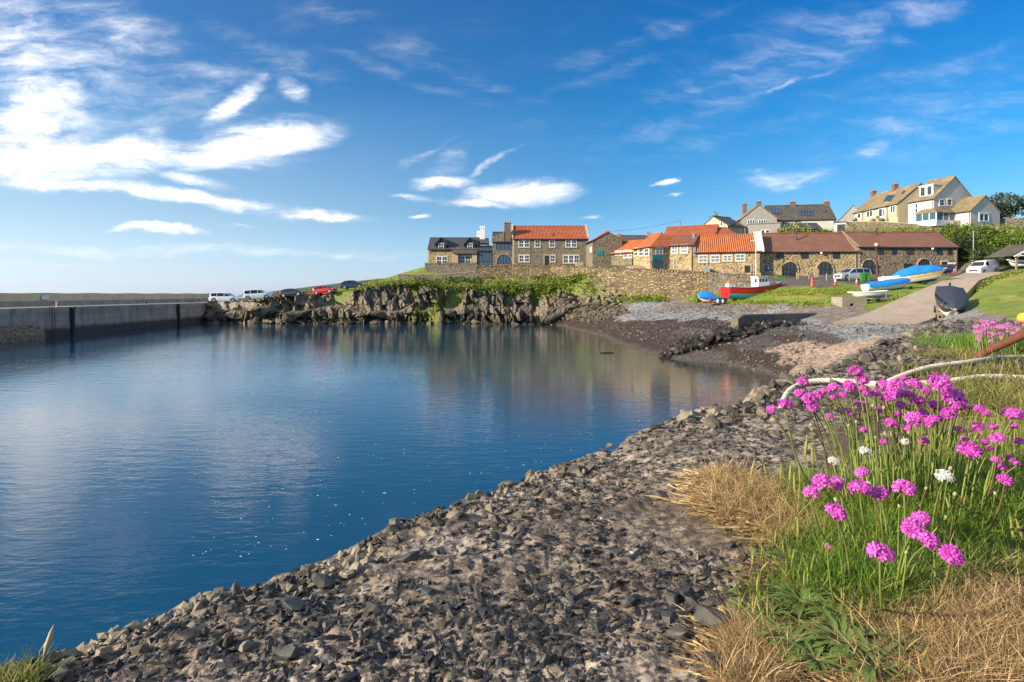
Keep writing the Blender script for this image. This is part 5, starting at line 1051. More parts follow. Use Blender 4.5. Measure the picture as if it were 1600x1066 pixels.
def cover(rows, parent, mat, i0=0, i1=None, peak=.5, hang=.18, name='cover', ridges=.06, out=.06):
    i1 = len(rows)-1 if i1 is None else i1; G_ = []
    for i in range(i0, i1+1):
        a, b = rows[i][0], rows[i][-1]; f = (i-i0)/(i1-i0); pk = peak*(math.sin(f*math.pi)**.5 if peak else 0)*(1-.3*f); rr = [(a[0], a[1]-out*1.1 if a[1] < 0 else a[1]+out, a[2]-hang+.04*math.sin(i*1.9))]
        for j in range(11):
            s_ = j/10; x = a[0]; y = (a[1]-out)*(1-s_)+(b[1]+out)*s_; z = a[2]+.05+pk*(1-abs(2*s_-1)**1.5)+ridges*(fbm(np.array([i*.35]), np.array([j*.5]), 2, 3)[0]-.5)*(1 if 0 < j < 10 else .2); rr.append((x, y, z))
        rr.append((b[0], b[1]+out*1.1, b[2]-hang+.04*math.sin(i*2.3))); G_.append(rr)
    mb = MB(); mb.grid(G_); return mb.build(name, MT[mat], parent, True, fix=False)
def boat_root(name, label, pos, rz, pitch=0, roll=0, cat='boat', group=None):
    r = thing(name, label, cat, pos, 0, group); r.rotation_euler = (roll, pitch, rz); return r
# red and blue fishing boat with a white wheelhouse
p = W(1174,467.5,74); r = boat_root('fishing_boat', 'red and sky blue fishing boat with white wheelhouse on the grass', p, R(14), R(-1.5))
rows = hull(7.6, 2.5, 1.45, .42, .82, .42); hull_obj(rows, 'hull', [(.52, 'boat_sky'), (.66, 'boat_sky'), (1, 'boat_red')], r, .06)
mb = MB()
for e in (0, -1): mb.tube([(q[e][0], q[e][1]*1.0, q[e][2]+.06) for q in rows], .055, 6)
mb.build('rubbing_strake', MT['boat_sky'], r, True)
mb = MB(); mb.prism([(.55,1.35),(2.35,1.45),(2.2,2.2),(1.85,2.75),(.5,2.85),(.5,1.35)], 'y', -.72, .72); wh = mb.build('wheelhouse', MT['boat_white'], r, bevel=.05)
mb = MB(); mb.box(.4, 1.95, -.8, .8, 2.86, 2.93); mb.build('roof', MT['boat_white'], wh)
for x in (.72, 1.15, 1.6): MB().box(x, x+.26, -.745, -.735, 2.2, 2.6).build('window', MT['glass'], wh)
MB().box(.485, .495, -.5, -.1, 2.1, 2.6).build('window', MT['glass'], wh)
MB().box(-.0, .0, 0, 0, 0, 0) if 0 else None
mb = MB(); mb.tube([(-2.2,-.5,1.3),(-2.2,-.5,2.0),(-1.7,-.5,2.1),(-1.3,-.5,1.9),(-1.3,-.5,1.3)], .035, 6); mb.tube([(-2.2,.3,1.3),(-2.2,.3,1.9)], .035, 6); mb.build('hauler', MT['boat_white'], r, True)
mb = MB(); mb.box(-3.7,-3.0,-.6,.1,1.35,2.05); bx = mb.build('fish_box', MT['boat_white'], r, bevel=.04); MB().cyl((-3.35,-.25,2.05), .3, .34, 12, r2=.2).build('lid', MT['cone_orange'], bx, True)
mb = MB(); mb.box(-2.4,-2.2,-.5,.5,-.35,.12); mb.box(1.2,1.4,-.5,.5,-.35,.12); mb.tube([(0,-1.1,-.35),(0,-1.15,.5)],.06,6); mb.tube([(2.0,-.9,-.35),(2.0,-1.0,.6)],.06,6); mb.build('keel_block', MT['wood'], r)
# small blue boat
p = W(1113,473,73); r = boat_root('rowing_boat', 'small blue open boat with blue cover tilted beside the red boat', p, R(190), R(-3))
rows = hull(3.5, 1.5, .62, .35, .7, .5, 22, 10); hull_obj(rows, 'hull', [(.3, 'boat_red'), (.62, 'boat_white'), (1, 'boat_blue')], r, .035); cover(rows, r, 'tarp_blue', 9, 22, .75, .2)
mb = MB(); mb.tube([(.1,-.1,.5),(.35,-.1,1.35)], .04, 6); mb.tube([(-1.4,-.5,.65),(.2,-.45,.8)], .035, 6); mb.build('oar', MT['boat_white'], r)
for x, y, k in ((-.3,.80,'boat_white'),(.75,.75,'boat_red'),(-1.0,.75,'boat_white')): MB().cyl((x, y, .02), .15, .42, 12, r2=.12).build('fender', MT[k], r, True)
# blue and yellow lifeboat
p = W(1425,444,71); r = boat_root('covered_boat', 'large white, yellow and blue hulled boat under a bright blue tarpaulin', (p[0], p[1], p[2]+.0), R(172), R(9))
rows = hull(7.0, 2.3, 1.25, .05, .55, .45); 
r.rotation_euler = (0, R(-9), R(-6)); hull_obj(rows, 'hull', [(.42, 'boat_navy'), (.62, 'boat_white'), (.66, 'boat_red'), (.70, 'boat_white'), (.88, 'boat_yellow'), (1, 'boat_white')], r, .06)
cover(rows, r, 'tarp_blue', 7, 28, 1.0, .1, ridges=.32)
mb = MB(); mb.box(-3.4, 3.6, -.5, -.38, -.22, -.08); mb.box(-3.4, 3.6, .38, .5, -.22, -.08); tr = mb.build('trailer', MT['steel'], r)
for y in (-.95, .85): MB().cyl((.9, y, -.12), .28, .14, 14, 'y').build('wheel', MT['rubber'], tr, 'auto')
# dinghy with long blue cover
p = W(1385,456,66); r = boat_root('covered_dinghy', 'long low dinghy under a flat blue cover, on a road trailer', (p[0], p[1], p[2]+.25), R(6), R(-6))
rows = hull(5.2, 1.7, .75, .3, .8, .4); hull_obj(rows, 'hull', [(1, 'boat_white')], r, .04); cover(rows, r, 'tarp_blue', 0, 28, .35, .32, ridges=.14)
mb = MB(); mb.box(-2.3, 3.1, -.4, -.3, -.2, -.1); mb.box(-2.3, 3.1, .3, .4, -.2, -.1); mb.box(-.2, -.1, -.8, .8, -.2, -.1); tr = mb.build('trailer', MT['steel'], r)
for y in (-.9, .78): MB().cyl((2.3, y, -.12), .26, .13, 14, 'y').build('wheel', MT['rubber'], tr, 'auto')
# white tender lying on a trailer, nearer
p = W(1357,465,62); r = boat_root('white_tender', 'small white open tender lying low on a galvanised launching trailer', (p[0], p[1], p[2]+.05), R(183), R(3))
rows = hull(3.6, 1.5, .52, .2, .85, .4, 22, 10); hull_obj(rows, 'hull', [(1, 'boat_white')], r, .07)
p = W(1381,474,60.5); r = thing('launching_trailer', 'galvanised boat trailer frame with black wheels behind the concrete block', 'trailer', p, R(5)); mb = MB()
for y in (-.55, .55): mb.box(-1.7, 1.6, y-.05, y+.05, .42, .54)
for x in (-1.6, -.5, .6, 1.4): mb.box(x, x+.08, -.6, .6, .45, .55)
mb.tube([(1.6,0,.5),(3.0,0,.55)], .05, 6); mb.tube([(-.2,-.6,.5),(-.2,-.6,1.25)], .04, 6); mb.tube([(1.3,-.6,.5),(1.3,-.6,1.2)], .04, 6); mb.build('frame', MT['steel'], r)
for x, y in ((-1.2,-.8),(-1.2,.66),(.55,-.8),(.55,.66)): MB().cyl((x, y, .27), .27, .14, 14, 'y').build('wheel', MT['rubber'], r, 'auto')
for k in range(4): MB().cyl((.9+k*.3-1.2+1.2, -.62, .38), .1, .1, 8, 'y').build('roller', MT['boat_black'], r)
# dark blue boat behind
p = W(1466,428,80); r = boat_root('moored_boat', 'dark blue boat with maroon rim half hidden behind the big tarpaulin boat', p, R(-8), R(-4)); rows = hull(4.0, 1.6, .9, .3, .8, .45, 22, 10); hull_obj(rows, 'hull', [(.85, 'boat_navy'), (1, 'boat_red')], r, .05); cover(rows, r, 'tarp_navy', 3, 20, .3, .1)
# black covered coble at the foot of the slip
gpt = W(1485,493,46.5); r = boat_root('coble', 'black and cream coble under a navy canvas cover beside the slipway foot', (gpt[0]+.72, gpt[1]+1.0, gpt[2]+.35), R(236), R(17), R(-5))
rows = hull(5.4, 2.1, 1.1, .12, .8, .5); hull_obj(rows, 'hull', [(.42, 'boat_cream'), (.66, 'boat_white'), (.93, 'boat_black'), (1, 'boat_cream')], r, .05); cover(rows, r, 'tarp_navy', 0, 30, .55, .06, ridges=.05)
for k, i in enumerate((17, 20, 23, 26)): q = rows[i][0]; MB().tube([(q[0], q[1]*.9, q[2]), (q[0], q[1]*1.05-.05, q[2]+.32)], .07, 6).build('thole_post', MT['boat_black'], r)
q = rows[0][len(rows[0])//2]; MB().tube([(-2.75, 0, 1.2), (-2.8, 0, 1.6)], .07, 6).build('stern_post', MT['boat_black'], r)
mb = MB(); mb.box(-2.0, 2.3, -.6, -.45, -.35, -.2); mb.box(-2.0, 2.3, .45, .6, -.35, -.2)
for x in (-1.6, .2, 1.8): mb.box(x, x+.14, -.8, .8, -.3, -.12); mb.tube([(x, -.8, -.25), (x-.1, -1.0, .55)], .05, 6); mb.tube([(x, .8, -.25), (x-.1, 1.0, .55)], .05, 6)
cr = mb.build('cradle', MT['wood'], r)
for x in (-1.2, 1.2):
    for y in (-.98, .8): MB().cyl((x, y, -.32), .3, .18, 14, 'y').build('wheel', MT['rubber'], cr, 'auto')
# ================================================================ STREET FURNITURE
def cone(px, pb, d, label, h=1.0, red=False):
    p = W(px, pb, d); r = thing('traffic_cone', label, 'traffic cone', (p[0], p[1], p[2]+.02), 0, 'traffic cones on the harbour road')
    MB().box(-.24, .24, -.24, .24, 0, .06).build('base', MT['boat_red' if red else 'cone_orange'], r, bevel=.015); f = lambda z: .17-.13*z/h
    MB().cyl((0, 0, .06), f(.06), h-.06, 14, r2=.04).build('cone', MT['boat_red' if red else 'cone_orange'], r, 'auto')
    MB().cyl((0, 0, h*.45), f(h*.45)+.004, h*.28, 14, r2=f(h*.73)+.004).build('reflective_band', MT['plate_white' if red else 'cone_orange'], r, 'auto')
cone(1268.8,448,72,'tall all orange traffic cone, leftmost on the road edge',1.2); cone(1305.3,446,73,'red and white cone left of the silver car',1.05,True); cone(1338.6,446,73,'red and white cone just left of the green bins',.95,True); cone(1379.5,440,75,'red and white cone half hidden at the end of the white boat',.9,True); cone(1490.6,427,82,'red and white cone beside the white board at the top of the slip',.95,True)
for px, lb in ((1347.8, 'green wheelie bin on the left of the pair'), (1355.6, 'green wheelie bin on the right of the pair')):
    p = W(px, 440.3, 75); r = thing('wheelie_bin', lb+' beside the road', 'wheelie bin', (p[0], p[1], p[2]+.02), R(-8), 'green wheelie bins'); mb = MB()
    mb.add([(-.22,-.24,.06),(.22,-.24,.06),(.22,.24,.06),(-.22,.24,.06),(-.29,-.34,.98),(.29,-.34,.98),(.29,.34,.98),(-.29,.34,.98)], [(0,3,2,1),(4,5,6,7),(0,1,5,4),(1,2,6,5),(2,3,7,6),(3,0,4,7)]); mb.build('bin_body', MT['bin_green'], r, bevel=.02)
    MB().prism([(-.38,.98),(.36,.98),(.36,1.05),(-.1,1.1),(-.38,1.04)], 'x', -.31, .31).build('lid', MT['bin_green'], r, bevel=.015)
    for sx_ in (-.3, .24): MB().cyl((sx_, .3, .11), .11, .06, 12, 'x').build('wheel', MT['rubber'], r, 'auto')
p = W(1254.5,436.5,82.5); r = thing('bench', 'weathered timber bench against the golden warehouse wall', 'bench', p, 0)
for k in range(3): MB().box(-.85, .85, -.25+.16*k, -.12+.16*k, .44, .48).build('seat_slat', MT['wood_pale'], r)
for k in range(3): MB().box(-.85, .85, .24, .27, .56+.14*k, .66+.14*k).build('backrest_slat', MT['wood_pale'], r)
for x in (-.8, .72): MB().box(x, x+.08, -.25, -.17, 0, .64).build('leg', MT['wood_pale'], r); MB().box(x, x+.08, .2, .28, 0, .98).build('leg', MT['wood_pale'], r)
p = W(1275,434,82.5); o = MB().prism([(-.32,.25),(.32,.25),(.42,1.2),(.22,1.6),(-.1,1.65),(-.3,1.2)], 'y', 0, .08).build('barrel_board', MT['rust'], None, bevel=.02); o.data.materials[0] = MT['wood_pale']; o.name = 'timber_board'; o.location = (p[0], p[1]-.1, p[2]-.2); tag(o, 'tall shaped timber board leaning between the two golden arches', 'board')
def pole(name, label, cat, px, pt, pb, d, r_, mat, arm=None, head=None):
    a = W(px, pb, d); b_ = W(px, pt, d); h = b_[2]-a[2]; r = thing(name, label, cat, (a[0], a[1], a[2]-.1)); MB().cyl((0, 0, 0), r_, h+.1, 10, r2=r_*.7).build('pole', MT[mat], r, 'auto')
    if arm == 'cross':
        for f, w_ in ((.985, .9), (.35, .35)): MB().box(-w_, w_, -.05, .05, h*f-.05, h*f+.05).build('crossbar', MT[mat], r)
        MB().box(-.35, .35, -.12, -.04, .1, .65).build('notice', MT['plate_white'], r)
    if arm == 'lamp': MB().tube([(0, 0, h), (.0, 0, h+.15), (-.5, 0, h+.2)], .05, 6).build('arm', MT[mat], r, True); MB().box(-.75, -.3, -.12, .12, h+.1, h+.22).build('lamp_head', MT['plate_white'], r, bevel=.03)
    if arm == 'flood': MB().box(-.1, .1, -.18, .18, h-.1, h+.25).build('lamp_head', MT['plate_white'], r, bevel=.03)
    return r
pole('lamp_post', 'tall grey pole with crossbars on the green bank left of the van', 'pole', 1521, 361, 411, 85, .09, 'steel', 'cross')
pole('flagpole', 'slim rust red pole standing in front of the dark warehouse', 'pole', 1369.2, 382, 441, 78, .08, 'rust', 'flood')
pole('lamp_post', 'white street lamp rising in front of the orange roof', 'street lamp', 1181, 377, 428, 84.8, .06, 'white_paint', 'lamp')
up = pole('utility_pole', 'dark timber utility pole behind the red roofed hall', 'utility pole', 1062.6, 344, 380, 112, .12, 'wood', None)
a = W(1062.6,344.6,112); b_ = W(946,362,104); mb = MB(); mb.tube([tuple(a*(1-f)+b_*f-np.array([0,0,1])*1.6*4*f*(1-f)*.25) for f in np.linspace(0, 1, 13)], .022, 4, False); tag(mb.build('overhead_cable', MT['iron']), 'thin overhead cable sagging from the utility pole to the barn', 'cable')
for px, lb in ((1291.5,'short grey chain post left of the silver car'),(1326.9,'short grey chain post in front of the silver car')):
    p = W(px, 438.5, 76.5); MB().cyl((0, 0, 0), .06, .95, 10).build('tmp', MT['steel'], None, 'auto'); o = bpy.data.objects['tmp']; o.name = 'chain_post'; o.location = tuple(p); tag(o, lb, 'post', 'chain posts along the road')
p = W(1488,424,84.5); r = thing('notice_board', 'white board on legs beside the dark warehouse corner', 'sign', p, 0); MB().box(-.55, .45, 0, .06, .5, 1.3).build('panel', MT['plate_white'], r)
for x in (-.5, .35): MB().box(x, x+.06, .06, .12, -.1, 1.2).build('leg', MT['wood'], r)
p = W(1476,424,82.5); r = thing('pallet_stack', 'loose stack of timber pallets and rails beside the warehouse door', 'pallets', p, R(10))
for k in range(4): MB().box(-.9+.1*k, .9+.05*k, -.5, .5, .02+.17*k, .13+.17*k).build('pallet', MT['wood_pale'], r)
mb = MB(); mb.tube([(-1.2,-.6,.0),(-1.1,-.5,1.5)], .05, 6); mb.tube([(.6,-.7,.0),(.9,-.4,1.3)], .05, 6); mb.build('rail', MT['wood'], r)
p = W(1196,441,79); o = thing('green_planter', 'small green box beside the wheelhouse of the red boat', 'box', (W(1218.5,436,84)[0], 83.9, W(1218.5,436.5,83.9)[2])); MB().box(-.6,.6,-.3,.3,0,.45).build('box', MT['bin_green'], o, bevel=.02); MB().box(-.63,.63,-.33,.33,.45,.55).build('lid', MT['bin_green'], o, bevel=.02)
# boat shelter at the right edge
p = W(1584,421,76); r = thing('boat_shelter', 'open timber shelter with white fretwork gable at the right edge', 'shelter', p, R(0))
for x, y in ((.35, 0), (4.8, 0), (.35, 3.5), (4.8, 3.5)): MB().box(x-.1, x+.1, y-.1, y+.1, -.4, 1.95).build('post', MT['wood'], r)
MB().tube([(.35, 0, 1.2), (1.0, 0, 1.9)], .06, 6).build('brace', MT['wood'], r)
mb = MB(); 
for sg in (0, 1):
    X = lambda x: x if sg == 0 else 5.2-x
    mb.add([(X(-.35), -.3, 1.75), (X(2.6), -.3, 3.3), (X(2.6), 4, 3.3), (X(-.35), 4, 1.75), (X(-.35), -.3, 1.9), (X(2.6), -.3, 3.45), (X(2.6), 4, 3.45), (X(-.35), 4, 1.9)], [(0,1,2,3),(4,5,6,7),(0,1,5,4),(2,3,7,6),(0,3,7,4)])
mb.build('roof', MT['slate_brown'], r)
mb = MB()
for sg in (0, 1):
    X = lambda x: x if sg == 0 else 5.2-x
    mb.prism([(X(-.35), 1.72), (X(2.6), 3.27), (X(2.6), 3.05), (X(-.2), 1.6)], 'y', -.38, -.31)
    for k in range(6): f = k/6; mb.tube([(X(.1+2.3*f), -.34, 1.85+1.2*f), (X(.35+2.3*f), -.34, 1.65+1.2*f)], .05, 6)
mb.box(.2, 5, -.36, -.3, 1.75, 1.87); mb.build('bargeboard', MT['white_paint'], r)
p = W(1596,417,77.5); r2 = boat_root('white_dinghy', 'white inflatable dinghy with dark stripe resting under the shelter', (p[0]+.4, p[1], p[2]-.0), R(178)); mb = MB()
rows = hull(3.6, 1.6, .75, .3, .8, .4, 20, 10); hull_obj(rows, 'hull', [(.6, 'boat_white'), (.75, 'boat_navy'), (1, 'boat_white')], r2, .09)
# concrete culvert block and the slip wall
p = W(1316,483,58.5); q = W(1356,483,58.5); Lb = q[0]-p[0]; r = thing('culvert_block', 'square concrete outfall block with a round drain hole', 'outfall', (p[0], p[1], p[2]-.1), R(3)); zt = 1.32
mb = MB(); cx, cz, rr = Lb*.40, .45, .24; N = 20; ring = [(cx+rr*math.cos(a), cz+rr*math.sin(a)) for a in np.linspace(0, 2*math.pi, N+1)[:-1]]
per = []
for x_, z_ in ring:
    dx, dz = x_-cx, z_-cz; k = min(((Lb*(dx > 0)-cx)/dx) if abs(dx) > 1e-6 else 9, ((zt if dz > 0 else -.4)-cz)/dz if abs(dz) > 1e-6 else 9); per.append((cx+dx*k, cz+dz*k))
mb.add([(x_, 0, z_) for x_, z_ in ring]+[(x_, 0, z_) for x_, z_ in per]+[(x_, 1.2, z_) for x_, z_ in ring], [(i, (i+1) % N, (i+1) % N+N, i+N) for i in range(N)]+[(i, i+2*N, (i+1) % N+2*N, (i+1) % N) for i in range(N)]+[tuple(range(2*N, 3*N))])
mb.add([(0,0,-.4),(Lb,0,-.4),(Lb,0,zt),(0,0,zt),(0,1.8,-.4),(Lb,1.8,-.4),(Lb,1.8,zt),(0,1.8,zt)], [(0,4,7,3),(1,2,6,5),(3,7,6,2),(4,5,6,7)])
for c in ((0, zt), (Lb, zt), (0, -.4), (Lb, -.4)): 
    k = min(range(N), key=lambda i: (per[i][0]-c[0])**2+(per[i][1]-c[1])**2); k2 = (k+1) % N if (per[(k+1) % N][0]-c[0])**2+(per[(k+1) % N][1]-c[1])**2 < (per[k-1][0]-c[0])**2+(per[k-1][1]-c[1])**2 else k-1; mb.add([(per[k][0], 0, per[k][1]), (per[k2][0], 0, per[k2][1]), (c[0], 0, c[1])], [(0,1,2)])
mb.build('block', MT['concrete'], r); MB().cyl((cx, .95, cz), rr-.002, .1, 20, 'y').build('drain_back', MT['boat_black'], r)
P0, P1 = W(1153,518,50), W(1297,492,58.5); mb = MB(); ax_ = P1[:2]-P0[:2]; Lw = np.hypot(*ax_); zt0, zt1 = W(1162,491.5,50.3)[2], W(1297,488.5,58.5)[2]; rows = []
for k in range(25):
    f = k/24; x = f*Lw; z1 = zt0+(zt1-zt0)*f-(.35*(1-min(1, f*14))**2); nz = (RNG.random()-.5)*.04; rows.append([(x, -.05, -.9), (x, 0+nz, z1-P0[2]-.08), (x, .07+nz, z1-P0[2]), (x, .62, z1-P0[2]+nz*.5), (x, .7, z1-P0[2]-.1), (x, .72, -.9)])
mb.grid(rows); mb.add(rows[0], [tuple(range(6))]); mb.add(rows[-1], [tuple(range(5, -1, -1))])
sw, t, b = newmat('wet_weedy_concrete'); v = tc(t); n_ = t.noise(v, 1.4, 6, .7); z_ = t.n('ShaderNodeSeparateXYZ', Vector=v).outputs[2]
c = t.mixc(t.mapr(n_, .35, .65), (.10,.085,.065), (.20,.17,.125)); c = t.mixc(t.mapr(t.math('ADD', z_, n_), .6, 1.2, 1, 0), c, (.035,.032,.02)); setb(t, b, c, .75, n_, .08, .8)
o = mb.build('slip_wall', sw, None, bevel=0); o.location = tuple(P0); o.rotation_euler = (0, 0, math.atan2(ax_[1], ax_[0])); tag(o, 'low dark weed stained concrete wall crossing the shingle below the slip', 'wall')
# ================================================================ FOREGROUND QUAY EDGE
EPX = [(-900,1500),(-400,1180),(-150,1080),(0,1021),(60,1010),(122,999),(168,977),(259,950),(301,925),(367,910),(416,903),(465,880),(497,868),(560,842),(628,811),(720,784),(792,755),(864,727),(948,701),(1060,658),(1120,655),(1150,650),(1182,634),(1240,606),
       (1290,592),(1330,578),(1385,549),(1430,529),(1480,515)]
EDGE = np.array([WG(a, b, 4.5)[:2] for a, b in EPX]+[WG(1530,506,4.58)[:2], WG(1600,501,4.6)[:2], np.array([14, 12.5]), np.array([30, 17])])
def platz(x, y):
    z = 4.5+.10*sstep(.25, 2.4, x-.10*(y-1))+.03*sstep(.28, .6, x)*(y < 3)
    return z+(fbm(x*1.5+3, y*1.5, 3, 71)-.5)*.035
def plat(x, y, fine=True):
    x = np.asarray(x, float); y = np.asarray(y, float); sdv, _ = seg_sd(x, y, EDGE); ins = -sdv+(fbm(x*4, y*4, 3, 72)-.5)*.09*np.clip(y, .5, 3)
    z = platz(x, y); soil = soilmask(x, y)
    if fine:
        f = np.clip(1.4-y*.06, .4, 1)
        z = z+(fbm(x*14, y*14, 5, 73, .62)-.5)*.020*f*(1-soil*.6)+(fbm(x*60, y*60, 3, 74)-.5)*.007*(1-soil)
        f1, f2, h_ = worley(x*26, y*26, 75); z = z+(h_-.4)*.005*(1-soil)*(f2-f1 > .12)
    ins = ins+.06; k = sstep(-.03, .10, ins); z = z*k+(z-.05-4.2*np.clip(-ins*1.5, 0, 1.3))*(1-k)-(1-sstep(0, .15, ins))*.012
    return z
def soilmask(x, y):
    n = (fbm(x*3, y*3, 3, 81)-.5)*.35
    a = sstep(0, .12, x-(.28+(y-.75)*.64)+n*.4)                            # right hand turf
    b = np.exp(-(((x-(.52+n*.2))/.15)**2+((y-1.28)/.20)**2)*1.1)     # dry grass tongue
    c = np.exp(-(((x-.38)/.09)**2+((y-.74)/.16)**2)*1.2)
    d = sstep(4., 6.5, y)*sstep(.1, .4, x/y-.78)
    return np.clip(np.maximum(np.maximum(a*(y < 2.2)*sstep(2.3, 1.9, y), b), np.maximum(c, d)), 0, 1)
def pray(px, py, lift=0.):
    d = np.geomspace(.45, 14, 1400); u = (px-800)/F; z = plat(u*d, d, False)+lift; k = np.argmax(z >= H-(py-460)*d/F)
    return np.array([u*d[k], d[k], z[k]])
def build_quay():
    ys = np.geomspace(.38, 19, 620); us = np.linspace(-1.5, 1.9, 1250)
    U, Y = np.meshgrid(us, ys); X = U*Y; Z = plat(X, Y); n, m = X.shape
    i = np.arange(n-1)[:, None]*m+np.arange(m-1)[None, :]; Fa = np.stack([i, i+1, i+m+1, i+m], -1).reshape(-1, 4)
    keep = (Z > .2); kf = keep[:-1, :-1]&keep[1:, :-1]&keep[:-1, 1:]&keep[1:, 1:]; Fa = Fa[kf.ravel()]
    mt, t, b = newmat('pebbly_lime_concrete'); v = tc(t); a = t.n('ShaderNodeAttribute', {'attribute_name': 'soil'}).outputs['Fac']
    n1 = t.noise(v, 5, 6, .7); n2 = t.noise(v, 38, 6, .75); n3 = t.noise(v, 150, 3, .6)
    c = t.ramp(n1, [(.3, (.11,.082,.058)), (.46, (.28,.215,.155)), (.6, (.47,.375,.29)), (.74, (.66,.57,.48))]); c = t.mixc(t.mapr(n2, .44, .56, .9, 0), c, (.030,.027,.025)); c = t.mixc(t.mapr(n3, .62, .75, 0, .5), c, (.62,.58,.54))
    so_ = t.mixc(t.mapr(n2, .3, .7), (.055,.036,.022), (.19,.125,.07)); c = t.mixc(a, c, so_)
    setb(t, b, c, .92, t.math('ADD', n2, t.math('MULTIPLY', n3, .3)), .006, .9)
    me = np_mesh('quay_edge', np.stack([X, Y, Z], -1).reshape(-1, 3), Fa, mt, True)
    me.attributes.new('soil', 'FLOAT', 'POINT').data.foreach_set('value', soilmask(X, Y).astype(np.float32).ravel())
    tag(obj('quay_ground', me), kind='structure')
build_quay()
STC = [(.012,.0125,.014),(.028,.027,.028),(.045,.041,.037),(.018,.018,.020),(.085,.068,.048),(.030,.030,.031),(.022,.022,.024),(.13,.105,.072),(.040,.038,.038)]
m_peb = m_rock('dark_whinstone_chip', STC, nsc=55, bump=.002, rough=.55)
m_edge = m_rock('crusted_edge_stone', [(.04,.036,.03),(.08,.070,.055),(.15,.125,.09),(.24,.20,.14),(.06,.055,.05)], nsc=40, bump=.003, moss=(.28,.24,.17))
m_pale = m_rock('white_shell_chip', [(.62,.60,.58),(.75,.74,.72),(.45,.42,.38)], nsc=40, bump=.001)
def field(name, label, n, y0, y1, r0, r1, pw, mat, maskf, tilt=.45, stretch=None, sink=.45):
    y = y0*(y1/y0)**(RNG.random(n)**.85); u = RNG.uniform(-1.05, 1.1, n); x = u*y; k = RNG.random(n) < maskf(x, y); x, y = x[k], y[k]
    z = plat(x, y, True); r = r0*(r1/r0)**(RNG.random(len(x))**pw)
    return scatter(name, np.stack([x, y, z+r*(.25-sink)*.6-r*.16], 1), r, mat, tilt, ROCKS, label=label, sink=.5, stretch=stretch)
def inside(x, y, a=-.01): return -seg_sd(x, y, EDGE)[0] > a
def f_peb(x, y):
    m = fbm(x*3.2, y*3.2, 4, 91); return inside(x, y)*(1-.72*soilmask(x, y))*np.clip(1.25-sstep(.475, .575, m)*1.2, .13, 1)
slab = lambda: np.array([RNG.uniform(.8, 1.6), RNG.uniform(.7, 1.), RNG.uniform(.35, .9)])
field('stone_chips', 'dark angular stone chips set all over the near quay edge', 36000, .62, 2.3, .0055, .019, 1.9, m_peb, f_peb, .5, slab)
field('stone_chips', 'dark broken stones covering the quay edge farther off', 20000, 2.0, 7.5, .011, .036, 1.4, m_peb, lambda x, y: inside(x, y)*(1-.8*soilmask(x, y))*(.55+.45*(y > 2.3)), .6, slab, .3)
field('stone_chips', 'coarse dark stones over the far end of the quay edge', 4200, 6.0, 13, .03, .085, 1.3, m_peb, lambda x, y: inside(x, y)*(1-.6*soilmask(x, y)), .5, slab, .3)
field('stone_chips', 'larger flat dark stones lying among the chips of the quay edge', 650, .7, 3.2, .014, .030, 1.6, m_peb, f_peb, .4, slab)
field('shell_chips', 'small white shell and lime chips scattered among dark stones', 420, .7, 6, .003, .0085, 1.2, m_pale, f_peb, .5)
pts = []; rs = []
for k in range(1100):
    i = RNG.integers(3, len(EDGE)-3); f = RNG.random(); q = EDGE[i]*(1-f)+EDGE[i+1]*f; d = q[1]; nn = (EDGE[i+1]-EDGE[i]); nn = np.array([nn[1], -nn[0]])/np.hypot(*nn); q = q+nn*RNG.exponential(.05)*np.clip(d*.8, .6, 3)
    r = .005*(.023/.005)**(RNG.random()**1.3)*np.clip(d*.75, .8, 2.8); pts.append((q[0], q[1], float(plat(np.array([q[0]]), np.array([q[1]]), False)[0]))); rs.append(r)
scatter('edge_stones', pts, rs, m_edge, .6, ROCKS, label='rounded crusted stones lining the rim of the quay above the water')
BS = [(1118,968,68,'largest dark rounded boulder stone, beside the dry grass at the bottom'),(1044,964,36,'dark stone just left of the largest bottom stone'),(1058,990,42,'flat topped dark stone lying below left of the largest stone'),(1089,990,30,'narrow upright stone touching the largest bottom stone'),(1123,1003,22,'small round stone directly below the largest stone'),
      (1074,926,40,'smooth dark block above left of the largest stone'),(1050,938,26,'small dark wedge beside the smooth block'),(1114,938,36,'flat dark stone directly above the largest stone'),(1121,1036,46,'pointed dark stone at the bottom frame beside dry grass'),(986,938,34,'blocky grey stone left of the cluster of large stones'),
      (1144,854,26,'grey flat pebble right of the gravel below the dry grass tongue'),(1158,872,24,'pale grey pebble at the edge of the flower bed'),(616,818,30,'rounded pale stone on the rim above the water, middle of the edge'),(794,757,26,'pale rounded stone on the rim left of the far bend'),(832,742,30,'brown grey stone on the rim near the far bend'),(700,800,26,'grey rounded stone on the rim between two smaller ones'),
      (584,952,40,'dark slab lying flat in the middle of the gravel'),(702,956,32,'dark sharp edged stone right of the flat slab'),(668,926,30,'dark rough stone above the sharp edged stone'),(292,993,38,'brown tilted slab in the lower left gravel'),(458,945,52,'broad dark slab in the gravel below the rim'),(504,908,42,'large angular stone under the rim lump'),(483,870,30,'pale lump standing on the rim, left half of the edge'),
      (448,916,26,'ochre stained stone on the rim beside the broad slab'),(451,1020,44,'flat charcoal slab low in the left gravel'),(304,924,40,'big pale crusted lump on the rim at left'),(357,914,34,'grey jagged lump right of the pale crusted one'),(900,735,34,'flat brown stone below the far bend of the rim'),(960,690,38,'large brown grey rock ledge at the far bend'),(640,870,34,'dark angular stone halfway between rim and gravel middle'),(820,890,28,'dark upright chip in the middle gravel'),(930,840,26,'flat grey stone near the middle of the mortar patch')]
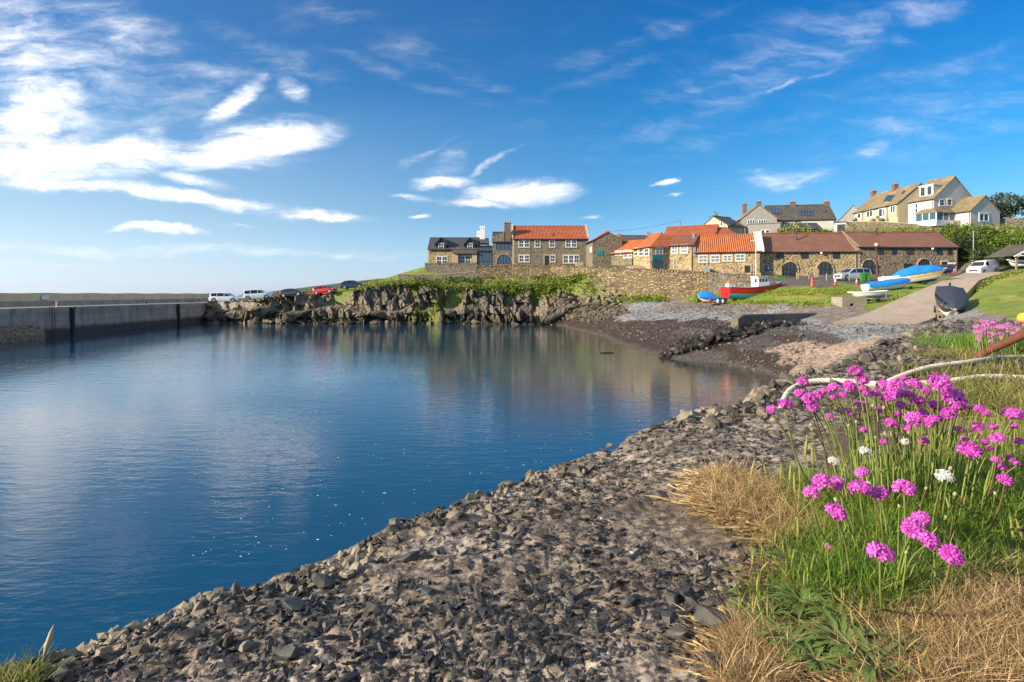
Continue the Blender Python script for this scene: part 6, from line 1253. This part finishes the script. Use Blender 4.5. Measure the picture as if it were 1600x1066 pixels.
for k, (px, py, w_, lb) in enumerate(BS):
    q = pray(px, py+w_*.15); s = w_*q[1]/F*.55; Vr, Fr = ROCKB[k % len(ROCKB)]
    pale = any(c in lb for c in ('pale', 'brown', 'crusted', 'ochre', 'jagged', 'rounded pale'))
    o = obj('stone', np_mesh('stone', ((Vr*np.array([1, .85, .75]))@rotm(RNG, .3).T)*s, Fr, m_edge if pale else m_big)) if 'm_big' in globals() else None
    if o is None:
        m_big = m_rock('smooth_whinstone', [(.05,.05,.053),(.075,.072,.07),(.095,.088,.08)], nsc=22, bump=.003, rough=.65); o = obj('stone', np_mesh('stone', ((Vr*np.array([1, .85, .75]))@rotm(RNG, .3).T)*s, Fr, m_big))
    o.location = (q[0], q[1], q[2]+s*.25); tag(o, lb, 'stone', 'larger stones on the quay edge')

# ---------------------------------------------------------------- blades
def blades(base, dirs, L, Wd, bend, segs=4, rng=RNG):
    n = len(base); t_ = np.linspace(0, 1, segs+1)[None, :, None]; L = np.broadcast_to(L, n)[:, None, None]; Wd = np.broadcast_to(Wd, n)[:, None, None]
    P = base[:, None]+L*(dirs[:, None]*t_+bend[:, None]*t_**2*.6); T = dirs[:, None]+bend[:, None]*1.2*t_
    sd_ = np.cross(T, rng.normal(size=(n, 1, 3))*.35+np.array([0, 0, 1.])); sd_ /= np.linalg.norm(sd_, axis=2)[..., None]+1e-6
    w = Wd*(1-t_**2*.85)*.5; V = np.stack([P-sd_*w, P+sd_*w], 2).reshape(-1, 3); k = 2*(segs+1); b = (np.arange(n)*k)[:, None, None]+ (np.arange(segs)*2)[None, :, None]
    Fc = b+np.array([0, 1, 3, 2])[None, None, :]; return V, Fc.reshape(-1, 4)
def turf(name, label, XY, mat, L, Wd, lean, bend, segs=4, kind='stuff', lift=.0, dirbias=(0, 0)):
    XY = np.asarray(XY); n = len(XY); z = plat(XY[:, 0], XY[:, 1], False); B = np.column_stack([XY, z-.004+lift]); a = RNG.uniform(0, 2*math.pi, n); le = np.abs(RNG.normal(size=n))*lean
    D = np.column_stack([np.cos(a)*np.sin(le)+dirbias[0], np.sin(a)*np.sin(le)+dirbias[1], np.abs(np.cos(le))+.03]); D /= np.linalg.norm(D, axis=1)[:, None]
    Bn = np.column_stack([RNG.normal(size=(n, 2))*bend, -np.abs(RNG.normal(size=n))*bend*.9]); Ls = RNG.uniform(L[0], L[1], n)
    V, Fc = blades(B, D, Ls, RNG.uniform(Wd*.6, Wd*1.3, n), Bn, segs); zb = np.repeat(z, 2*(segs+1)); V[:, 2] = np.maximum(V[:, 2], zb+.0005+RNG.random(len(V))*.006)
    return tag(obj(name, np_mesh(name, V, Fc, mat)), label, kind=kind)
def blob(px, py, rx, ry, n):           # points round a ground spot given by its place in view; radii in metres
    q = pray(px, py); a = RNG.uniform(0, 6.2832, n); rr = RNG.random(n)**.62*.95*(.8+.35*np.sin(a*3+px)*np.sin(a*2)); return np.column_stack([q[0]+np.cos(a)*rr*rx, q[1]+np.sin(a)*rr*ry])
GT = m_leaf('thrift_leaf_green', (.05,.11,.012), (.13,.25,.022), (.30,.38,.05), .35)
GY = m_leaf('yellow_green_grass', (.12,.15,.02), (.24,.26,.05), (.42,.38,.12), .3)
DRY = m_leaf('straw_dry_grass', (.17,.10,.045), (.42,.28,.125), (.70,.51,.26), .15); DRK = m_leaf('brown_dead_grass', (.06,.035,.02), (.15,.09,.05), (.30,.20,.11), .1)
PL = m_leaf('plantain_leaf', (.07,.12,.025), (.13,.20,.045), (.24,.30,.08), .2)
XY = np.concatenate([blob(1450,800,.36,.24,8000), blob(1390,865,.22,.16,5200), blob(1350,925,.14,.10,3200), blob(1570,770,.30,.26,6000), blob(1330,800,.14,.12,1800)])
turf('thrift_foliage', 'dense fine green leaf cushion beneath the pink thrift flowers', XY, GT, (.035, .085), .0017, .75, .5, 4)
turf('thrift_foliage', 'yellowing leaves mixed through the thrift cushion', np.concatenate([blob(1440,810,.36,.26,2600), blob(1360,890,.2,.16,1400), blob(1570,770,.3,.26,1400)]), GY, (.03, .075), .0015, .8, .5, 4)
XY = np.concatenate([blob(1490,740,.34,.2,700), blob(1570,700,.3,.25,1000), blob(1380,800,.2,.12,350)])
turf('tall_grass_stems', 'upright yellow green stems and grass among the thrift', XY, GY, (.05, .12), .0017, .3, .25, 4)
XY = np.concatenate([blob(1190,785,.15,.12,7500), blob(1140,757,.09,.09,2200), blob(1240,830,.09,.09,3000)])
turf('dry_grass', 'tangle of straw coloured dry grass spilling onto the stones', XY, DRY, (.025, .075), .0011, 1.3, .9, 6)
XY = np.concatenate([blob(1175,1010,.05,.07,2600), blob(1180,1060,.07,.06,2800), blob(1530,1000,.20,.12,13000), blob(1600,940,.18,.12,8000), blob(1500,1060,.18,.09,8000), blob(1640,1020,.2,.2,6000), blob(1450,1078,.08,.05,1800)])
turf('dry_grass', 'matted straw dry grass filling the bottom right corner', XY, DRY, (.018, .062), .0010, 1.45, .9, 6)
XY = np.concatenate([blob(1300,990,.12,.10,1200), blob(1225,915,.08,.08,2600), blob(1520,920,.2,.12,7000), blob(1420,980,.16,.12,4600), blob(1300,1060,.12,.08,1200)])
turf('dead_grass', 'brown dead stems and roots under the low leaves', XY, DRK, (.012, .04), .0009, 1.4, .9, 5)
turf('upright_straws', 'small upright tuft of golden straws on the dry grass tongue', np.concatenate([blob(1128,752,.05,.05,220)]), DRY, (.03, .075), .0014, .4, .3, 5)
turf('low_green_blades', 'fine low green blades growing through the dead stems', np.concatenate([blob(1290,970,.16,.10,1600), blob(1240,930,.10,.08,900), blob(1400,960,.12,.06,700), blob(1560,900,.16,.08,600)]), GT, (.02, .05), .0013, .8, .5, 4)
XY = np.concatenate([blob(1540,560,.6,.5,1500), blob(1590,640,.4,.35,2600), blob(1620,600,.6,.6,2200), blob(1560,625,.3,.3,1400), blob(1480,640,.4,.2,900)])
turf('rough_grass', 'rough yellow green grass round the mooring ropes', XY, GY, (.03, .10), .003, .7, .6, 4)
turf('rough_dead_grass', 'brown withered grass between rope and flowers', XY+RNG.normal(size=XY.shape)*.05, DRK, (.03, .09), .0028, 1.1, .7, 4)
XY = np.concatenate([blob(1575,548,.5,.6,2600), blob(1640,535,.8,.6,2600)])
turf('far_thrift_foliage', 'green leaf cushion of the far thrift clump behind the rusty bar', XY, GT, (.06, .17), .005, .5, .3, 3)
turf('corner_grass', 'small green grass tuft in the bottom left corner', np.concatenate([blob(10,1075,.06,.035,300), blob(45,1068,.03,.03,90)]), GY, (.015, .05), .0014, .7, .35, 5)
# ---------------------------------------------------------------- thrift flowers
def petalmat(name, c1, c2, tr=.35):
    m, t, b = newmat(name); r = t.n('ShaderNodeNewGeometry').outputs['Random Per Island']; oi = t.n('ShaderNodeObjectInfo').outputs['Random']
    c = t.mixc(t.math('ADD', t.math('MULTIPLY', r, .6), t.math('MULTIPLY', oi, .4)), c1, c2); setb(t, b, c, .55)
    tn = t.n('ShaderNodeBsdfTranslucent', Color=c); mx = t.n('ShaderNodeMixShader', i0=tr); L_ = t.nt.links; L_.new(b.outputs[0], mx.inputs[1]); L_.new(tn.outputs[0], mx.inputs[2]); L_.new(mx.outputs[0], t.nt.nodes['Material Output'].inputs[0]); return m
PINK = petalmat('magenta_thrift_petal', (.55,.025,.43), (.95,.24,.80)); WHT = petalmat('white_thrift_petal', (.72,.68,.62), (.85,.84,.82)); FADE = petalmat('faded_pink_petal', (.55,.22,.22), (.62,.30,.45)); BUDM = petalmat('green_bud', (.30,.30,.12), (.45,.38,.22), .2)
FARP = petalmat('pale_pink_thrift_petal', (.60,.13,.42), (.80,.35,.66)); BRACT = m_plain('papery_brown_bract', (.30,.17,.08), .7, .3, 200); STEM = m_plain('thrift_stem', (.22,.28,.06), .55, .3, 60); STEMR = m_plain('reddish_thrift_stem', (.20,.13,.06), .55, .3, 60)
def head_mesh(mat, seed, nf=34, np_=5, low=-.35, pl=.42):
    rng = np.random.default_rng(seed); V = []; Fc = []
    for k in range(nf):
        ph = k*2.39996+rng.normal()*.15; z = 1-(k+.5)/nf*(1-low); r = math.sqrt(max(0, 1-z*z)); n = np.array([r*math.cos(ph), r*math.sin(ph), z])+rng.normal(size=3)*.10; n /= np.linalg.norm(n)
        c = n*np.array([1, 1, .78])*rng.uniform(.66, .86); a = np.cross(n, rng.normal(size=3)); a /= np.linalg.norm(a); b_ = np.cross(n, a); off = rng.uniform(0, 6); sz = pl*rng.uniform(.8, 1.15)
        for j in range(np_):
            q = off+j*2*math.pi/np_; d = a*math.cos(q)+b_*math.sin(q); e = -a*math.sin(q)+b_*math.cos(q); up = rng.uniform(.15, .5)
            p0 = c+d*.03; p1 = c+(d*.62+e*.30+n*up*.7)*sz; p2 = c+(d*1.0+n*(up+rng.uniform(-.1, .15)))*sz; p3 = c+(d*.62-e*.30+n*up*.7)*sz; i = len(V); V += [p0, p1, p2, p3]; Fc.append((i, i+1, i+2, i+3))
    core = len(V); V = np.array(V); return np_mesh('flower_head', V, np.array(Fc), mat)
HD = {'pink': [head_mesh(PINK, s) for s in range(6)], 'white': [head_mesh(WHT, 20+s) for s in range(3)], 'faded': [head_mesh(FADE, 30+s, 16, 4, 0, .3) for s in range(2)], 'far': [head_mesh(FARP, 40+s, 24) for s in range(3)]}
def bud_mesh():
    mb = MB(); mb.grid([[(.55*math.sin(a)*math.cos(p), .55*math.sin(a)*math.sin(p), -.7*math.cos(a)) for p in np.linspace(0, 2*math.pi, 9)[:-1]] for a in np.linspace(.05, 3.1, 8)], True); o = mb.build('t', BUDM, None, True); me = o.data; bpy.data.objects.remove(o); return me
def bract_mesh():
    mb = MB()
    for k in range(9): a = k*2*math.pi/9; c, s = math.cos(a), math.sin(a); mb.add([(c*.1, s*.1, -.62), (c*.62-s*.2, s*.62+c*.2, -.42), (c*.80, s*.80, .02), (c*.62+s*.2, s*.62-c*.2, -.42)], [(0,1,2,3)])
    mb.cyl((0, 0, -.6), .12, .35, 8, r2=.6); o = mb.build('t', BRACT, None, True, fix=False); me = o.data; bpy.data.objects.remove(o); return me
BUD, BRA = bud_mesh(), bract_mesh()
ORD = ['first','second','third','fourth','fifth','sixth','seventh','eighth','ninth','tenth','eleventh','twelfth','thirteenth','fourteenth','fifteenth','sixteenth','seventeenth','eighteenth','nineteenth','twentieth']+['twenty-'+w for w in ('first','second','third','fourth','fifth','sixth','seventh','eighth','ninth')]+['thirtieth']
FL = [(1337,581,24),(1254,597,20),(1205,640,17),(1227,632,23),(1250,615,20),(1264,623,23),(1277,619,20),(1270,635,21),(1303,607,21),(1327,604,24),(1348,595,22),(1349,607,16),(1302,620,14),(1318,642,12),(1295,651,14),(1352,616,13),(1368,615,18),(1380,601,22),(1396,604,27),(1394,617,25),(1409,615,16),(1411,592,13),(1429,601,24),(1468,598,36),(1434,626,22),(1408,634,18),(1350,632,12),(1351,642,10),(1404,647,12),
      (1460,634,20),(1488,620,33),(1496,636,23),(1483,645,26),(1441,647,20),(1427,655,27),(1456,659,27),(1392,661,21),(1530,639,18),(1541,646,13),(1582,648,29),(1583,666,14),(1528,668,20),(1473,675,13),(1505,685,10),(1537,690,14),(1558,685,23),(1546,701,13),(1515,704,35),(1556,720,17),(1567,732,15),(1589,725,12),(1570,751,24),(1347,739,23),(1282,753,32),(1267,770,26),(1306,755,27),(1344,764,35),(1375,771,29),(1413,764,36),(1306,801,34),
      (1439,811,31),(1426,826,38),(1450,844,32),(1375,865,42),(1486,868,38),
      (1288,612,17),(1316,618,16),(1340,632,14),(1372,640,14),(1386,622,19),(1420,616,18),(1445,612,17),(1478,610,18),(1503,628,17),(1472,655,18),(1418,668,15),(1445,690,16),(1380,690,13),(1552,668,15),(1592,690,16),(1500,672,16),(1350,672,12),(1578,716,14),(1328,646,12),(1408,601,17)]
WF = [(1415,691,16),(1351,705,19),(1302,720,18),(1475,744,27),(1356,756,10)]
BF = [(1364,634,10,0),(1381,637,10,0),(1326,665,8,0),(1267,664,9,0),(1269,671,8,0),(1515,636,14,1),(1485,732,12,0),(1492,772,12,0),(1447,763,9,0),(1436,788,10,0),(1405,791,9,0),(1306,781,12,0),(1293,855,18,1),(1464,736,10,0),(1555,771,10,0),(1478,808,9,0),(1416,863,10,0),(1338,659,9,0),(1420,676,8,0),(1498,671,9,1),(1368,684,8,0)]
def flower(px, py, w, kind, label, far=False):
    if far: d = 3.45+RNG.normal()*.25; base = pray(px+RNG.normal()*6, py+46)
    else:
        d = float(np.interp(py, [580,700,780,870], [1.13,1.0,.86,.76]))*(26/max(w, 14))**.22*RNG.uniform(.97, 1.03)
        if kind in ('bud', 'faded'): d = float(np.interp(py, [580,700,780,870], [1.13,1.0,.86,.76]))
        by = 792+RNG.normal()*16 if py < 700 else 862+RNG.normal()*10 if py < 790 else 932+RNG.normal()*7
        bx = px+(1425-px)*(.30 if py < 790 else .12)+RNG.normal()*8
        if py > 800 and px > 1400: bx = 1400+(px-1430)*.25; by = 938
        if px > 1500: by = 800+RNG.normal()*14
        base = pray(bx, by)
        if base[1] < d: d = base[1]*RNG.uniform(.94, 1.0)
    hp = W(px, py, d); R_ = w*d/F*.46; nm = 'thrift_flower' if kind != 'bud' else 'thrift_bud'
    r = thing(nm, label, 'flower' if kind != 'bud' else 'flower bud', base, 0, 'thrift flowers in the near clump' if not far else 'pale thrift flowers in the far clump'); v_ = Vector(hp-base)
    tx, ty = RNG.normal()*.25, RNG.normal()*.25-.25
    me = HD[kind][int(RNG.integers(len(HD[kind])))] if kind != 'bud' else BUD; o = obj('flower_head' if kind != 'bud' else 'bud', me, r); o.location = v_; o.scale = (R_,)*3; o.rotation_euler = (-ty*.9, tx, RNG.uniform(0, 6))
    if kind != 'bud' and not far: c = obj('bracts', BRA, r); c.location = v_; c.scale = (R_*.9,)*3; c.rotation_euler = o.rotation_euler
    side = Vector((v_.x, v_.y, 0)); c1 = Vector((v_.x*.15, v_.y*.15, v_.z*.55)) if side.length < v_.z else Vector((v_.x*.75, v_.y*.75, v_.z*.25)); n = 9; P = []
    end = v_-Vector((0, 0, R_*.5))
    for k in range(n): f = k/(n-1); P.append(tuple(c1*(2*f*(1-f))+end*f*f+Vector((0, 0, -.01*(1-f)))))
    rr = .0010+min(.0008, R_*.045) if not far else .0018
    MB().tube(P, [rr*(1.15-.3*k/(n-1)) for k in range(n)], 5, False).build('stem', STEM if RNG.random() < .85 or far else STEMR, r, True, fix=False)
rows_ = [(0, 612, 'in the topmost row'), (612, 640, 'just under the rope'), (640, 672, 'in the third row above the gravel'), (672, 730, 'among mid height heads'), (730, 790, 'in the middle cluster'), (790, 900, 'among the lowest flowers')]
SPEC = {(1337,581): 'pink thrift flower standing tallest of all, its head above the rope', (1205,640): 'small pink thrift flower leaning farthest left over the gravel', (1227,632): 'pink thrift flower second from the left edge of the clump', (1254,597): 'pink thrift flower beside the left bend of the white rope', (1468,598): 'widest bright magenta thrift head overlapping the rope', (1375,865): 'round full lilac pink thrift head, lowest in the middle of the leaves',
        (1486,868): 'lilac pink thrift head on a strongly curved stem at lower right', (1426,826): 'large pink head in the middle of three overlapping lower heads', (1439,811): 'pink head at the top of three overlapping lower heads', (1450,844): 'pink head at the bottom right of three overlapping lower heads', (1306,801): 'full lilac pink head alone below the left cluster', (1570,751): 'pink thrift head at far right, lowest of those at the photo edge', (1582,648): 'broad pink head touching the right photo edge', (1515,704): 'large pink head alone right of centre at mid height', (1347,739): 'small pink head just above the middle pair', (1392,661): 'round pink head standing alone in the middle of the stems'}
for lo, hi, ph in rows_:
    S = sorted([f for f in FL if lo <= f[1] < hi])
    for k, (px, py, w) in enumerate(S):
        sz = 'small' if w < 16 else 'large' if w > 28 else 'medium'
        flower(px, py, w, 'pink', SPEC.get((px, py), f'{sz} pink thrift flower, {ORD[k]} from the left {ph}'))
for (px, py, w), lb in zip(WF, ['white thrift flower highest of the white ones, among pink stems', 'white thrift flower in the middle left of the clump', 'white thrift flower farthest left, flat topped', 'largest white thrift flower, right of the middle', 'tiny white thrift flower half hidden behind pink heads']): flower(px, py, w, 'white', lb)
for k, (px, py, w, fd) in enumerate(sorted(BF)): flower(px, py, w, 'faded' if fd else 'bud', (f'faded brownish pink thrift head, {ORD[[b[:2] for b in sorted(BF) if b[3]].index((px, py))]} of the withered ones from left' if fd else f'small unopened green thrift bud, {ORD[[b[:2] for b in sorted(BF) if not b[3]].index((px, py))] if [b[:2] for b in sorted(BF) if not b[3]].index((px, py)) < 20 else "last"} bud from the left'))
for k in range(46):
    px = RNG.uniform(1524, 1625); py = RNG.uniform(494, 512)+ (1600-px)*.13*RNG.random()+RNG.uniform(0, 16); flower(px, py, RNG.uniform(8, 11.5), 'far', 'small pale pink thrift flower in the crowded far clump behind the rusty bar', True)
# ---------------------------------------------------------------- plantain leaves and seed spikes
def rosette(px, py, n, L, label):
    q = pray(px, py, .012); r = thing('plantain', label, 'plant', q, 0, 'low green plantain rosettes')
    for k in range(n):
        a = k*2.4+RNG.normal()*.2; el = RNG.uniform(.15, .8); l = L*RNG.uniform(.6, 1.15); mb = MB(); rows = []; w = l*.032
        for i in range(9):
            f = i/8; x = l*f; z = .004+l*(math.sin(el)*f-.42*f*f); ww = w*(.35+1.3*math.sin(min(1, f*1.15)*math.pi)**.7*(1.5 if i % 2 else .75))*(1 if i < 8 else .1); d = np.array([math.cos(a), math.sin(a)]); s = np.array([-d[1], d[0]]); p = d*x*math.cos(el*.5)
            rows.append([(*(p-s*ww), max(z+ww*.3, .002)), (*p, max(z, .0015)), (*(p+s*ww), max(z+ww*.3, .002))])
        mb.grid(rows); mb.build('leaf', PL, r, True, fix=False)
for px, py, n, L, lb in ((1252,948,44,.058,'plantain rosette below the thrift cushion, upper left of the low leaves'),(1236,1008,44,.055,'plantain rosette in the left of the low leaves near the dry grass'),(1318,1012,64,.062,'largest plantain rosette in the bottom middle of the leaves'),(1366,1045,40,.062,'plantain rosette with leaves reaching the bottom frame'),(1235,880,30,.05,'plantain leaves left of the thrift cushion beside the stones'),(1300,965,34,.05,'plantain rosette between the upper and the largest ones'),(1275,1040,40,.05,'plantain rosette at the bottom frame below the left ones'),(1400,1010,30,.045,'small plantain rosette right of the largest one on the straw'),(1205,965,26,.042,'small plantain rosette at the left edge beside the stones')): rosette(px, py, n, L, lb)
SPM = m_plain('yellow_green_seed_spike', (.36,.33,.08), .6, .35, 120)
def spike_mesh(s):
    rng = np.random.default_rng(s); mb = MB(); mb.tube([(0, 0, 0), (.02, 0, .5), (0, .02, 1)], [.07, .085, .03], 6)
    for k in range(42): f = k/42; a = k*2.4; r_ = .085*(1-f*.55); mb.add([(math.cos(a)*r_*.7, math.sin(a)*r_*.7, f-.03), (math.cos(a-.5)*r_*1.3, math.sin(a-.5)*r_*1.3, f+.03), (math.cos(a)*r_*1.9, math.sin(a)*r_*1.9, f+.075), (math.cos(a+.5)*r_*1.3, math.sin(a+.5)*r_*1.3, f+.03)], [(0,1,2,3)])
    o = mb.build('t', SPM, None, False, fix=False); me = o.data; bpy.data.objects.remove(o); return me
SPK = [spike_mesh(s) for s in range(3)]
SP = [(1211,838),(1194,850),(1175,875),(1189,883),(1183,916),(1155,947),(1178,947),(1199,953),(1237,872),(1256,906),(1267,884),(1247,831),(1316,934),(1344,953),(1333,970),(1333,1019),(1442,1022),(1456,1034),(1406,987),(1583,831),(1597,831),(1258,703),(1250,743),(1234,743),(1433,729),(1506,777),(1484,788),(1396,729),(1316,729),(1173,737),(1197,732),(1220,740),(1270,716),(1370,720),(1356,690),(1242,760),(1225,856)]
for k, (px, py) in enumerate(sorted(SP)):
    q = pray(px+RNG.normal()*4, py+34 if py > 800 else py+52); d = q[1]*.985; h = W(px, py+8, d); L = 26*d/F*RNG.uniform(.8, 1.2); r = thing('plantain_spike', 'knobbly yellow green seed spike standing among the low leaves and gravel', 'seed spike', q, 0, 'yellow green plantain seed spikes'); e = Vector(h-q)
    MB().tube([(0, 0, -.005), tuple(e*.5+Vector((RNG.normal()*.002, 0, 0))), tuple(e)], .0008, 5, False).build('stem', STEM, r, True, fix=False); o = obj('seed_head', SPK[k % 3], r); o.location = e; o.scale = (L*.75, L*.75, L); o.rotation_euler = (RNG.normal()*.25, RNG.normal()*.25, RNG.uniform(0, 6))
# grass stalk, bottom left
q = pray(58, 1062); h = W(84, 976, q[1]); e = Vector(h-q); r = thing('grass_stalk', 'single tall grass stalk with a slim seed head at bottom left', 'grass stalk', q); MB().tube([(0, 0, -.01), tuple(e*.45+Vector((-.006, 0, .004))), tuple(e*.8)], .0009, 5).build('stem', STEM, r, True)
MB().tube([tuple(e*.42), tuple(e*.62), tuple(e*.85), tuple(e*1.0)], [.0012, .0036, .0026, .0004], 7).build('seed_head', MT['wood_pale'], r, True)
o = obj('fallen_leaf', np_mesh('fallen_leaf', [(0,0,0),(.006,-.009,.004),(.004,-.026,.002),(-.004,-.02,.006),(-.006,-.008,.003)], [(0,1,2,3,4)], m_plain('red_leaf', (.55,.03,.04), .5))); q = pray(1476, 972); o.location = (q[0], q[1], q[2]+.012); o.rotation_euler = (.9, .3, .4); tag(o, 'small bright red leaf lying on the dry grass at lower right', 'leaf')
# ---------------------------------------------------------------- mooring ropes and rusty bar
ROPE = m_plain('bleached_rope_fibre', (.62,.55,.42), .85, .22, 60, bump=.002)
def rope(name, label, pts, R_):
    P = np.array([pray(px, py)+np.array([0, 0, R_*.8+lf]) for px, py, lf in pts]); d = np.concatenate([[0], np.cumsum(np.linalg.norm(np.diff(P, axis=0), axis=1))]); n = int(d[-1]/(R_*.55)); q = np.linspace(0, d[-1], n); C = np.stack([np.interp(q, d, P[:, k]) for k in range(3)], 1); k_ = np.ones(25)/25
    C = np.stack([np.convolve(np.pad(C[:, j], 12, 'edge'), k_, 'valid') for j in range(3)], 1); mb = MB()
    for s in range(3):
        L_ = []
        for i in range(n):
            t_ = Vector(C[min(i+1, n-1)]-C[max(i-1, 0)]).normalized(); a = t_.cross(Vector((0, 0, 1))).normalized(); b_ = t_.cross(a); an = q[i]/(R_*5.2)*2*math.pi+s*2*math.pi/3; L_.append(Vector(C[i])+(a*math.cos(an)+b_*math.sin(an))*R_*.52)
        mb.tube(L_, R_*.56, 8)
    o = mb.build(name, ROPE, None, True, fix=False); tag(o, label, 'rope', 'bleached mooring ropes')
rope('mooring_rope', 'thick bleached rope curving along the quay behind the flowers', [(1218,640,-.02),(1230,618,0),(1244,607,0),(1264,602,.005),(1290,600,.01),(1340,602,0),(1400,606,0),(1441,604,0),(1498,602,.01),(1540,595,.01),(1600,595,0),(1680,597,0)], .0128)
rope('mooring_rope', 'second thick bleached rope running above the first to the photo edge', [(1385,602,.0),(1416,592,.01),(1453,583.5,.02),(1512,576,.02),(1554,568,.02),(1600,565,.015),(1700,560,0)], .0128)
V_ = [W(1508,576,3.25),W(1517,565,3.22),W(1529,555.5,3.2),W(1545,547.5,3.18),W(1570,536.5,3.12),W(1600,523,3.05),W(1660,496,2.95)]
tag(MB().tube([tuple(v_) for v_ in V_], [.012, .019, .021, .021, .021, .021, .022], 12).build('rusty_bar', MT['rust'], None, 'auto'), 'bent rusty iron bar sticking out of the grass at right', 'iron bar')
q = W(1601, 497, 3.9); mb = MB(); mb.grid([[(.042*math.sin(a)*math.cos(p), .042*math.sin(a)*math.sin(p), -.036*math.cos(a)) for p in np.linspace(0, 2*math.pi, 15)[:-1]] for a in np.linspace(.02, 3.12, 10)], True); o = mb.build('orange_float', MT['boat_yellow'], None, True); o.location = tuple(q); tag(o, 'orange net float at the right edge above the far thrift clump', 'float')
